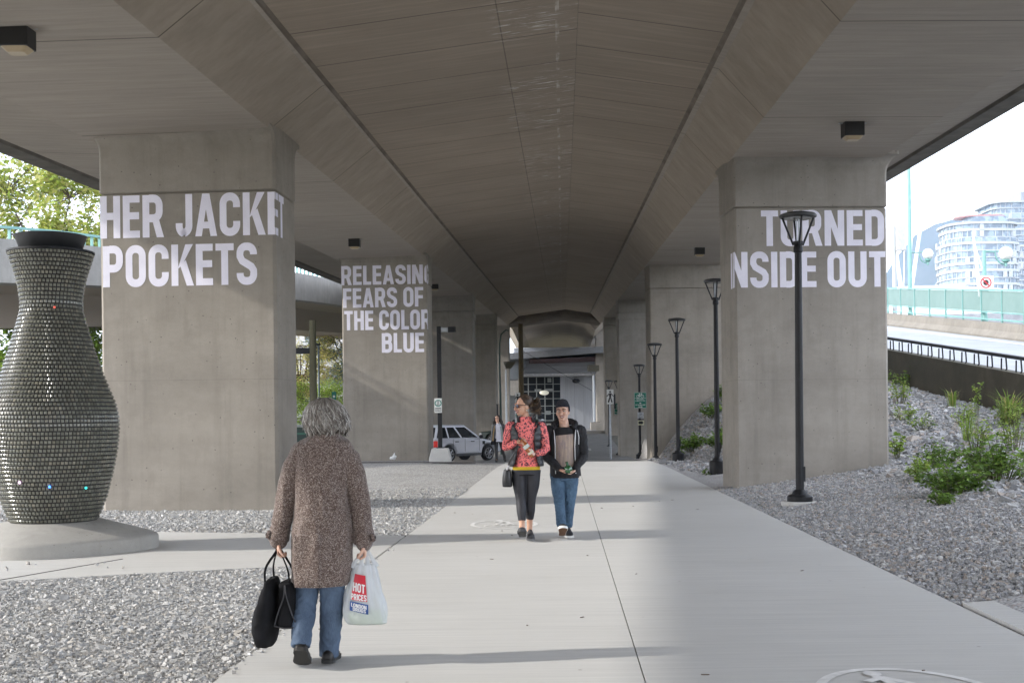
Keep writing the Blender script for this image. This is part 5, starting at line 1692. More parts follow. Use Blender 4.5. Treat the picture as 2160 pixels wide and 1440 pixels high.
# ------------------------------------------------------------------ cars
def car(name, label, X, Y, Z, rz, paint, L=4.78, suv=True, group=None):
    root = thing(name, label, 'car', (X, Y, Z), rz, group)
    k = L / 4.78
    def arch(cx, r=.46, zb=.36, n=9):
        a0 = math.asin(min(1, (zb - .39) / r)) if zb < .39 + r else 0
        return [(cx - r * math.cos(a0 + (math.pi - 2 * a0) * i / n) * -1 * -1, .39 + r * math.sin(a0 + (math.pi - 2 * a0) * i / n)) for i in range(n + 1)]
    poly = [(-2.36, .42)] + arch(-1.34) + arch(1.40) + [(2.30, .40), (2.38, .62), (2.34, .84), (2.2, .95), (1.2, 1.07), (.95, 1.12), (-2.2, 1.18), (-2.36, 1.05), (-2.40, .75)]
    if not suv:
        poly = [(x, z if z < .6 else z * .86 + .08) for x, z in poly]
    mb = MB()
    mb.prism(poly, lambda x, z: (x * k, -.93, z), lambda x, z: (x * k, .93, z))
    mb.build('body', paint, root, 30, .09)
    bz = 1.14 if suv else 1.04
    tz = 1.80 if suv else 1.44
    b = [(-2.26, .86), (.98, .86)]
    tl = (-2.0, -.1) if suv else (-1.1, .1)
    bot = [(-2.26, -.86), (1.0, -.86), (1.0, .86), (-2.26, .86)]
    TW_ = .74
    top = [(tl[0], -TW_), (tl[1], -TW_), (tl[1], TW_), (tl[0], TW_)]
    mb = MB()
    mb.loft([[(x * k, y, bz - .04) for x, y in bot], [(x * k, y, tz - .06) for x, y in top], [(x * k * .96, y * .92, tz) for x, y in top]])
    mb.build('cabin', paint, root, 30, .07)
    def sidept(f, t, s):
        xb = bot[0][0] + (bot[1][0] - bot[0][0]) * f
        xt = top[0][0] + (top[1][0] - top[0][0]) * f
        x = xb + (xt - xb) * t; y = .86 + (TW_ - .86) * t
        return (x * k, s * (y + .008), bz - .04 + (tz - .06 - bz + .04) * t)
    for s in (-1, 1):
        for f0, f1 in ((.03, .27), (.30, .55), (.59, .93)):
            mb = MB(); v = [sidept(f0, .1, s), sidept(f1, .1, s), sidept(f1 - .01, .9, s), sidept(f0 + .01, .9, s)]
            mb.add(v + [(p[0], p[1] - s * .03, p[2]) for p in v], [(0, 1, 2, 3), (4, 7, 6, 5)] + [(i, (i + 1) % 4, 4 + (i + 1) % 4, 4 + i) for i in range(4)])
            mb.build('window', M['glass_dark'], root)
    for (i, nm, e) in ((0, 'rear_window', -.008), (1, 'windscreen', .008)):
        xb, xt = bot[i][0], top[i][0]
        def ep(y, t):
            return ((xb + (xt - xb) * t) * k + e, y * (.86 + (TW_ - .86) * t) / .86, bz - .04 + (tz - .06 - bz + .04) * t)
        mb = MB(); v = [ep(-.76, .12), ep(.76, .12), ep(.74, .9), ep(-.74, .9)]
        mb.add(v + [(p[0] - e * 4, p[1], p[2]) for p in v], [(0, 1, 2, 3), (4, 7, 6, 5)] + [(i2, (i2 + 1) % 4, 4 + (i2 + 1) % 4, 4 + i2) for i2 in range(4)])
        mb.build(nm, M['glass_dark'], root)
    tyre, rim = plain('tyre', (.015, .015, .015), .8), plain('alloy rim', (.35, .35, .36), .35, metal=.6)
    for cx in (-1.34, 1.40):
        for s in (-1, 1):
            mb = MB(); rings = []
            for r, y in ((.25, -.12), (.36, -.12), (.385, -.08), (.385, .08), (.36, .12), (.25, .12)):
                rings.append([(cx * k + r * math.cos(2 * math.pi * q / 24), s * .82 + y, .385 + r * math.sin(2 * math.pi * q / 24)) for q in range(24)])
            mb.loft(rings); w = mb.build('wheel', tyre, root, 40)
            mb = MB()
            for q in range(7):
                a = 2 * math.pi * q / 7
                mb.tube([(cx * k, s * .945, .385), (cx * k + .245 * math.cos(a), s * .945, .385 + .245 * math.sin(a))], [.045, .04], 5)
            mb.tube([(cx * k + .255 * math.cos(2 * math.pi * q / 20), s * .94, .385 + .255 * math.sin(2 * math.pi * q / 20)) for q in range(21)], .022, 5, cap=False)
            mb.tube([(cx * k, s * .90, .385), (cx * k, s * .925, .385)], .25, 20)
            o = mb.build('rim', rim, w)
    red = glow('tail light red', (.65, .03, .02), .12)
    for s in (-1, 1):
        mb = MB(); mb.bx(-2.41 * k, -2.17 * k, s * .92 - .035, s * .92 + .035, .74, 1.04); mb.build('tail_light', red, root, bevel=.02)
        mb = MB(); mb.bx(2.18 * k, 2.36 * k, s * .86 - .08, s * .86 + .08, .72, .88); mb.build('headlight', plain('headlight glass', (.6, .6, .6), .1), root, bevel=.02)
        mb = MB(); mb.ball((.75 * k, s * 1.03, 1.2), (.09, .12, .10), 10, 7); mb.build('mirror', M['black_metal'], root, 60)
        for hx in (-.85, .25):
            mb = MB(); mb.bx(hx * k - .11, hx * k + .11, s * .945 - .02, s * .945 + .02, .96, 1.0); mb.build('door_handle', M['black_metal'], root, bevel=.01)
        mb = MB(); mb.bx(.95 * k, 1.13 * k, s * .935 - .01, s * .935 + .01, .82, .98); mb.build('side_vent', M['black_metal'], root)
        for dx in (-.28, .74, -1.1):
            mb = MB(); mb.bx(dx * k - .008, dx * k + .008, s * .931 - .004, s * .931 + .004, .5, 1.1); mb.build('door_seam', M['black_metal'], root)
        mb = MB(); mb.bx(-.8 * k, .9 * k, s * .88 - .06, s * .88 + .06, .28, .4); mb.build('sill', plain('grey sill', (.08, .085, .09), .5), root, bevel=.02)
    return root
silver = plain('silver car paint', (.68, .69, .74), .3, (.64, .65, .70), 2, metal=.2, coat=.5)
c_ = px(962, 950, 58.5)
car('parked_car', 'silver off road car with glowing tail light behind the RELEASING pier', c_[0], 58.6, -.60, rad(46), silver, 4.6)
c_ = px(1086, 900, 84)
car('parked_car', 'dark green car half hidden behind the pink woman', c_[0], 84, -.42, rad(160), plain('dark green car paint', (.012, .03, .022), .3, coat=.5))
c_ = px(650, 870, 100)
car('parked_car', 'small pale car beyond the young trees on the left', c_[0], 100, .25, rad(15), plain('pale car paint', (.6, .6, .6), .3, coat=.5), 4.2, False)
# left distance: bin, kiosk, roof, street furniture, pale building
a, b = px(622, 960, 46), px(650, 888, 46)
root = thing('waste_bin', 'dark green metal bin between the first two left piers', 'bin', ((a[0] + b[0]) / 2 - .3, 46, .0))
mb = MB(); mb.bx(-.9, .62, -.4, .4, -.1, 1.22); mb.build('body', plain('dark green paint metal', (.006, .03, .02), .45), root, bevel=.03)
mb = MB(); mb.bx(-.95, .66, -.44, .44, 1.23, 1.33); mb.build('lid', plain('pale bin lid', (.3, .33, .3), .5), root, bevel=.02)
mb = MB(); mb.bx(-.92, .64, -.425, -.41, .95, 1.02); mb.build('rim', plain('green trim', (.02, .12, .07), .5), root)
a, b = px(630, 878, 74), px(643, 850, 74)
root = thing('kiosk', 'small white utility cabinet by the young trees', 'cabinet', ((a[0] + b[0]) / 2, 74, -.75))
mb = MB(); mb.bx(-.25, .3, -.3, .3, 0, b[2] + .75); mb.build('cabinet_body', M['sign_white'], root, bevel=.02)
mb = MB(); mb.bx(-.2, .25, -.315, -.301, .3, b[2] + .6); mb.build('door', plain('cabinet door', (.55, .58, .55), .5), root)
a, b = px(672, 815, 96), px(745, 772, 96)
root = thing('shelter', 'small shelter with grey standing seam metal roof beyond the young trees', 'shelter', (0, 0, 0))
mb = MB(); mb.loft([[(a[0], 96, a[2]), (b[0] + 2, 96, a[2]), (b[0] + 2, 96.2, a[2]), (a[0], 96.2, a[2])], [(a[0], 99, b[2]), (b[0] + 2, 99, b[2]), (b[0] + 2, 99.2, b[2]), (a[0], 99.2, b[2])]]); mb.build('roof', plain('grey metal roof', (.16, .17, .2), .45), root)
mb = MB()
for i in range(5):
    x = a[0] + .3 + i * .9
    mb.tube([(x, 95.97, a[2] + .03), (x, 98.97, b[2] + .04)], .04, 5)
mb.build('roof_seam', plain('dark seam', (.07, .07, .08), .5), root)
for x in (a[0] + .1, b[0] + 1.8):
    mb = MB(); mb.bx(x - .06, x + .06, 97, 97.12, .0, a[2] + .9); mb.build('post', M['steel'], root)
a = px(672, 725, 70)
root = thing('street_pole', 'thin blue grey pole with small camera head between the left piers', 'pole', (a[0], 70, -.8))
mb = MB(); mb.lathe([(.06, -.1), (.05, a[2] + .8)], n=8); mb.build('shaft', plain('blue grey paint', (.12, .17, .22), .5), root)
mb = MB(); mb.bx(-.3, .1, -.06, .06, a[2] + .7, a[2] + .82); mb.build('head', M['black_metal'], root)
a, b = px(701, 843, 52), px(708, 826, 52)
root = thing('street_sign', 'little green sign peeping out beside the mossy pole', 'sign', ((a[0] + b[0]) / 2, 52, (a[2] + b[2]) / 2))
mb = MB(); mb.bx(-.1, .1, -.01, .01, -.18, .18); mb.build('sheet', M['sign_green'], root)
mb = MB(); mb.bx(-.05, .05, -.013, -.011, -.08, .02); mb.build('symbol', M['sign_white'], root)
mb = MB(); mb.lathe([(.025, -2.9), (.025, -.15)], c=(-.03, .05, 0), n=8); mb.build('pole', M['steel'], root)
a, b = px(600, 900, 190), px(760, 676, 190)
root = thing('apartment_building', 'pale apartment block far behind the yellow tree', 'building')
mb = MB(); mb.bx(a[0] - 6, b[0], 190, 200, -1, b[2] + 1.5); mb.build('wall', plain('pale render', (.55, .53, .5), .8), root)
for i in range(6):
    for j in range(5):
        x = a[0] - 3 + i * 3.2; z = 2 + j * 3.1
        mb = MB(); mb.bx(x, x + 1.6, 189.95, 190.05, z, z + 1.5); mb.build('window', M['glass_dark'], root)

# ------------------------------------------------------------------ people
def skinmat(name, c):
    m, nt, p = newmat(name)
    v = mapped(nt)
    f = maprange(nt, noi(nt, v, 22, 4), .35, .65)
    nt.links.new(mixc(nt, f, c, (c[0] * .88, c[1] * .78, c[2] * .74)), p.inputs['Base Color'])
    p.inputs['Roughness'].default_value = .5
    p.inputs['Subsurface Weight'].default_value = .08
    p.inputs['Subsurface Radius'].default_value = (.012, .005, .003)
    return m
M['skin'] = skinmat('skin', (.64, .42, .32))
M['skin_tan'] = skinmat('tanned skin', (.60, .37, .26))
M['eye'] = plain('eye', (.03, .02, .015), .2)
M['teeth'] = plain('teeth', (.8, .78, .72), .3)
M['lip'] = plain('lips', (.35, .12, .10), .45)
M['lip2'] = plain('pink lips', (.45, .14, .13), .4)

def tweed():
    m, nt, p = newmat('brown tweed')
    v = mapped(nt)
    vo = nd(nt, 'ShaderNodeTexVoronoi', {'Vector': v, 'Scale': 230.0})
    n1 = noi(nt, v, 210, 3, .7)
    n2 = noi(nt, v, 60, 4, .7)
    f = mth(nt, 'ADD', mth(nt, 'MULTIPLY', nd(nt, 'ShaderNodeSeparateColor', {0: vo.outputs['Color']}).outputs[0], .6), mth(nt, 'MULTIPLY', n1, .5))
    r = nd(nt, 'ShaderNodeValToRGB', {'Fac': f})
    e = r.color_ramp.elements
    e[0].position, e[0].color = .2, (.05, .033, .028, 1)
    e[1].position, e[1].color = .9, (.40, .355, .325, 1)
    x = e.new(.5); x.color = (.105, .076, .064, 1)
    x = e.new(.66); x.color = (.19, .148, .128, 1)
    c = mixc(nt, maprange(nt, n2, .35, .7, 0, .4), r.outputs[0], (.10, .06, .05))
    nt.links.new(c, p.inputs['Base Color'])
    p.inputs['Roughness'].default_value = .95
    p.inputs['Specular IOR Level'].default_value = .15
    p.inputs['Sheen Weight'].default_value = .25
    b = nd(nt, 'ShaderNodeBump', {'Height': n1, 'Strength': .5, 'Distance': .004})
    nt.links.new(b.outputs[0], p.inputs['Normal'])
    return m
def denim(name, a, b):
    m, nt, p = newmat(name)
    v = mapped(nt)
    c = mixc(nt, maprange(nt, noi(nt, v, 5, 4, .6), .38, .66), a, b)
    c = mixc(nt, maprange(nt, noi(nt, mapped(nt, 'Object', (260, 260, 30)), 1.0, 3), .4, .7, 0, .3), c, tuple(min(1, x * 1.7) for x in b))
    nt.links.new(c, p.inputs['Base Color'])
    p.inputs['Roughness'].default_value = .85
    return m
def leopard():
    m, nt, p = newmat('coral leopard print')
    v = mapped(nt, 'Object', (1, 1, .75))
    w = nd(nt, 'ShaderNodeTexNoise', {'Vector': v, 'Scale': 30.0, 'Detail': 2.0})
    vv = nt.nodes.new('ShaderNodeMix'); vv.data_type = 'VECTOR'
    vv.inputs[0].default_value = .025
    nt.links.new(v, vv.inputs[4]); nt.links.new(w.outputs['Color'], vv.inputs[5])
    vo = nd(nt, 'ShaderNodeTexVoronoi', {'Vector': vv.outputs[1], 'Scale': 46.0, 'Randomness': .9})
    d = vo.outputs['Distance']
    ringm = mth(nt, 'MULTIPLY', mth(nt, 'GREATER_THAN', d, .15), mth(nt, 'LESS_THAN', d, .47))
    gap = mth(nt, 'GREATER_THAN', noi(nt, v, 52, 1), .42)
    core = mth(nt, 'LESS_THAN', d, .15)
    c = mixc(nt, maprange(nt, noi(nt, v, 6, 2), .35, .65), (.80, .17, .16), (.82, .22, .21))
    c = mixc(nt, mth(nt, 'MULTIPLY', core, .6), c, (.30, .05, .07))
    c = mixc(nt, mth(nt, 'MULTIPLY', mth(nt, 'MULTIPLY', ringm, gap), .92), c, (.03, .012, .03))
    nt.links.new(c, p.inputs['Base Color'])
    p.inputs['Roughness'].default_value = .8
    return m

def xf(c, yaw=0.0, pitch=0.0, roll=0.0, s=1.0):
    return Matrix.Translation(c) @ Matrix.Rotation(yaw, 4, 'Z') @ Matrix.Rotation(pitch, 4, 'X') @ Matrix.Rotation(roll, 4, 'Y') @ Matrix.Diagonal((s, s, s, 1))

def head(mb, H, fem=False):
    """head pieces in a frame whose face looks along -y; H places it"""
    mb.T = H
    mb.ball((0, .012, .035), (.074, .092, .083), 20, 14)
    mb.ball((0, -.018, -.03), (.066 if not fem else .062, .072, .075), 18, 12)
    mb.ball((0, -.045, -.072), (.044 if not fem else .038, .04, .032), 14, 9)
    mb.ball((0, -.072, -.088), (.022, .018, .018), 12, 8)
    for s in (-1, 1):
        mb.ball((s * .036, -.062, -.018), (.026, .026, .022), 12, 8)
        mb.ball((s * .073, .008, -.008), (.010, .021, .031), 10, 8)
        mb.tube([(s * .012, -.088, .034), (s * .035, -.084, .037), (s * .056, -.068, .03)], [.010, .011, .008], 8, round_caps=True)
    mb.tube([(0, -.086, .024), (0, -.104, -.004), (0, -.112, -.022)], [.009, .012, .014], 8, round_caps=True)
    for s in (-1, 1):
        mb.ball((s * .012, -.098, -.024), (.009, .010, .008), 8, 6)
    mb.T = None

def face(root, H, lipm, smile=False, brow=(.03, .02, .015), eyes=True):
    if eyes:
        for s in (-1, 1):
            mb = MB(); mb.T = H; mb.ball((s * .031, -.079, .014), (.015, .012, .0075), 12, 8); mb.build('eye', M['teeth'], root, 180)
            mb = MB(); mb.T = H; mb.ball((s * .030, -.088, .014), (.0075, .005, .0068), 10, 7); mb.build('iris', M['eye'], root, 180)
            mb = MB(); mb.T = H; mb.tube([(s * .014, -.096, .033), (s * .034, -.096, .041), (s * .055, -.078, .035)], [.004, .005, .003], 6, round_caps=True); mb.build('eyebrow', plain('brow', brow, .8), root, 180)
    mb = MB(); mb.T = H
    w, up = (.03, .010) if smile else (.022, .002)
    mb.tube([(-w, -.082, -.046 + up), (-w * .45, -.096, -.050), (0, -.099, -.050), (w * .45, -.096, -.050), (w, -.082, -.046 + up)], [.003, .005, .0055, .005, .003], 6, round_caps=True)
    mb.tube([(-w, -.082, -.046 + up), (-w * .5, -.094, -.062), (0, -.097, -.065), (w * .5, -.094, -.062), (w, -.082, -.046 + up)], [.003, .005, .006, .005, .003], 6, round_caps=True)
    mb.build('lips', lipm, root, 180)
    if smile:
        mb = MB(); mb.T = H
        mb.tube([(-w * .8, -.088, -.046), (0, -.100, -.056), (w * .8, -.088, -.046)], [.004, .0075, .004], 8, round_caps=True, sq=1.0)
        mb.build('teeth', M['teeth'], root, 180)

def hand(mb, W_, d, n, side, curl=.6, scale=1.0, spread=.04, curls=None, thumb=.5):
    """W_ wrist, d towards the knuckles, n out of the palm, side=+1/-1 for the thumb side (d x n)"""
    W_, d, n = Vector(W_), Vector(d).normalized(), Vector(n)
    n = (n - d * n.dot(d)).normalized()
    s = d.cross(n) * side
    k = scale
    mb.loft([[W_ + d * t * k + s * (a * k) * math.cos(2 * math.pi * q / 12) + n * (b * k) * math.sin(2 * math.pi * q / 12) for q in range(12)]
             for t, a, b in ((-.012, .022, .017), (.0, .024, .018), (.03, .032, .016), (.06, .04, .014), (.088, .04, .012), (.098, .032, .009))])
    for i, (off, L, r) in enumerate(((.030, .070, .0088), (.010, .079, .0090), (-.010, .073, .0088), (-.029, .058, .0078))):
        c = curl if curls is None else curls[i]
        p = W_ + d * .085 * k + s * off * k
        dirv = (d + s * off * spread * 20 * .1).normalized()
        pts = [p]
        ang = 0
        for f in (.45, .32, .25):
            ang += c * (.7 if f == .45 else 1.0)
            v = dirv * math.cos(ang) + n * math.sin(ang)
            pts.append(pts[-1] + v * L * f * k)
        mb.tube(pts, [r * k, r * .98 * k, r * .9 * k, r * .78 * k], 8, round_caps=True)
    p = W_ + d * .018 * k + s * .022 * k + n * .004 * k
    q = p + (s * .8 + d * .75 + n * .25).normalized() * .042 * k
    r2 = q + (s * .25 * (1 - thumb) + d * .8 + n * thumb * .9).normalized() * .032 * k
    r3 = r2 + (d * .7 + n * thumb - s * .3 * thumb).normalized() * .026 * k
    mb.tube([p, q, r2, r3], [.013 * k, .0125 * k, .0105 * k, .0085 * k], 8, round_caps=True)

def strands(name, root, curves, r, mat, cols, nseg=4):
    mb = MB()
    for pts in curves:
        g = RNG.uniform(.65, 1.35)
        c = cols[RNG.integers(0, len(cols))]
        mb.col = (c[0] * g, c[1] * g, c[2] * g)
        n = len(pts)
        mb.tube(pts, [r * (.6 + .6 * math.sin(math.pi * min(.95, (i + .6) / n))) for i in range(n)], nseg, cap=False)
    return mb.build(name, mat, root, 180, recalc=False)
M['hair'] = attrmat('hair strands', .42, .5)

def openloft(secs, gap, n=40, p=2.2, gapfn=None):
    """garment open at the front (-y): rings (z, cx, cy, rx, ry) missing the angle +-gap around -y; returns MB"""
    mb = MB()
    rings = []
    for i, (z, cx, cy, rx, ry) in enumerate(secs):
        gp = gapfn(i) if gapfn else gap
        ring = []
        for k in range(n + 1):
            a = -math.pi / 2 + gp + (2 * math.pi - 2 * gp) * k / n
            ca, sa = math.cos(a), math.sin(a)
            ring.append((cx + rx * math.copysign(abs(ca) ** (2 / p), ca), cy + ry * math.copysign(abs(sa) ** (2 / p), sa), z))
        rings.append(ring)
    mb.loft(rings, cap=False, closed=False)
    return mb
def dense(secs, m=4):
    """interpolate sections smoothly"""
    A = np.array(secs, float)
    t = np.arange(len(A)); tt = np.linspace(0, len(A) - 1, (len(A) - 1) * m + 1)
    out = []
    for x in tt:
        i = min(int(x), len(A) - 2); f = x - i
        p0, p1, p2, p3 = A[max(i - 1, 0)], A[i], A[i + 1], A[min(i + 2, len(A) - 1)]
        out.append(tuple(.5 * (2 * p1 + (p2 - p0) * f + (2 * p0 - 5 * p1 + 4 * p2 - p3) * f * f + (3 * p1 - p0 - 3 * p2 + p3) * f ** 3)))
    return out
def cloth(mb, name, mat, root, voxel=.007, amp=.004, scale=9, it=3, stretch=(1, 1, .5), amp2=0.0, scale2=0.0, mask=None):
    me = remesh(mb, voxel, it)
    if amp or amp2:
        wrinkle(me, amp, scale, stretch, amp2, scale2, mask)
    return link(name, me, mat, root, 180)
def solid(o, t, sub=0):
    m = o.modifiers.new('solid', 'SOLIDIFY'); m.thickness = t; m.offset = 0
    if sub:
        s = o.modifiers.new('sub', 'SUBSURF'); s.levels = sub; s.render_levels = sub
    return o
def shoe(mb, heel, toe, up, r=.042, sole=False):
    """simple closed shoe from heel to toe"""
    h, t, u = Vector(heel), Vector(toe), Vector(up).normalized()
    d = (t - h)
    L = d.length
    d.normalize()
    s = d.cross(u).normalized()
    u = s.cross(d)
    rings = []
    for f, w, hh in ((-.06, .018, .02), (-.02, .032, .05), (.12, .036, .066), (.3, .035, .07), (.5, .039, .058), (.7, .046, .048), (.86, .043, .04), (.96, .03, .03), (1.0, .012, .015)):
        c = h + d * L * f
        ring = []
        for q in range(14):
            a = 2 * math.pi * q / 14
            y = math.sin(a)
            ring.append(c + s * w * r / .042 * math.cos(a) + u * ((hh if y > 0 else .012) * y + .012))
        rings.append(ring)
    mb.loft(rings)
def soleplate(mb, heel, toe, up, r=.042, th=.02, grow=1.04):
    h, t, u = Vector(heel), Vector(toe), Vector(up).normalized()
    d = (t - h); L = d.length; d.normalize(); s = d.cross(u).normalized(); u = s.cross(d)
    prof_ = ((-.07, .016), (-.03, .031), (.1, .037), (.3, .035), (.5, .038), (.72, .047), (.88, .044), (.98, .03), (1.03, .012))
    lo = [h + d * L * f + s * w * grow * r / .042 - u * .003 for f, w in prof_] + [h + d * L * f - s * w * grow * r / .042 - u * .003 for f, w in reversed(prof_)]
    hi = [p + u * th for p in lo]
    mb.loft([lo, hi])

# ---- grey haired woman walking away
FO = px(683, 1399, 7.3)
FW = thing('person', 'grey haired woman in a brown tweed coat walking away with bags in both hands', 'person', (FO[0], 7.3, .004))
mb = MB()
head(mb, xf((.028, .0, 1.515), math.pi))
mb.tube([(.02, .0, 1.36), (.024, .0, 1.46)], [.055, .05], 14)
mb.vloft([(.66, 0, 0, .11, .07), (.8, 0, 0, .14, .10), (1.02, 0, 0, .13, .095), (1.2, .005, 0, .15, .10), (1.29, .012, 0, .13, .075), (1.35, .02, 0, .06, .05)], 20)
for pts, rr_ in (([(-.14, 0, 1.27), (-.21, .01, 1.02), (-.264, -.01, .77)], [.05, .038, .026]), ([(.165, 0, 1.25), (.228, .01, 1.0), (.260, -.01, .745)], [.05, .038, .026]),
                 ([(-.08, 0, .66), (-.100, -.012, .44), (-.108, -.09, .27), (-.110, -.165, .12)], [.055, .042, .034, .03]), ([(.062, 0, .66), (.054, .01, .38), (.040, .02, .2), (.03, .025, .07)], [.055, .042, .034, .03])):
    mb.tube(pts, rr_, 12, round_caps=True)
hand(mb, (-.265, -.01, .755), (0.02, .0, -1), (1, -.1, 0), 1, 1.25, .92)
hand(mb, (.264, -.01, .738), (-.05, .0, -1), (-1, -.1, 0), -1, 1.25, .92)
link('body', remesh(mb, .005, 2), M['skin'], FW, 180)
# coat
TW = tweed()
mb = MB()
mb.vloft(dense([(.487, -.010, -.01, .168, .155), (.62, -.006, -.005, .178, .155), (.8, .0, 0, .184, .155), (.95, .004, 0, .166, .142), (1.06, .006, 0, .155, .13), (1.2, .010, 0, .172, .132), (1.29, .016, 0, .184, .118), (1.345, .022, .0, .172, .095), (1.378, .024, .0, .125, .08), (1.40, .026, .0, .08, .075)]), 40, 2.2)
mb.tube([(-.125, 0, 1.29), (-.172, 0, 1.19), (-.208, .01, 1.03), (-.246, .0, .87), (-.264, -.01, .765)], [.07, .066, .060, .055, .055], 16, ref=(1, 0, 0), round_caps=True)
mb.tube([(.160, 0, 1.265), (.196, 0, 1.16), (.226, .01, 1.01), (.246, .0, .86), (.260, -.01, .742)], [.07, .066, .060, .055, .055], 16, ref=(1, 0, 0), round_caps=True)
mb.tube([(-.2545, -.008, .835), (-.265, -.01, .76)], [.061, .063], 18)
mb.tube([(.2505, -.008, .81), (.260, -.01, .738)], [.061, .063], 18)
# back vent overlap
mb.loft([[(-.150, -.150, z), (.006, -.172 - .004 * (z < .7), z), (.006, -.10, z), (-.150, -.09, z)] for z in (.487, .6, .72, .80)])
# collar
mb.vloft([(1.365, .026, -.004, .098, .088), (1.40, .026, -.006, .092, .086), (1.432, .027, -.006, .082, .08)], 28)
def coatmask(p):
    return 1.0 if p[2] > .5 else .3
cloth(mb, 'coat', TW, FW, .0062, .015, 5.5, 3, (1, 1, .42), .009, 12, coatmask)
bt = plain('brown button', (.02, .012, .01), .3)
for sx, cx, cz in ((-1, -.322, .80), (1, .318, .775)):
    mb = MB(); mb.obox((cx, -.035, cz), (.022, .05, .05), 0, 0, rad(-14 * sx)); o = mb.build('cuff_tab', TW, FW, bevel=.006)
    mb = MB(); mb.ball((cx + sx * .012, -.045, cz), (.008, .011, .011), 10, 7); mb.build('button', bt, o, 180)
mb = MB()
for z0_ in (.5, .6, .7):
    pass
mb.tube([(.0065, -.176, .49), (.0065, -.176, .6), (.0065, -.172, .72), (.007, -.163, .80)], .0022, 5); mb.build('vent_shadow_line', plain('vent shadow brown', (.03, .018, .014), .9), FW)  # thin dark line puts the shadow of the vent edge into colour
# hair: inner mass and strands
hp = [(1.41, .042, -.004, .108, .10), (1.44, .038, -.004, .128, .118), (1.49, .033, -.002, .136, .13), (1.54, .028, 0, .128, .128), (1.58, .026, .002, .11, .115), (1.612, .024, .004, .078, .085), (1.632, .024, .005, .03, .035)]
hz = [h_[0] for h_ in hp]
def hsurf(z, a, k=1.0):
    v = [np.interp(z, hz, [h_[i] for h_ in hp]) for i in range(1, 5)]
    return Vector((v[0] + v[2] * k * math.cos(a), v[1] + v[3] * k * math.sin(a), z))
mb = MB(); mb.vloft([(z, cx, cy, rx * .93, ry * .93) for z, cx, cy, rx, ry in dense(hp)], 40)
o = cloth(mb, 'hair', plain('grey hair base', (.10, .085, .072), .8, (.05, .042, .035), 40, sc=(1, 1, .12)), FW, .007, .008, 16, 2, (1.3, 1.3, .3))
for band, cols_ in (('dark', [(.13, .105, .085), (.09, .07, .055), (.17, .14, .115)]), ('light', [(.30, .28, .255), (.22, .195, .17), (.40, .38, .35), (.16, .135, .115)])):
    curves = []
    for i in range(700 if band == 'dark' else 1500):
        a = RNG.uniform(0, 2 * math.pi)
        cl = noise.noise(Vector((math.cos(a) * 3.2, math.sin(a) * 3.2, 2.0)))
        c2 = noise.noise(Vector((math.cos(a) * 7, math.sin(a) * 7, 5.0)))
        top = 1.634 - .15 * RNG.random() ** 1.3
        bot = 1.405 + .05 * (c2 + .3) + abs(RNG.normal(0, .02)) + (.11 * RNG.random() if RNG.random() < .5 else 0)
        if top - bot < .07:
            continue
        lay = RNG.uniform(.93, .99) if band == 'dark' else RNG.uniform(.96, 1.05)
        flick = .05 * c2 + RNG.normal(.02, .03)
        pts = []
        ph = 5 * cl
        for j in range(12):
            t = j / 11
            z = top + (bot - top) * t
            wv_ = .17 * math.sin(t * 6.0 + ph + 6 * cl) * (.25 + t) * (.6 + abs(c2))
            aa = a + wv_ + .05 * math.sin(9 * t + i)
            k = lay + (flick * ((t - .6) / .4) ** 1.5 if t > .6 else 0) + .035 * math.sin(7 * t + ph * 2) * t
            pts.append(hsurf(z, aa, k))
        curves.append(pts)
    if band == 'light':
        for i in range(170):
            a = RNG.uniform(0, 2 * math.pi); z0h = RNG.uniform(1.43, 1.61); k1 = RNG.uniform(1.05, 1.22); da = RNG.normal(0, .25)
            curves.append([hsurf(z0h, a, .98), hsurf(z0h - .018, a + da * .4, 1.03), hsurf(max(1.40, z0h - .05), a + da * .8, (1 + k1) / 2), hsurf(max(1.395, z0h - .075), a + da, k1)])
    strands('hair_strands', FW, curves, .0026, M['hair'], cols_)
# jeans
J1 = denim('blue denim', (.048, .074, .12), (.085, .125, .19))
mb = MB()
mb.tube(spline([(-.082, 0, .66), (-.096, .0, .54), (-.104, -.01, .42), (-.108, -.09, .27), (-.110, -.165, .135)], 4), [float(v) for v in np.interp(np.linspace(0, 1, 17), [0, .3, .6, 1], [.083, .078, .068, .056])], 18, ref=(1, 0, 0))
mb.tube(spline([(.065, 0, .66), (.058, .0, .54), (.052, .01, .36), (.040, .02, .2), (.030, .02, .038)], 4), [float(v) for v in np.interp(np.linspace(0, 1, 17), [0, .3, .6, 1], [.083, .078, .067, .058])], 18, ref=(1, 0, 0))
mb.vloft([(.58, -.015, 0, .13, .1), (.75, -.01, 0, .15, .11)], 20)
cloth(mb, 'jeans', J1, FW, .0062, .007, 10, 3, (1, 1, .8), .005, 24)
bl = plain('black shoe leather', (.012, .011, .011), .45)
mb = MB(); shoe(mb, (.03, -.045, .022), (.035, .19, .012), (0, 0, 1), .046); mb.build('shoe', bl, FW, 180)
mb = MB(); soleplate(mb, (.03, -.045, .012), (.035, .19, .008), (0, 0, 1), .047, .024); mb.build('sole', plain('rubber sole', (.02, .02, .02), .7), FW)
mb = MB(); shoe(mb, (-.102, -.225, .125), (-.108, -.105, .025), (0, .75, .66), .046); mb.build('shoe', bl, FW, 180)
mb = MB(); soleplate(mb, (-.102, -.232, .122), (-.108, -.112, .018), (0, .75, .66), .048, .024); mb.build('sole', plain('rubber sole 2', (.03, .028, .026), .75), FW)

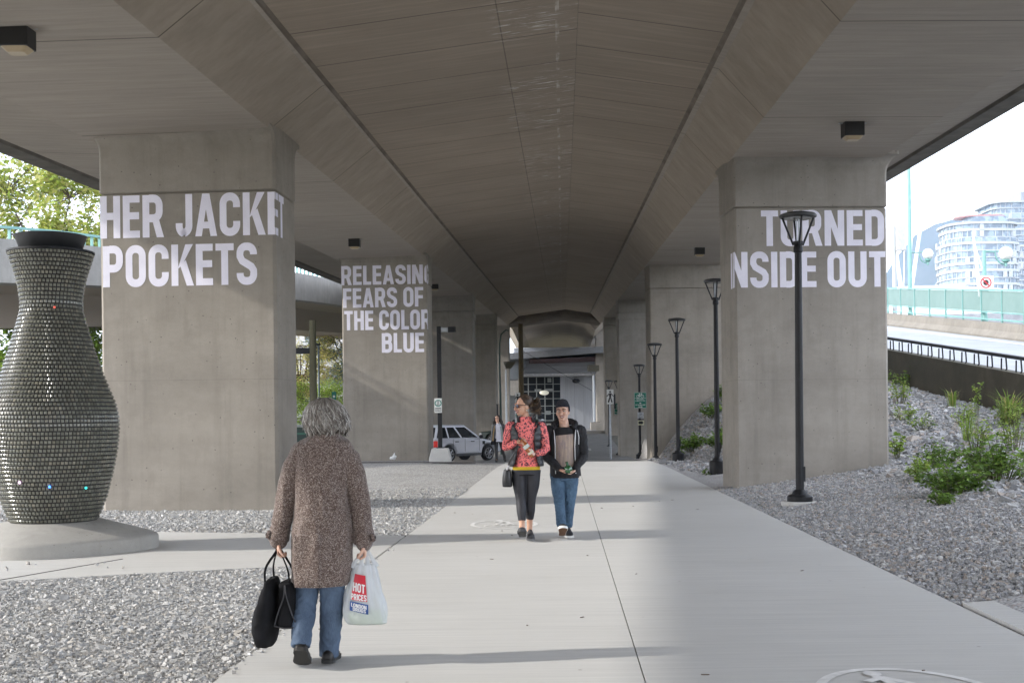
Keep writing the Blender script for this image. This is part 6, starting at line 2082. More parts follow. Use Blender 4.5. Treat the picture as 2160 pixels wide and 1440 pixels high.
# bags in her hands
bk = plain('black canvas', (.007, .007, .008), .9, (.012, .012, .014), 12, .3, 200, spec=.2)
BO = Vector((FO[0], 7.3, 0))
bag = thing('tote_bag', 'large slouching black tote bag in the left hand of the tweed coat woman', 'bag', BO)
mb = MB(); mb.vloft(dense([(.118, -.352, -.02, .022, .10), (.135, -.358, -.02, .05, .14), (.2, -.355, -.02, .066, .17), (.3, -.350, -.02, .066, .175), (.4, -.332, -.02, .054, .17), (.48, -.318, -.02, .036, .16), (.525, -.312, -.02, .022, .15)]), 30, 2.6)
cloth(mb, 'bag_body', bk, bag, .006, .016, 7, 2, (1, .6, .6), .008, 15)
for y_, x_ in ((-.10, -.325), (.06, -.30)):
    mb = MB(); mb.tube(spline([(x_ - .01, y_, .50), (x_ - .012, y_ * .7, .60), (-.285, y_ * .2 - .01, .69), (-.278, -.012, .715)], 5), .02, 8, sq=.25, ref=(0, 1, 0)); mb.build('handle', bk, bag, 60)
bag = thing('tote_bag', 'smaller boxy black handbag beside the slouching tote', 'bag', BO)
mb = MB(); mb.vloft(dense([(.245, -.208, -.01, .055, .12), (.26, -.208, -.01, .066, .14), (.33, -.206, -.01, .057, .145), (.43, -.206, -.01, .046, .14), (.5, -.21, -.01, .044, .135), (.51, -.21, -.01, .036, .13)], 3), 30, 3.4)
cloth(mb, 'bag_body', bk, bag, .006, .006, 9, 2, (1, .6, .6), .004, 15)
pipm = plain('dark piping', (.03, .03, .034), .5)
mb = MB(); mb.tube(spline([(-.272, -.150, .262), (-.248, -.158, .34), (-.212, -.156, .44), (-.206, -.15, .505), (-.196, -.156, .44), (-.166, -.158, .34), (-.142, -.150, .262), (-.205, -.160, .25), (-.272, -.150, .262)], 5), .0045, 6); mb.build('piping', pipm, bag, 60)
for y_ in (-.10, .07):
    mb = MB(); mb.tube(spline([(-.188, y_, .49), (-.198, y_ * .8, .58), (-.243, y_ * .3 - .01, .68), (-.262, -.012, .712)], 5), .018, 8, sq=.25, ref=(0, 1, 0)); mb.build('handle', bk, bag, 60)
bag = thing('shopping_bag', 'white translucent plastic shopping bag with red and blue print in the right hand', 'bag', BO)
m_, nt_, p_ = newmat('white translucent plastic')
p_.inputs['Base Color'].default_value = (.80, .82, .84, 1)
p_.inputs['Roughness'].default_value = .3
p_.inputs['Specular IOR Level'].default_value = .5
tl_ = nd(nt_, 'ShaderNodeBsdfTranslucent', {'Color': (.75, .78, .8, 1)})
tp_ = nd(nt_, 'ShaderNodeBsdfTransparent', {'Color': (.95, .96, .97, 1)})
mx1 = nd(nt_, 'ShaderNodeMixShader', {0: .35, 1: p_.outputs[0], 2: tl_.outputs[0]})
mx2 = nd(nt_, 'ShaderNodeMixShader', {0: .24, 1: mx1.outputs[0], 2: tp_.outputs[0]})
out_ = [n for n in nt_.nodes if n.type == 'OUTPUT_MATERIAL'][0]
nt_.links.new(mx2.outputs[0], out_.inputs[0])
plast = m_
secs = dense([(.246, .275, -.01, .105, .05), (.262, .266, -.01, .125, .075), (.33, .255, -.01, .132, .092), (.42, .252, -.01, .116, .088), (.50, .255, -.01, .094, .072), (.56, .258, -.01, .076, .056), (.61, .262, -.01, .058, .042)], 5)
mb = MB()
N_ = 56
rings = []
for z, cx, cy, rx, ry_ in secs:
    ring = []
    for k in range(N_):
        a = 2 * math.pi * k / N_
        f = 1 + (.055 * math.sin(7 * a + 2 * math.sin(z * 9)) + .04 * math.sin(13 * a + z * 14)) * np.interp(z, [.25, .4, .6], [.6, 1.2, 2.0])
        ca, sa = math.cos(a), math.sin(a)
        ring.append((cx + .10 * (z - .4) * 0 + rx * f * math.copysign(abs(ca) ** .8, ca), cy + ry_ * f * math.copysign(abs(sa) ** .8, sa), z))
    rings.append(ring)
mb.loft(rings, cap=False)
mb.f.append(tuple(reversed(range(N_)))); mb.m.append(0)
mb.build('bag_body', plast, bag, 180)
for x_, yy in ((.215, -.03), (.305, .01)):
    mb = MB()
    for s in (-1, 1):
        mb.tube(spline([(x_ + s * .030, yy - .01, .595), (x_ + s * .016 + (.262 - x_) * .3, yy * .8 - .01, .64), (.27 + s * .004 + (x_ - .262) * .15, yy * .3 - .012, .70)], 5), [float(v) for v in np.linspace(.017, .007, 11)], 8, sq=.25, ref=(1, 0, 0))
    mb.build('handle', plast, bag, 60)
mb = MB(); mb.vloft([(.252, .268, -.005, .10, .048), (.30, .255, -.005, .105, .06), (.33, .25, 0, .09, .05)], 20, 3); mb.build('contents', plain('lime green packet', (.45, .62, .25), .5), bag, 40)
mb = MB(); mb.bx(.14, .235, -.03, .05, .30, .42); mb.build('contents', plain('blue grey packet', (.2, .26, .34), .5), bag, bevel=.01)
zz_ = np.array([q[0] for q in secs])
def bagfn(x, z, d, cx):
    c_x, c_y, r_x, r_y = [np.interp(z, zz_, [q[i] for q in secs]) for i in (1, 2, 3, 4)]
    t = max(-.97, min(.97, (x - c_x) / r_x))
    return (x, c_y - r_y * 1.09 * (1 - abs(t) ** 2.5) ** (1 / 2.5) - .006 - d, z)
def bagpatch(mb, poly, d, nx=8, nz=5):
    (xa, za), (xb, zb), (xc, zc), (xd, zd) = poly
    vs, fs = [], []
    for i in range(nz + 1):
        for j in range(nx + 1):
            u, v = j / nx, i / nz
            x = (xa * (1 - u) + xb * u) * (1 - v) + (xd * (1 - u) + xc * u) * v
            z = (za * (1 - u) + zb * u) * (1 - v) + (zd * (1 - u) + zc * u) * v
            vs.append(bagfn(x, z, d, 0))
    for i in range(nz):
        for j in range(nx):
            a = i * (nx + 1) + j
            fs.append((a, a + 1, a + nx + 2, a + nx + 1))
    mb.add(vs, fs)
mb = MB(); bagpatch(mb, [(.185, .41), (.286, .395), (.272, .55), (.207, .562)], .0); mb.build('red_print', plain('red print', (.62, .03, .05), .4), bag, 180, recalc=False)
mb = MB(); bagpatch(mb, [(.178, .345), (.292, .318), (.292, .378), (.180, .402)], .0); mb.build('blue_print', plain('blue print', (.02, .08, .30), .4), bag, 180, recalc=False)
def slant(k, x0_):
    return lambda x, z, d, cx: bagfn(x, z + k * (x - x0_), d + .003, cx)
mb = MB(); text_mesh(mb, 'HOT', .198, .272, .462, .052, slant(-.25, .2)); text_mesh(mb, 'PRICES', .186, .282, .412, .036, slant(-.14, .19)); mb.build('lettering', plain('white print', (.85, .85, .85), .4), bag, recalc=False)
mb = MB(); text_mesh(mb, 'LONDON', .188, .282, .370, .023, slant(-.22, .188)); text_mesh(mb, 'DRUGS', .198, .278, .344, .022, slant(-.22, .198)); mb.build('lettering', plain('white print 2', (.85, .85, .85), .4), bag, recalc=False)

# ---- woman in coral top
WX = px(1112, 1142, 14.5)
WO = thing('person', 'laughing woman in coral leopard top and black vest looking aside', 'person', (WX[0], 14.5, .004))
HW = xf((-.028, -.005, 1.632), rad(-62), rad(4), 0, 1.06)
mb = MB()
head(mb, HW, True)
mb.tube([(.005, .01, 1.43), (.0, .005, 1.50), (-.022, .0, 1.58)], [.058, .05, .05], 14)
mb.vloft([(.84, 0, 0, .12, .075), (.9, 0, 0, .125, .08), (1.06, 0, 0, .11, .08), (1.25, 0, 0, .135, .10), (1.36, 0, .0, .15, .085), (1.44, 0, .005, .06, .05)], 20)
RA = [(-.185, 0, 1.385), (-.245, -.01, 1.135), (-.13, -.175, 1.20)]
LA = [(.185, 0, 1.375), (.24, -.01, 1.115), (.135, -.19, 1.065)]
mb.tube(RA, [.05, .04, .026], 12, round_caps=True); mb.tube(LA, [.05, .04, .026], 12, round_caps=True)
mb.tube([(-.085, 0, .85), (-.07, -.02, .5), (-.062, -.06, .22), (-.06, -.075, .13)], [.08, .05, .036, .034], 12, round_caps=True)
mb.tube([(.08, 0, .85), (.055, .03, .5), (.035, .08, .22), (.033, .095, .10)], [.08, .05, .036, .034], 12, round_caps=True)
hand(mb, (-.125, -.178, 1.203), (1, -.25, .45), (.3, .25, -.8), -1, .75, .98)
hand(mb, (.13, -.192, 1.064), (-1, -.2, -.02), (.05, .2, .95), 1, .95, .98)
link('body', remesh(mb, .005, 2), M['skin_tan'], WO, 180)
face(WO, HW, M['lip2'], True, eyes=False)
# hair swept back and ponytail blown to the right
HB = plain('dark brown hair', (.03, .018, .012), .5, (.055, .032, .02), 60, sc=(1, 1, .15))
mb = MB(); mb.T = HW
mb.ball((0, .03, .05), (.085, .092, .083), 18, 12)
mb.ball((0, .10, .03), (.045, .05, .05), 12, 8)
mb.T = None
o = cloth(mb, 'hair', HB, WO, .006, .004, 22, 2)
Minv = HW
curves = []
for i in range(420):
    a = RNG.uniform(-1.25, 1.25)
    z1 = RNG.uniform(-.03, .10)
    f0 = Vector((.082 * math.sin(a), -.055 + .05 * abs(math.sin(a)) + .03 * (1 - z1 * 8), .082 + .045 * math.cos(a) * .9 - .04 * abs(math.sin(a))))
    m0 = Vector((.084 * math.sin(a), .05, .05 + .085 * math.cos(a)))
    e0 = Vector((RNG.normal(0, .012), .14, .045 + RNG.normal(0, .012)))
    curves.append([HW @ p for p in spline([f0, m0, e0], 4)])
for i in range(260):
    s0 = HW @ Vector((0, .135, .045))
    L = RNG.uniform(.6, 1.0)
    oz = RNG.normal(0, .028)
    p1_ = s0 + Vector((.045, -.01 + RNG.normal(0, .015), .012 + oz * .6))
    p2_ = s0 + Vector((.085 * L, -.05 + RNG.normal(0, .02), -.045 + oz * 1.2))
    p3_ = s0 + Vector((.045 * L + RNG.normal(0, .025), -.09 + RNG.normal(0, .02), -.085 + oz))
    p4_ = s0 + Vector((-.015 + RNG.normal(0, .03), -.11, -.085 + oz * 1.1))
    curves.append(spline([s0, p1_, p2_, p3_] + ([p4_] if RNG.random() < .5 else []), 4))
strands('hair_strands', WO, curves, .0028, M['hair'], [(.035, .02, .013), (.06, .035, .02), (.025, .015, .01), (.16, .10, .05)])
# sunglasses
mb = MB(); mb.T = HW
for s in (-1, 1):
    mb.ball((s * .034, -.098, .012), (.031, .008, .024), 16, 8)
mb.build('sunglass_lens', plain('purple lens', (.03, .02, .05), .06, spec=.8), WO, 180)
mb = MB(); mb.T = HW
mb.tube([(-.01, -.106, .02), (.01, -.106, .02)], .003, 6)
for s in (-1, 1):
    mb.tube([(s * .062, -.092, .022), (s * .078, -.05, .02), (s * .082, .02, .012)], .004, 6)
mb.build('sunglass_frame', M['eye'], WO, 60)
mb = MB(); mb.ball(tuple(HW @ Vector((.078, -.002, -.045))), .012, 10, 7); mb.build('earring', plain('pale earring', (.6, .55, .45), .3), WO, 180)
# coral top
LP = leopard()
mb = MB()
mb.vloft(dense([(.885, .0, 0, .165, .125), (.95, 0, 0, .150, .115), (1.06, 0, 0, .135, .105), (1.2, 0, -.005, .148, .122), (1.3, 0, -.003, .165, .118), (1.38, 0, 0, .165, .092), (1.425, 0, .003, .12, .08), (1.455, -.002, .0, .086, .078), (1.485, -.006, -.004, .076, .074), (1.505, -.008, -.004, .082, .080)]), 34, 2.2)
mb.tube(RA[:1] + [(-.225, 0, 1.25)] + RA[1:2] + [(-.19, -.10, 1.16)] + RA[2:], [.068, .059, .053, .045, .036], 16, round_caps=True)
mb.tube(LA[:1] + [(.222, 0, 1.24)] + LA[1:2] + [(.20, -.11, 1.08)] + LA[2:], [.068, .059, .053, .045, .036], 16, round_caps=True)
cloth(mb, 'coral_top', LP, WO, .0065, .006, 13, 2, (1, 1, .8), .005, 26)
mb = MB(); mb.vloft([(.862, 0, 0, .168, .128), (.90, 0, 0, .169, .129)], 34, 2.2, cap=False)
mb.T = Matrix.Translation((0, 0, 0)); mb.build('yellow_hem', plain('yellow hem', (.62, .42, .01), .7), WO, 180)
# vest: open at the front, horizontal puffs
VM = plain('black puffer nylon', (.012, .013, .016), .42, (.02, .021, .024), 9, .25, 60)
vs_ = dense([(.905, .0, .0, .20, .142), (.97, 0, .0, .188, .138), (1.08, 0, .0, .168, .128), (1.2, 0, .0, .176, .140), (1.3, 0, .0, .186, .136), (1.39, 0, .0, .18, .108), (1.43, 0, .004, .135, .092)], 6)
vs2 = []
for i, (z, cx, cy, rx, ry_) in enumerate(vs_):
    b = .010 * abs(math.sin(z * math.pi / .075))
    vs2.append((z, cx, cy, rx + b, ry_ + b))
gaps = lambda i: float(np.interp(vs_[i][0], [.9, 1.05, 1.2, 1.32, 1.43], [.80, .66, .50, .50, .95]))
o = openloft(vs2, .5, 44, 2.2, gaps).build('vest', VM, WO, 180)
solid(o, .022, 1)
for s in (-1, 1):
    mb = MB(); mb.vloft([(1.44, s * .085, -.03, .02, .05), (1.50, s * .098, -.03, .014, .05), (1.535, s * .108, -.03, .008, .04)], 14)
    mb.build('vest_collar', VM, WO, 180)
lp_ = plain('black leggings', (.012, .012, .016), .6, (.022, .022, .028), 5)
mb = MB()
mb.tube(spline([(-.09, 0, .86), (-.088, -.01, .68), (-.072, -.02, .5), (-.066, -.045, .36), (-.062, -.065, .245)], 4), [float(v) for v in np.interp(np.linspace(0, 1, 17), [0, .25, .5, .75, 1], [.094, .084, .062, .060, .046])], 18)
mb.tube(spline([(.085, 0, .86), (.075, .01, .68), (.052, .03, .5), (.042, .06, .36), (.035, .078, .25)], 4), [float(v) for v in np.interp(np.linspace(0, 1, 17), [0, .25, .5, .75, 1], [.094, .084, .062, .060, .046])], 18)
mb.vloft([(.80, -.002, 0, .165, .115), (.88, 0, .005, .168, .12), (.95, 0, 0, .14, .1)], 24)
cloth(mb, 'leggings', lp_, WO, .0065, .003, 12, 3)
sm = plain('dark running shoe', (.03, .03, .033), .6, (.07, .07, .075), 30)
mb = MB(); shoe(mb, (-.058, -.085, .07), (-.066, -.26, .145), (0, .42, .9), .047); mb.build('shoe', sm, WO, 180)
mb = MB(); soleplate(mb, (-.058, -.09, .055), (-.066, -.265, .13), (0, .42, .9), .05, .024); mb.build('sole', plain('dark shoe sole', (.035, .036, .036), .8, (.06, .06, .06), 40), WO)
mb = MB(); shoe(mb, (.034, .135, .06), (.045, -.08, .02), (0, 0, 1), .046); mb.build('shoe', sm, WO, 180)
mb = MB(); soleplate(mb, (.034, .14, .03), (.045, -.085, .006), (0, 0, 1), .048, .022); mb.build('sole', plain('grey shoe sole', (.2, .2, .2), .8), WO)
# her bottle and shoulder bag
bo = thing('bottle', 'amber liquor bottle held across the chest of the coral topped woman', 'bottle', (WX[0], 14.5, 0))
def bottle(root, a, b, prof_, glass, cap, lab=None):
    a, b = Vector(a), Vector(b)
    q = (b - a).normalized().to_track_quat('Z', 'Y')
    L = (b - a).length
    Mx = Matrix.Translation(a) @ q.to_matrix().to_4x4()
    mb = MB(); mb.T = Mx; mb.lathe([(r, z * L) for r, z in prof_], n=24); mb.build('glass', glass, root, 40)
    mb = MB(); mb.T = Mx; mb.lathe([(.014, .93 * L), (.016, .935 * L), (.016, 1.03 * L), (.013, 1.035 * L)], n=16); mb.build('cap', cap, root, 40)
    return Mx, L
amber = newmat('amber glass')
amber[2].inputs['Base Color'].default_value = (.30, .085, .012, 1)
amber[2].inputs['Roughness'].default_value = .08
amber[2].inputs['Specular IOR Level'].default_value = .8
amber[2].inputs['Coat Weight'].default_value = .6
Mx, L = bottle(bo, (.085, -.232, 1.035), (-.075, -.245, 1.255), [(.03, 0), (.037, .02), (.038, .3), (.038, .62), (.03, .70), (.015, .78), (.013, .95)], amber[0], plain('dark cap', (.02, .02, .02), .4))
mb = MB(); mb.T = Mx; mb.lathe([(.0392, .16 * L), (.0392, .26 * L)], n=24, cap=False); mb.build('label', plain('cream label', (.7, .66, .5), .6), bo, 40)
mb = MB(); mb.T = Mx; mb.lathe([(.0392, .46 * L), (.0392, .62 * L)], n=24, cap=False); mb.build('label', plain('pale label', (.62, .66, .6), .6), bo, 40)
bg_ = thing('handbag', 'black shoulder bag with shiny strap at the hip of the coral topped woman', 'bag', (WX[0], 14.5, 0))
mb = MB(); mb.vloft(dense([(.66, -.235, -.02, .05, .09), (.675, -.235, -.02, .06, .105), (.78, -.238, -.02, .058, .11), (.86, -.235, -.02, .045, .10), (.875, -.235, -.02, .03, .09)], 3), 24, 3.2); cloth(mb, 'bag_body', plain('black leather', (.012, .012, .013), .35, (.02, .02, .022), 10), bg_, .006, .005, 12, 2)
mb = MB(); mb.tube(spline([(-.225, -.10, .86), (-.21, -.145, .95), (-.15, -.165, 1.06), (-.085, -.16, 1.16)], 5), .011, 8, sq=.3); mb.build('strap', plain('shiny black strap', (.03, .03, .032), .15, spec=.8), bg_, 60)
mb = MB(); mb.tube([(-.238, -.118, .87), (-.215, -.135, .93)], .011, 8, sq=.5); mb.build('buckle', plain('silver buckle', (.75, .75, .78), .2, metal=.6), bg_, 60)

# ---- man with beanie
MX = px(1191, 1136, 14.75)
MO = thing('person', 'smiling man in navy beanie and open black hooded jacket', 'person', (MX[0], 14.75, .004))
HM = xf((-.006, -.01, 1.560), rad(-12), rad(2), rad(-4), 1.04)
mb = MB()
head(mb, HM)
mb.tube([(.012, .015, 1.36), (.006, .01, 1.44), (-.004, .005, 1.50)], [.066, .058, .056], 14)
mb.vloft([(.80, 0, 0, .12, .075), (.85, 0, 0, .12, .075), (1.0, 0, 0, .13, .085), (1.2, 0, 0, .165, .11), (1.31, 0, .0, .165, .095), (1.38, 0, .005, .06, .05)], 20)
RA = [(-.178, 0, 1.325), (-.218, .0, 1.03), (-.07, -.19, .865)]
LA = [(.205, 0, 1.325), (.245, .0, 1.02), (.135, -.19, .86)]
mb.tube(RA, [.052, .042, .028], 12, round_caps=True); mb.tube(LA, [.052, .042, .028], 12, round_caps=True)
mb.tube([(-.075, 0, .8), (-.06, -.05, .42), (-.045, -.12, .12)], [.08, .05, .034], 12, round_caps=True)
mb.tube([(.085, 0, .8), (.065, .03, .42), (.05, .13, .1)], [.08, .05, .034], 12, round_caps=True)
hand(mb, (-.062, -.198, .858), (.85, -.3, -.35), (.5, -.4, .7), 1, .85, 1.02)
hand(mb, (.13, -.198, .852), (-.75, -.3, -.45), (-.5, -.4, .7), -1, .85, 1.02)
link('body', remesh(mb, .005, 2), M['skin'], MO, 180)
face(MO, HM, M['lip'], True)
mb = MB(); mb.T = HM
mb.ball((0, .022, .040), (.086, .100, .108), 24, 16)
mb.ball((0, .045, .095), (.07, .075, .06), 18, 10)
mb.T = None
o = remesh(mb, .005, 2)
# the knitted cap leaves the face open: forehead edge in front, down over the ears at the sides
inv = HM.inverted()
b_ = bmesh.new(); b_.from_mesh(o)
dele = [v for v in b_.verts if (lambda q: q.z < -.035 or (q.y < .012 and q.z < .062 - .012 * max(0, abs(q.x) / .08 - .3) and not (q.y > -.012 and abs(q.x) > .07)))(inv @ v.co)]
bmesh.ops.delete(b_, geom=dele, context='VERTS')
b_.to_mesh(o); b_.free()
wrinkle(o, .003, 60, (1, 1, .2))
ob = link('beanie', o, plain('navy knit', (.012, .013, .02), .95, (.02, .021, .03), 60, .6, 260, sc=(1, 1, .4)), MO, 180)
solid(ob, .006)
# t-shirt with printed panel
blk = plain('black jersey', (.011, .011, .013), .9, (.017, .017, .019), 8)
mb = MB(); mb.vloft(dense([(.745, .014, 0, .180, .134), (.80, .014, 0, .174, .128), (.9, .015, 0, .15, .11), (1.05, .01, 0, .152, .112), (1.2, .01, -.002, .168, .12), (1.3, .01, 0, .165, .105), (1.355, .01, .0, .12, .088), (1.372, .01, .004, .085, .07)]), 32, 2.2)
cloth(mb, 'tshirt', blk, MO, .0065, .005, 12, 2, (1, 1, .5), .004, 20)
m_, nt_, p_ = newmat('faded tan print')
v_ = mapped(nt_)
c_ = mixc(nt_, maprange(nt_, noi(nt_, mapped(nt_, 'Object', (26, 1, 4)), 1.0, 5, .6), .35, .65), (.46, .36, .28), (.25, .20, .19))
c_ = mixc(nt_, maprange(nt_, noi(nt_, v_, 9, 5, .7), .5, .7, 0, .6), c_, (.17, .14, .20))
nt_.links.new(c_, p_.inputs['Base Color']); p_.inputs['Roughness'].default_value = .8
mb = MB()
vs, fs = [], []
ts = dense([(.85, .015, 0, .15, .11), (.9, .015, 0, .15, .11), (1.05, .01, 0, .152, .112), (1.2, .01, -.002, .168, .12), (1.3, .01, 0, .165, .105)])
for i in range(13):
    for j in range(9):
        u = j / 8; v = i / 12
        x = -.098 + .215 * u; z = .885 + (.385 + .02 * u) * v
        cx, cy, rx, ry_ = [np.interp(z, [q[0] for q in ts], [q[k] for q in ts]) for k in (1, 2, 3, 4)]
        t = max(-.95, min(.95, (x - cx) / rx))
        vs.append((x, cy - ry_ * (1 - abs(t) ** 2.2) ** (1 / 2.2) - .010, z))
for i in range(12):
    for j in range(8):
        a = i * 9 + j
        fs.append((a, a + 1, a + 10, a + 9))
mb.add(vs, fs)
mb.build('print_panel', m_, MO, 180, recalc=False)
# open jacket: body shell, sleeves, hood, zips
JK = plain('black jacket cotton', (.010, .010, .012), .8, (.017, .017, .02), 7, .2, 120)
js = dense([(.765, .02, .01, .19, .135), (.9, .015, .005, .185, .132), (1.05, .012, 0, .185, .132), (1.2, .012, 0, .192, .138), (1.3, .012, 0, .195, .125), (1.36, .012, .0, .165, .105), (1.395, .012, .01, .11, .09)], 5)
gaps = lambda i: float(np.interp(js[i][0], [.765, .95, 1.15, 1.3, 1.4], [.62, .64, .60, .62, .95]))
o = openloft(js, .6, 44, 2.2, gaps).build('jacket', JK, MO, 180)
wrinkle(o.data, .007, 9, (1, 1, .6))
solid(o, .012, 1)
for A3 in (RA, LA):
    mb = MB(); mb.tube(spline(A3[:1] + [tuple((Vector(A3[0]) + Vector(A3[1])) / 2 + Vector((.008 * (1 if A3 is LA else -1), 0, 0)))] + A3[1:2] + [tuple((Vector(A3[1]) + Vector(A3[2])) / 2)] + A3[2:], 3), [float(v) for v in np.interp(np.linspace(0, 1, 13), [0, .25, .5, .75, 1], [.076, .066, .060, .052, .040])], 16, round_caps=True)
    cloth(mb, 'sleeve', JK, MO, .0065, .007, 12, 2, (1, 1, 1), .006, 26)
mb = MB()
mb.tube(spline([(-.10, -.075, 1.375), (-.125, .0, 1.41), (-.07, .075, 1.44), (.01, .10, 1.445), (.10, .075, 1.44), (.155, .0, 1.41), (.125, -.08, 1.37)], 4), [float(v) for v in np.interp(np.linspace(0, 1, 25), [0, .25, .5, .75, 1], [.02, .038, .045, .04, .02])], 12, round_caps=True)
cloth(mb, 'hood', JK, MO, .0065, .005, 16, 2)
zp = plain('silver zip', (.55, .55, .56), .3, metal=.6)
def jpoint(z, ang):
    cx, cy, rx, ry_ = [np.interp(z, [q[0] for q in js], [q[k] for q in js]) for k in (1, 2, 3, 4)]
    ca, sa = math.cos(ang), math.sin(ang)
    return Vector((cx + (rx + .01) * math.copysign(abs(ca) ** (2 / 2.2), ca), cy + (ry_ + .012) * math.copysign(abs(sa) ** (2 / 2.2), sa), z))
for s in (-1, 1):
    mb = MB(); mb.tube([jpoint(z, -math.pi / 2 + s * (float(np.interp(z, [.765, .95, 1.15, 1.3, 1.4], [.62, .64, .60, .62, .95])) + .02)) for z in np.linspace(.80, 1.34, 12)], .0055, 6, sq=.5); mb.build('zip', zp, MO, 60)
    mb = MB(); mb.tube([jpoint(1.335, -math.pi / 2 + s * .95), jpoint(1.25, -math.pi / 2 + s * 1.0), jpoint(1.16, -math.pi / 2 + s * 1.02)], .004, 6); mb.build('drawstring', zp, MO, 60) if s > 0 else None
J2 = denim('mid blue denim', (.035, .07, .12), (.075, .135, .21))
mb = MB()
mb.tube(spline([(-.078, 0, .80), (-.075, -.02, .62), (-.062, -.05, .44), (-.05, -.09, .28), (-.042, -.12, .15)], 4), [float(v) for v in np.interp(np.linspace(0, 1, 17), [0, .25, .5, .75, 1], [.092, .082, .064, .056, .054])], 18)
mb.tube(spline([(.092, 0, .80), (.085, .01, .62), (.070, .03, .44), (.058, .08, .28), (.048, .12, .13)], 4), [float(v) for v in np.interp(np.linspace(0, 1, 17), [0, .25, .5, .75, 1], [.092, .082, .064, .056, .054])], 18)
mb.vloft([(.72, .008, 0, .152, .108), (.84, .008, 0, .148, .10)], 24)
cloth(mb, 'jeans', J2, MO, .0065, .006, 12, 2, (1, 1, 1), .007, 26)
cs_ = plain('black canvas shoe', (.015, .015, .018), .8)
wr = plain('white shoe rubber', (.75, .75, .73), .6)
mb = MB(); shoe(mb, (-.038, -.14, .065), (-.03, -.345, .17), (0, .46, .88), .048); mb.build('shoe', cs_, MO, 180)
mb = MB(); soleplate(mb, (-.038, -.145, .05), (-.03, -.35, .155), (0, .46, .88), .052, .03); mb.build('sole_edge', wr, MO)
mb = MB(); soleplate(mb, (-.038, -.147, .046), (-.03, -.352, .151), (0, .46, .88), .046, .004); mb.build('sole', plain('brown gum sole', (.17, .09, .05), .8, (.13, .07, .04), 60), MO)
mb = MB(); shoe(mb, (.048, .17, .05), (.06, -.06, .02), (0, 0, 1), .046); mb.build('shoe', cs_, MO, 180)
mb = MB(); soleplate(mb, (.048, .175, .025), (.06, -.065, .006), (0, 0, 1), .05, .024); mb.build('sole_edge', wr, MO)
bo = thing('bottle', 'round green bottle cupped in both hands of the man in the beanie', 'bottle', (MX[0], 14.75, 0))
green = newmat('green glass')
green[2].inputs['Base Color'].default_value = (.015, .09, .03, 1)
green[2].inputs['Roughness'].default_value = .06
green[2].inputs['Specular IOR Level'].default_value = .9
green[2].inputs['Coat Weight'].default_value = .6
mb = MB(); mb.ball((.042, -.262, .862), (.052, .048, .054), 22, 14); mb.build('glass', green[0], bo, 180)
mb = MB(); mb.tube([(.038, -.268, .905), (.024, -.292, .945)], [.02, .014], 12); mb.tube([(.025, -.29, .942), (.021, -.297, .955)], [.017, .017], 12); mb.build('neck', green[0], bo, 60)

# ---- dark haired woman by the car
BX = px(1052, 975, 40)
BO2 = thing('person', 'dark haired young woman in black jacket and pale shirt by the silver car', 'person', (BX[0], 40, .0))
HBg = xf((-.035, -.01, 1.475), rad(-10), rad(6), 0, 1.0)
mb = MB()
head(mb, HBg, True)
mb.tube([(-.01, .01, 1.28), (-.03, .0, 1.42)], [.05, .045], 12)
mb.vloft([(.72, 0, 0, .13, .095), (.95, 0, 0, .11, .085), (1.15, 0, 0, .13, .095), (1.27, 0, 0, .14, .08), (1.31, 0, 0, .05, .045)], 18)
ARM1 = [(-.165, 0, 1.24), (-.205, .01, .98), (-.20, -.06, .74)]
ARM2 = [(.16, 0, 1.24), (.215, .01, 1.0), (.255, -.05, .79)]
mb.tube(ARM1, [.045, .036, .025], 10, round_caps=True); mb.tube(ARM2, [.045, .036, .025], 10, round_caps=True)
mb.tube([(-.07, 0, .76), (-.075, -.02, .42), (-.065, -.05, .1)], [.06, .035, .025], 10, round_caps=True)
mb.tube([(.07, 0, .76), (.12, .04, .42), (.19, .125, .15)], [.06, .035, .025], 10, round_caps=True)
hand(mb, ARM1[2], (.05, -.1, -1), (1, 0, 0), 1, .6, .95); hand(mb, ARM2[2], (.2, -.1, -1), (-1, 0, 0), -1, .5, .95)
link('body', remesh(mb, .006, 2), M['skin'], BO2, 180)
face(BO2, HBg, M['lip2'])
mb = MB(); mb.vloft(dense([(.70, .03, 0, .17, .12), (.85, .02, 0, .15, .11), (1.0, .01, 0, .135, .105), (1.17, 0, 0, .15, .11), (1.27, -.005, 0, .12, .09), (1.32, -.01, 0, .06, .055)]), 28); cloth(mb, 'shirt', plain('pale lilac shirt', (.60, .60, .68), .8), BO2, .008, .006, 12, 2)
jm = plain('dark leather jacket', (.014, .016, .02), .5, (.03, .032, .036), 10)
jb = dense([(.72, -.01, .0, .20, .14), (.9, 0, 0, .18, .13), (1.05, 0, 0, .165, .122), (1.2, 0, 0, .18, .125), (1.28, 0, 0, .155, .1), (1.32, 0, .01, .09, .075)])
o = openloft(jb, .55, 36, 2.2, lambda i: float(np.interp(jb[i][0], [.72, 1.3], [.75, .6]))).build('jacket', jm, BO2, 180); solid(o, .012, 1)
for A3 in (ARM1, ARM2):
    mb = MB(); mb.tube(A3, [.062, .05, .04], 12, round_caps=True); mb.build('sleeve', jm, BO2, 180)
mb = MB(); mb.tube([(.085, -.12, 1.22), (.12, -.125, .98), (.13, -.13, .74)], .03, 8, sq=.25, ref=(1, 0, 0)); mb.build('scarf', plain('grey green scarf', (.25, .29, .28), .9), BO2, 60)
mb = MB(); mb.tube([(-.12, -.115, 1.24), (-.165, -.14, .98), (-.185, -.13, .72)], .016, 8, sq=.3, ref=(1, 0, 0)); mb.build('bag_strap', plain('tan strap', (.30, .20, .08), .7), BO2, 60)
mb = MB()
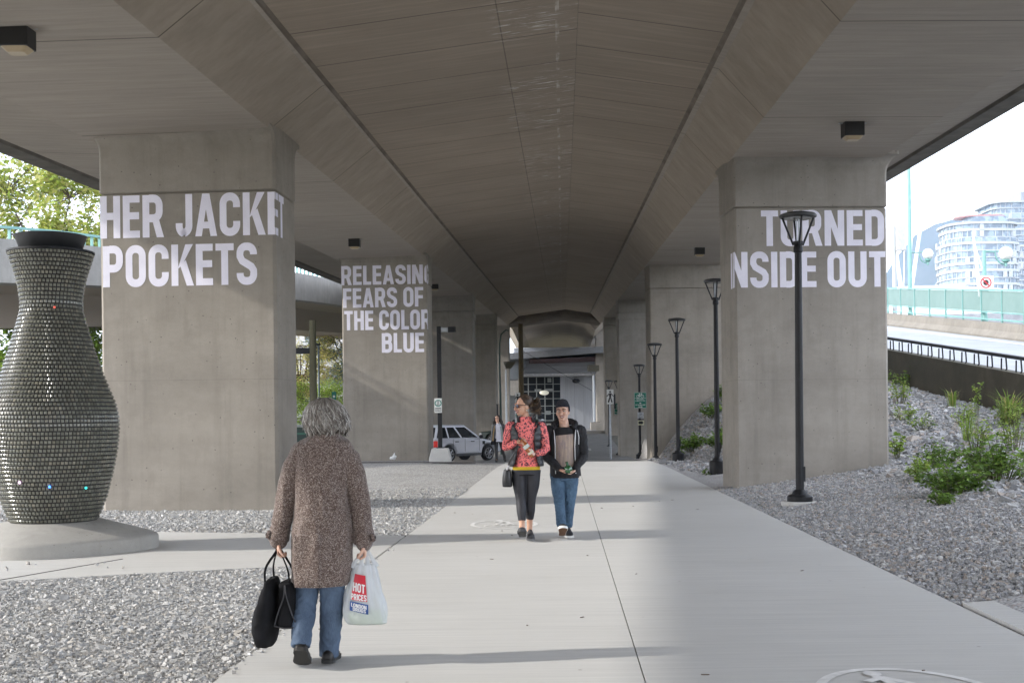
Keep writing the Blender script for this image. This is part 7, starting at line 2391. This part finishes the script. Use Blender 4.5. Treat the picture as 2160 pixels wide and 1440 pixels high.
mb.tube([(-.075, 0, .78), (-.08, -.02, .44), (-.068, -.045, .15)], [.085, .058, .046], 14, round_caps=True); mb.tube([(.075, 0, .78), (.125, .04, .44), (.195, .13, .17)], [.085, .058, .046], 14, round_caps=True); mb.vloft([(.70, 0, 0, .145, .105), (.82, 0, 0, .14, .1)], 20)
cloth(mb, 'leggings', plain('black tights', (.008, .008, .01), .7), BO2, .008, .002, 9, 2)
for h_, t_, u_ in (((-.06, .02, .03), (-.085, -.19, .02), (0, 0, 1)), ((.205, .19, .07), (.225, .0, .02), (0, .2, 1))):
    mb = MB(); shoe(mb, h_, t_, u_, .046); mb.build('boot', bl, BO2, 180)
for A2, B2 in (((-.066, -.045, .2), (-.062, -.01, .05)), ((.195, .13, .2), (.205, .16, .08))):
    mb = MB(); mb.tube([A2, B2], [.052, .045], 12, round_caps=True); mb.build('boot_shaft', bl, BO2, 60)
mb = MB(); mb.T = HBg
mb.ball((0, .03, .045), (.092, .095, .085), 16, 10)
for s_ in (-1, 1):
    w_ = .02 if s_ > 0 else 0
    mb.tube([(s_ * .06, .0, .09), (s_ * .092, .01, .02), (s_ * (.105 + w_), .015, -.06), (s_ * (.11 + w_ * 1.6), .02, -.14), (s_ * (.095 + w_ * 2), .02, -.2)], [.04, .042, .05, .052, .03], 12, round_caps=True)
mb.ball((0, .07, -.06), (.08, .05, .1), 12, 8)
mb.T = None
cloth(mb, 'hair', plain('black wavy hair', (.010, .008, .007), .5, (.02, .015, .013), 50), BO2, .007, .014, 22, 1)
hb = thing('handbag', 'small dark bag in the hand of the dark haired young woman', 'bag', (BX[0], 40, 0))
mb = MB(); mb.vloft([(.60, -.19, -.1, .06, .05), (.63, -.19, -.1, .075, .06), (.72, -.19, -.1, .06, .045), (.735, -.19, -.1, .04, .03)], 16, 3); mb.build('bag_body', bk, hb, 60)

# ------------------------------------------------------------------ thin blue air between here and the mountains
mb = MB(); mb.bx(-1300, 2300, -120, 2150, -4, 470)
hz_ = bpy.data.materials.new('thin haze'); hz_.use_nodes = True
nth = hz_.node_tree; nth.nodes.clear()
oh = nth.nodes.new('ShaderNodeOutputMaterial')
pv = nth.nodes.new('ShaderNodeVolumePrincipled')
pv.inputs['Color'].default_value = (.58, .74, 1.0, 1)
pv.inputs['Density'].default_value = .00024
pv.inputs['Anisotropy'].default_value = .3
nth.links.new(pv.outputs[0], oh.inputs['Volume'])
hzo = mb.build('haze', hz_)
stuff(hzo, 'thin blue haze over the distant city and mountains', 'haze')
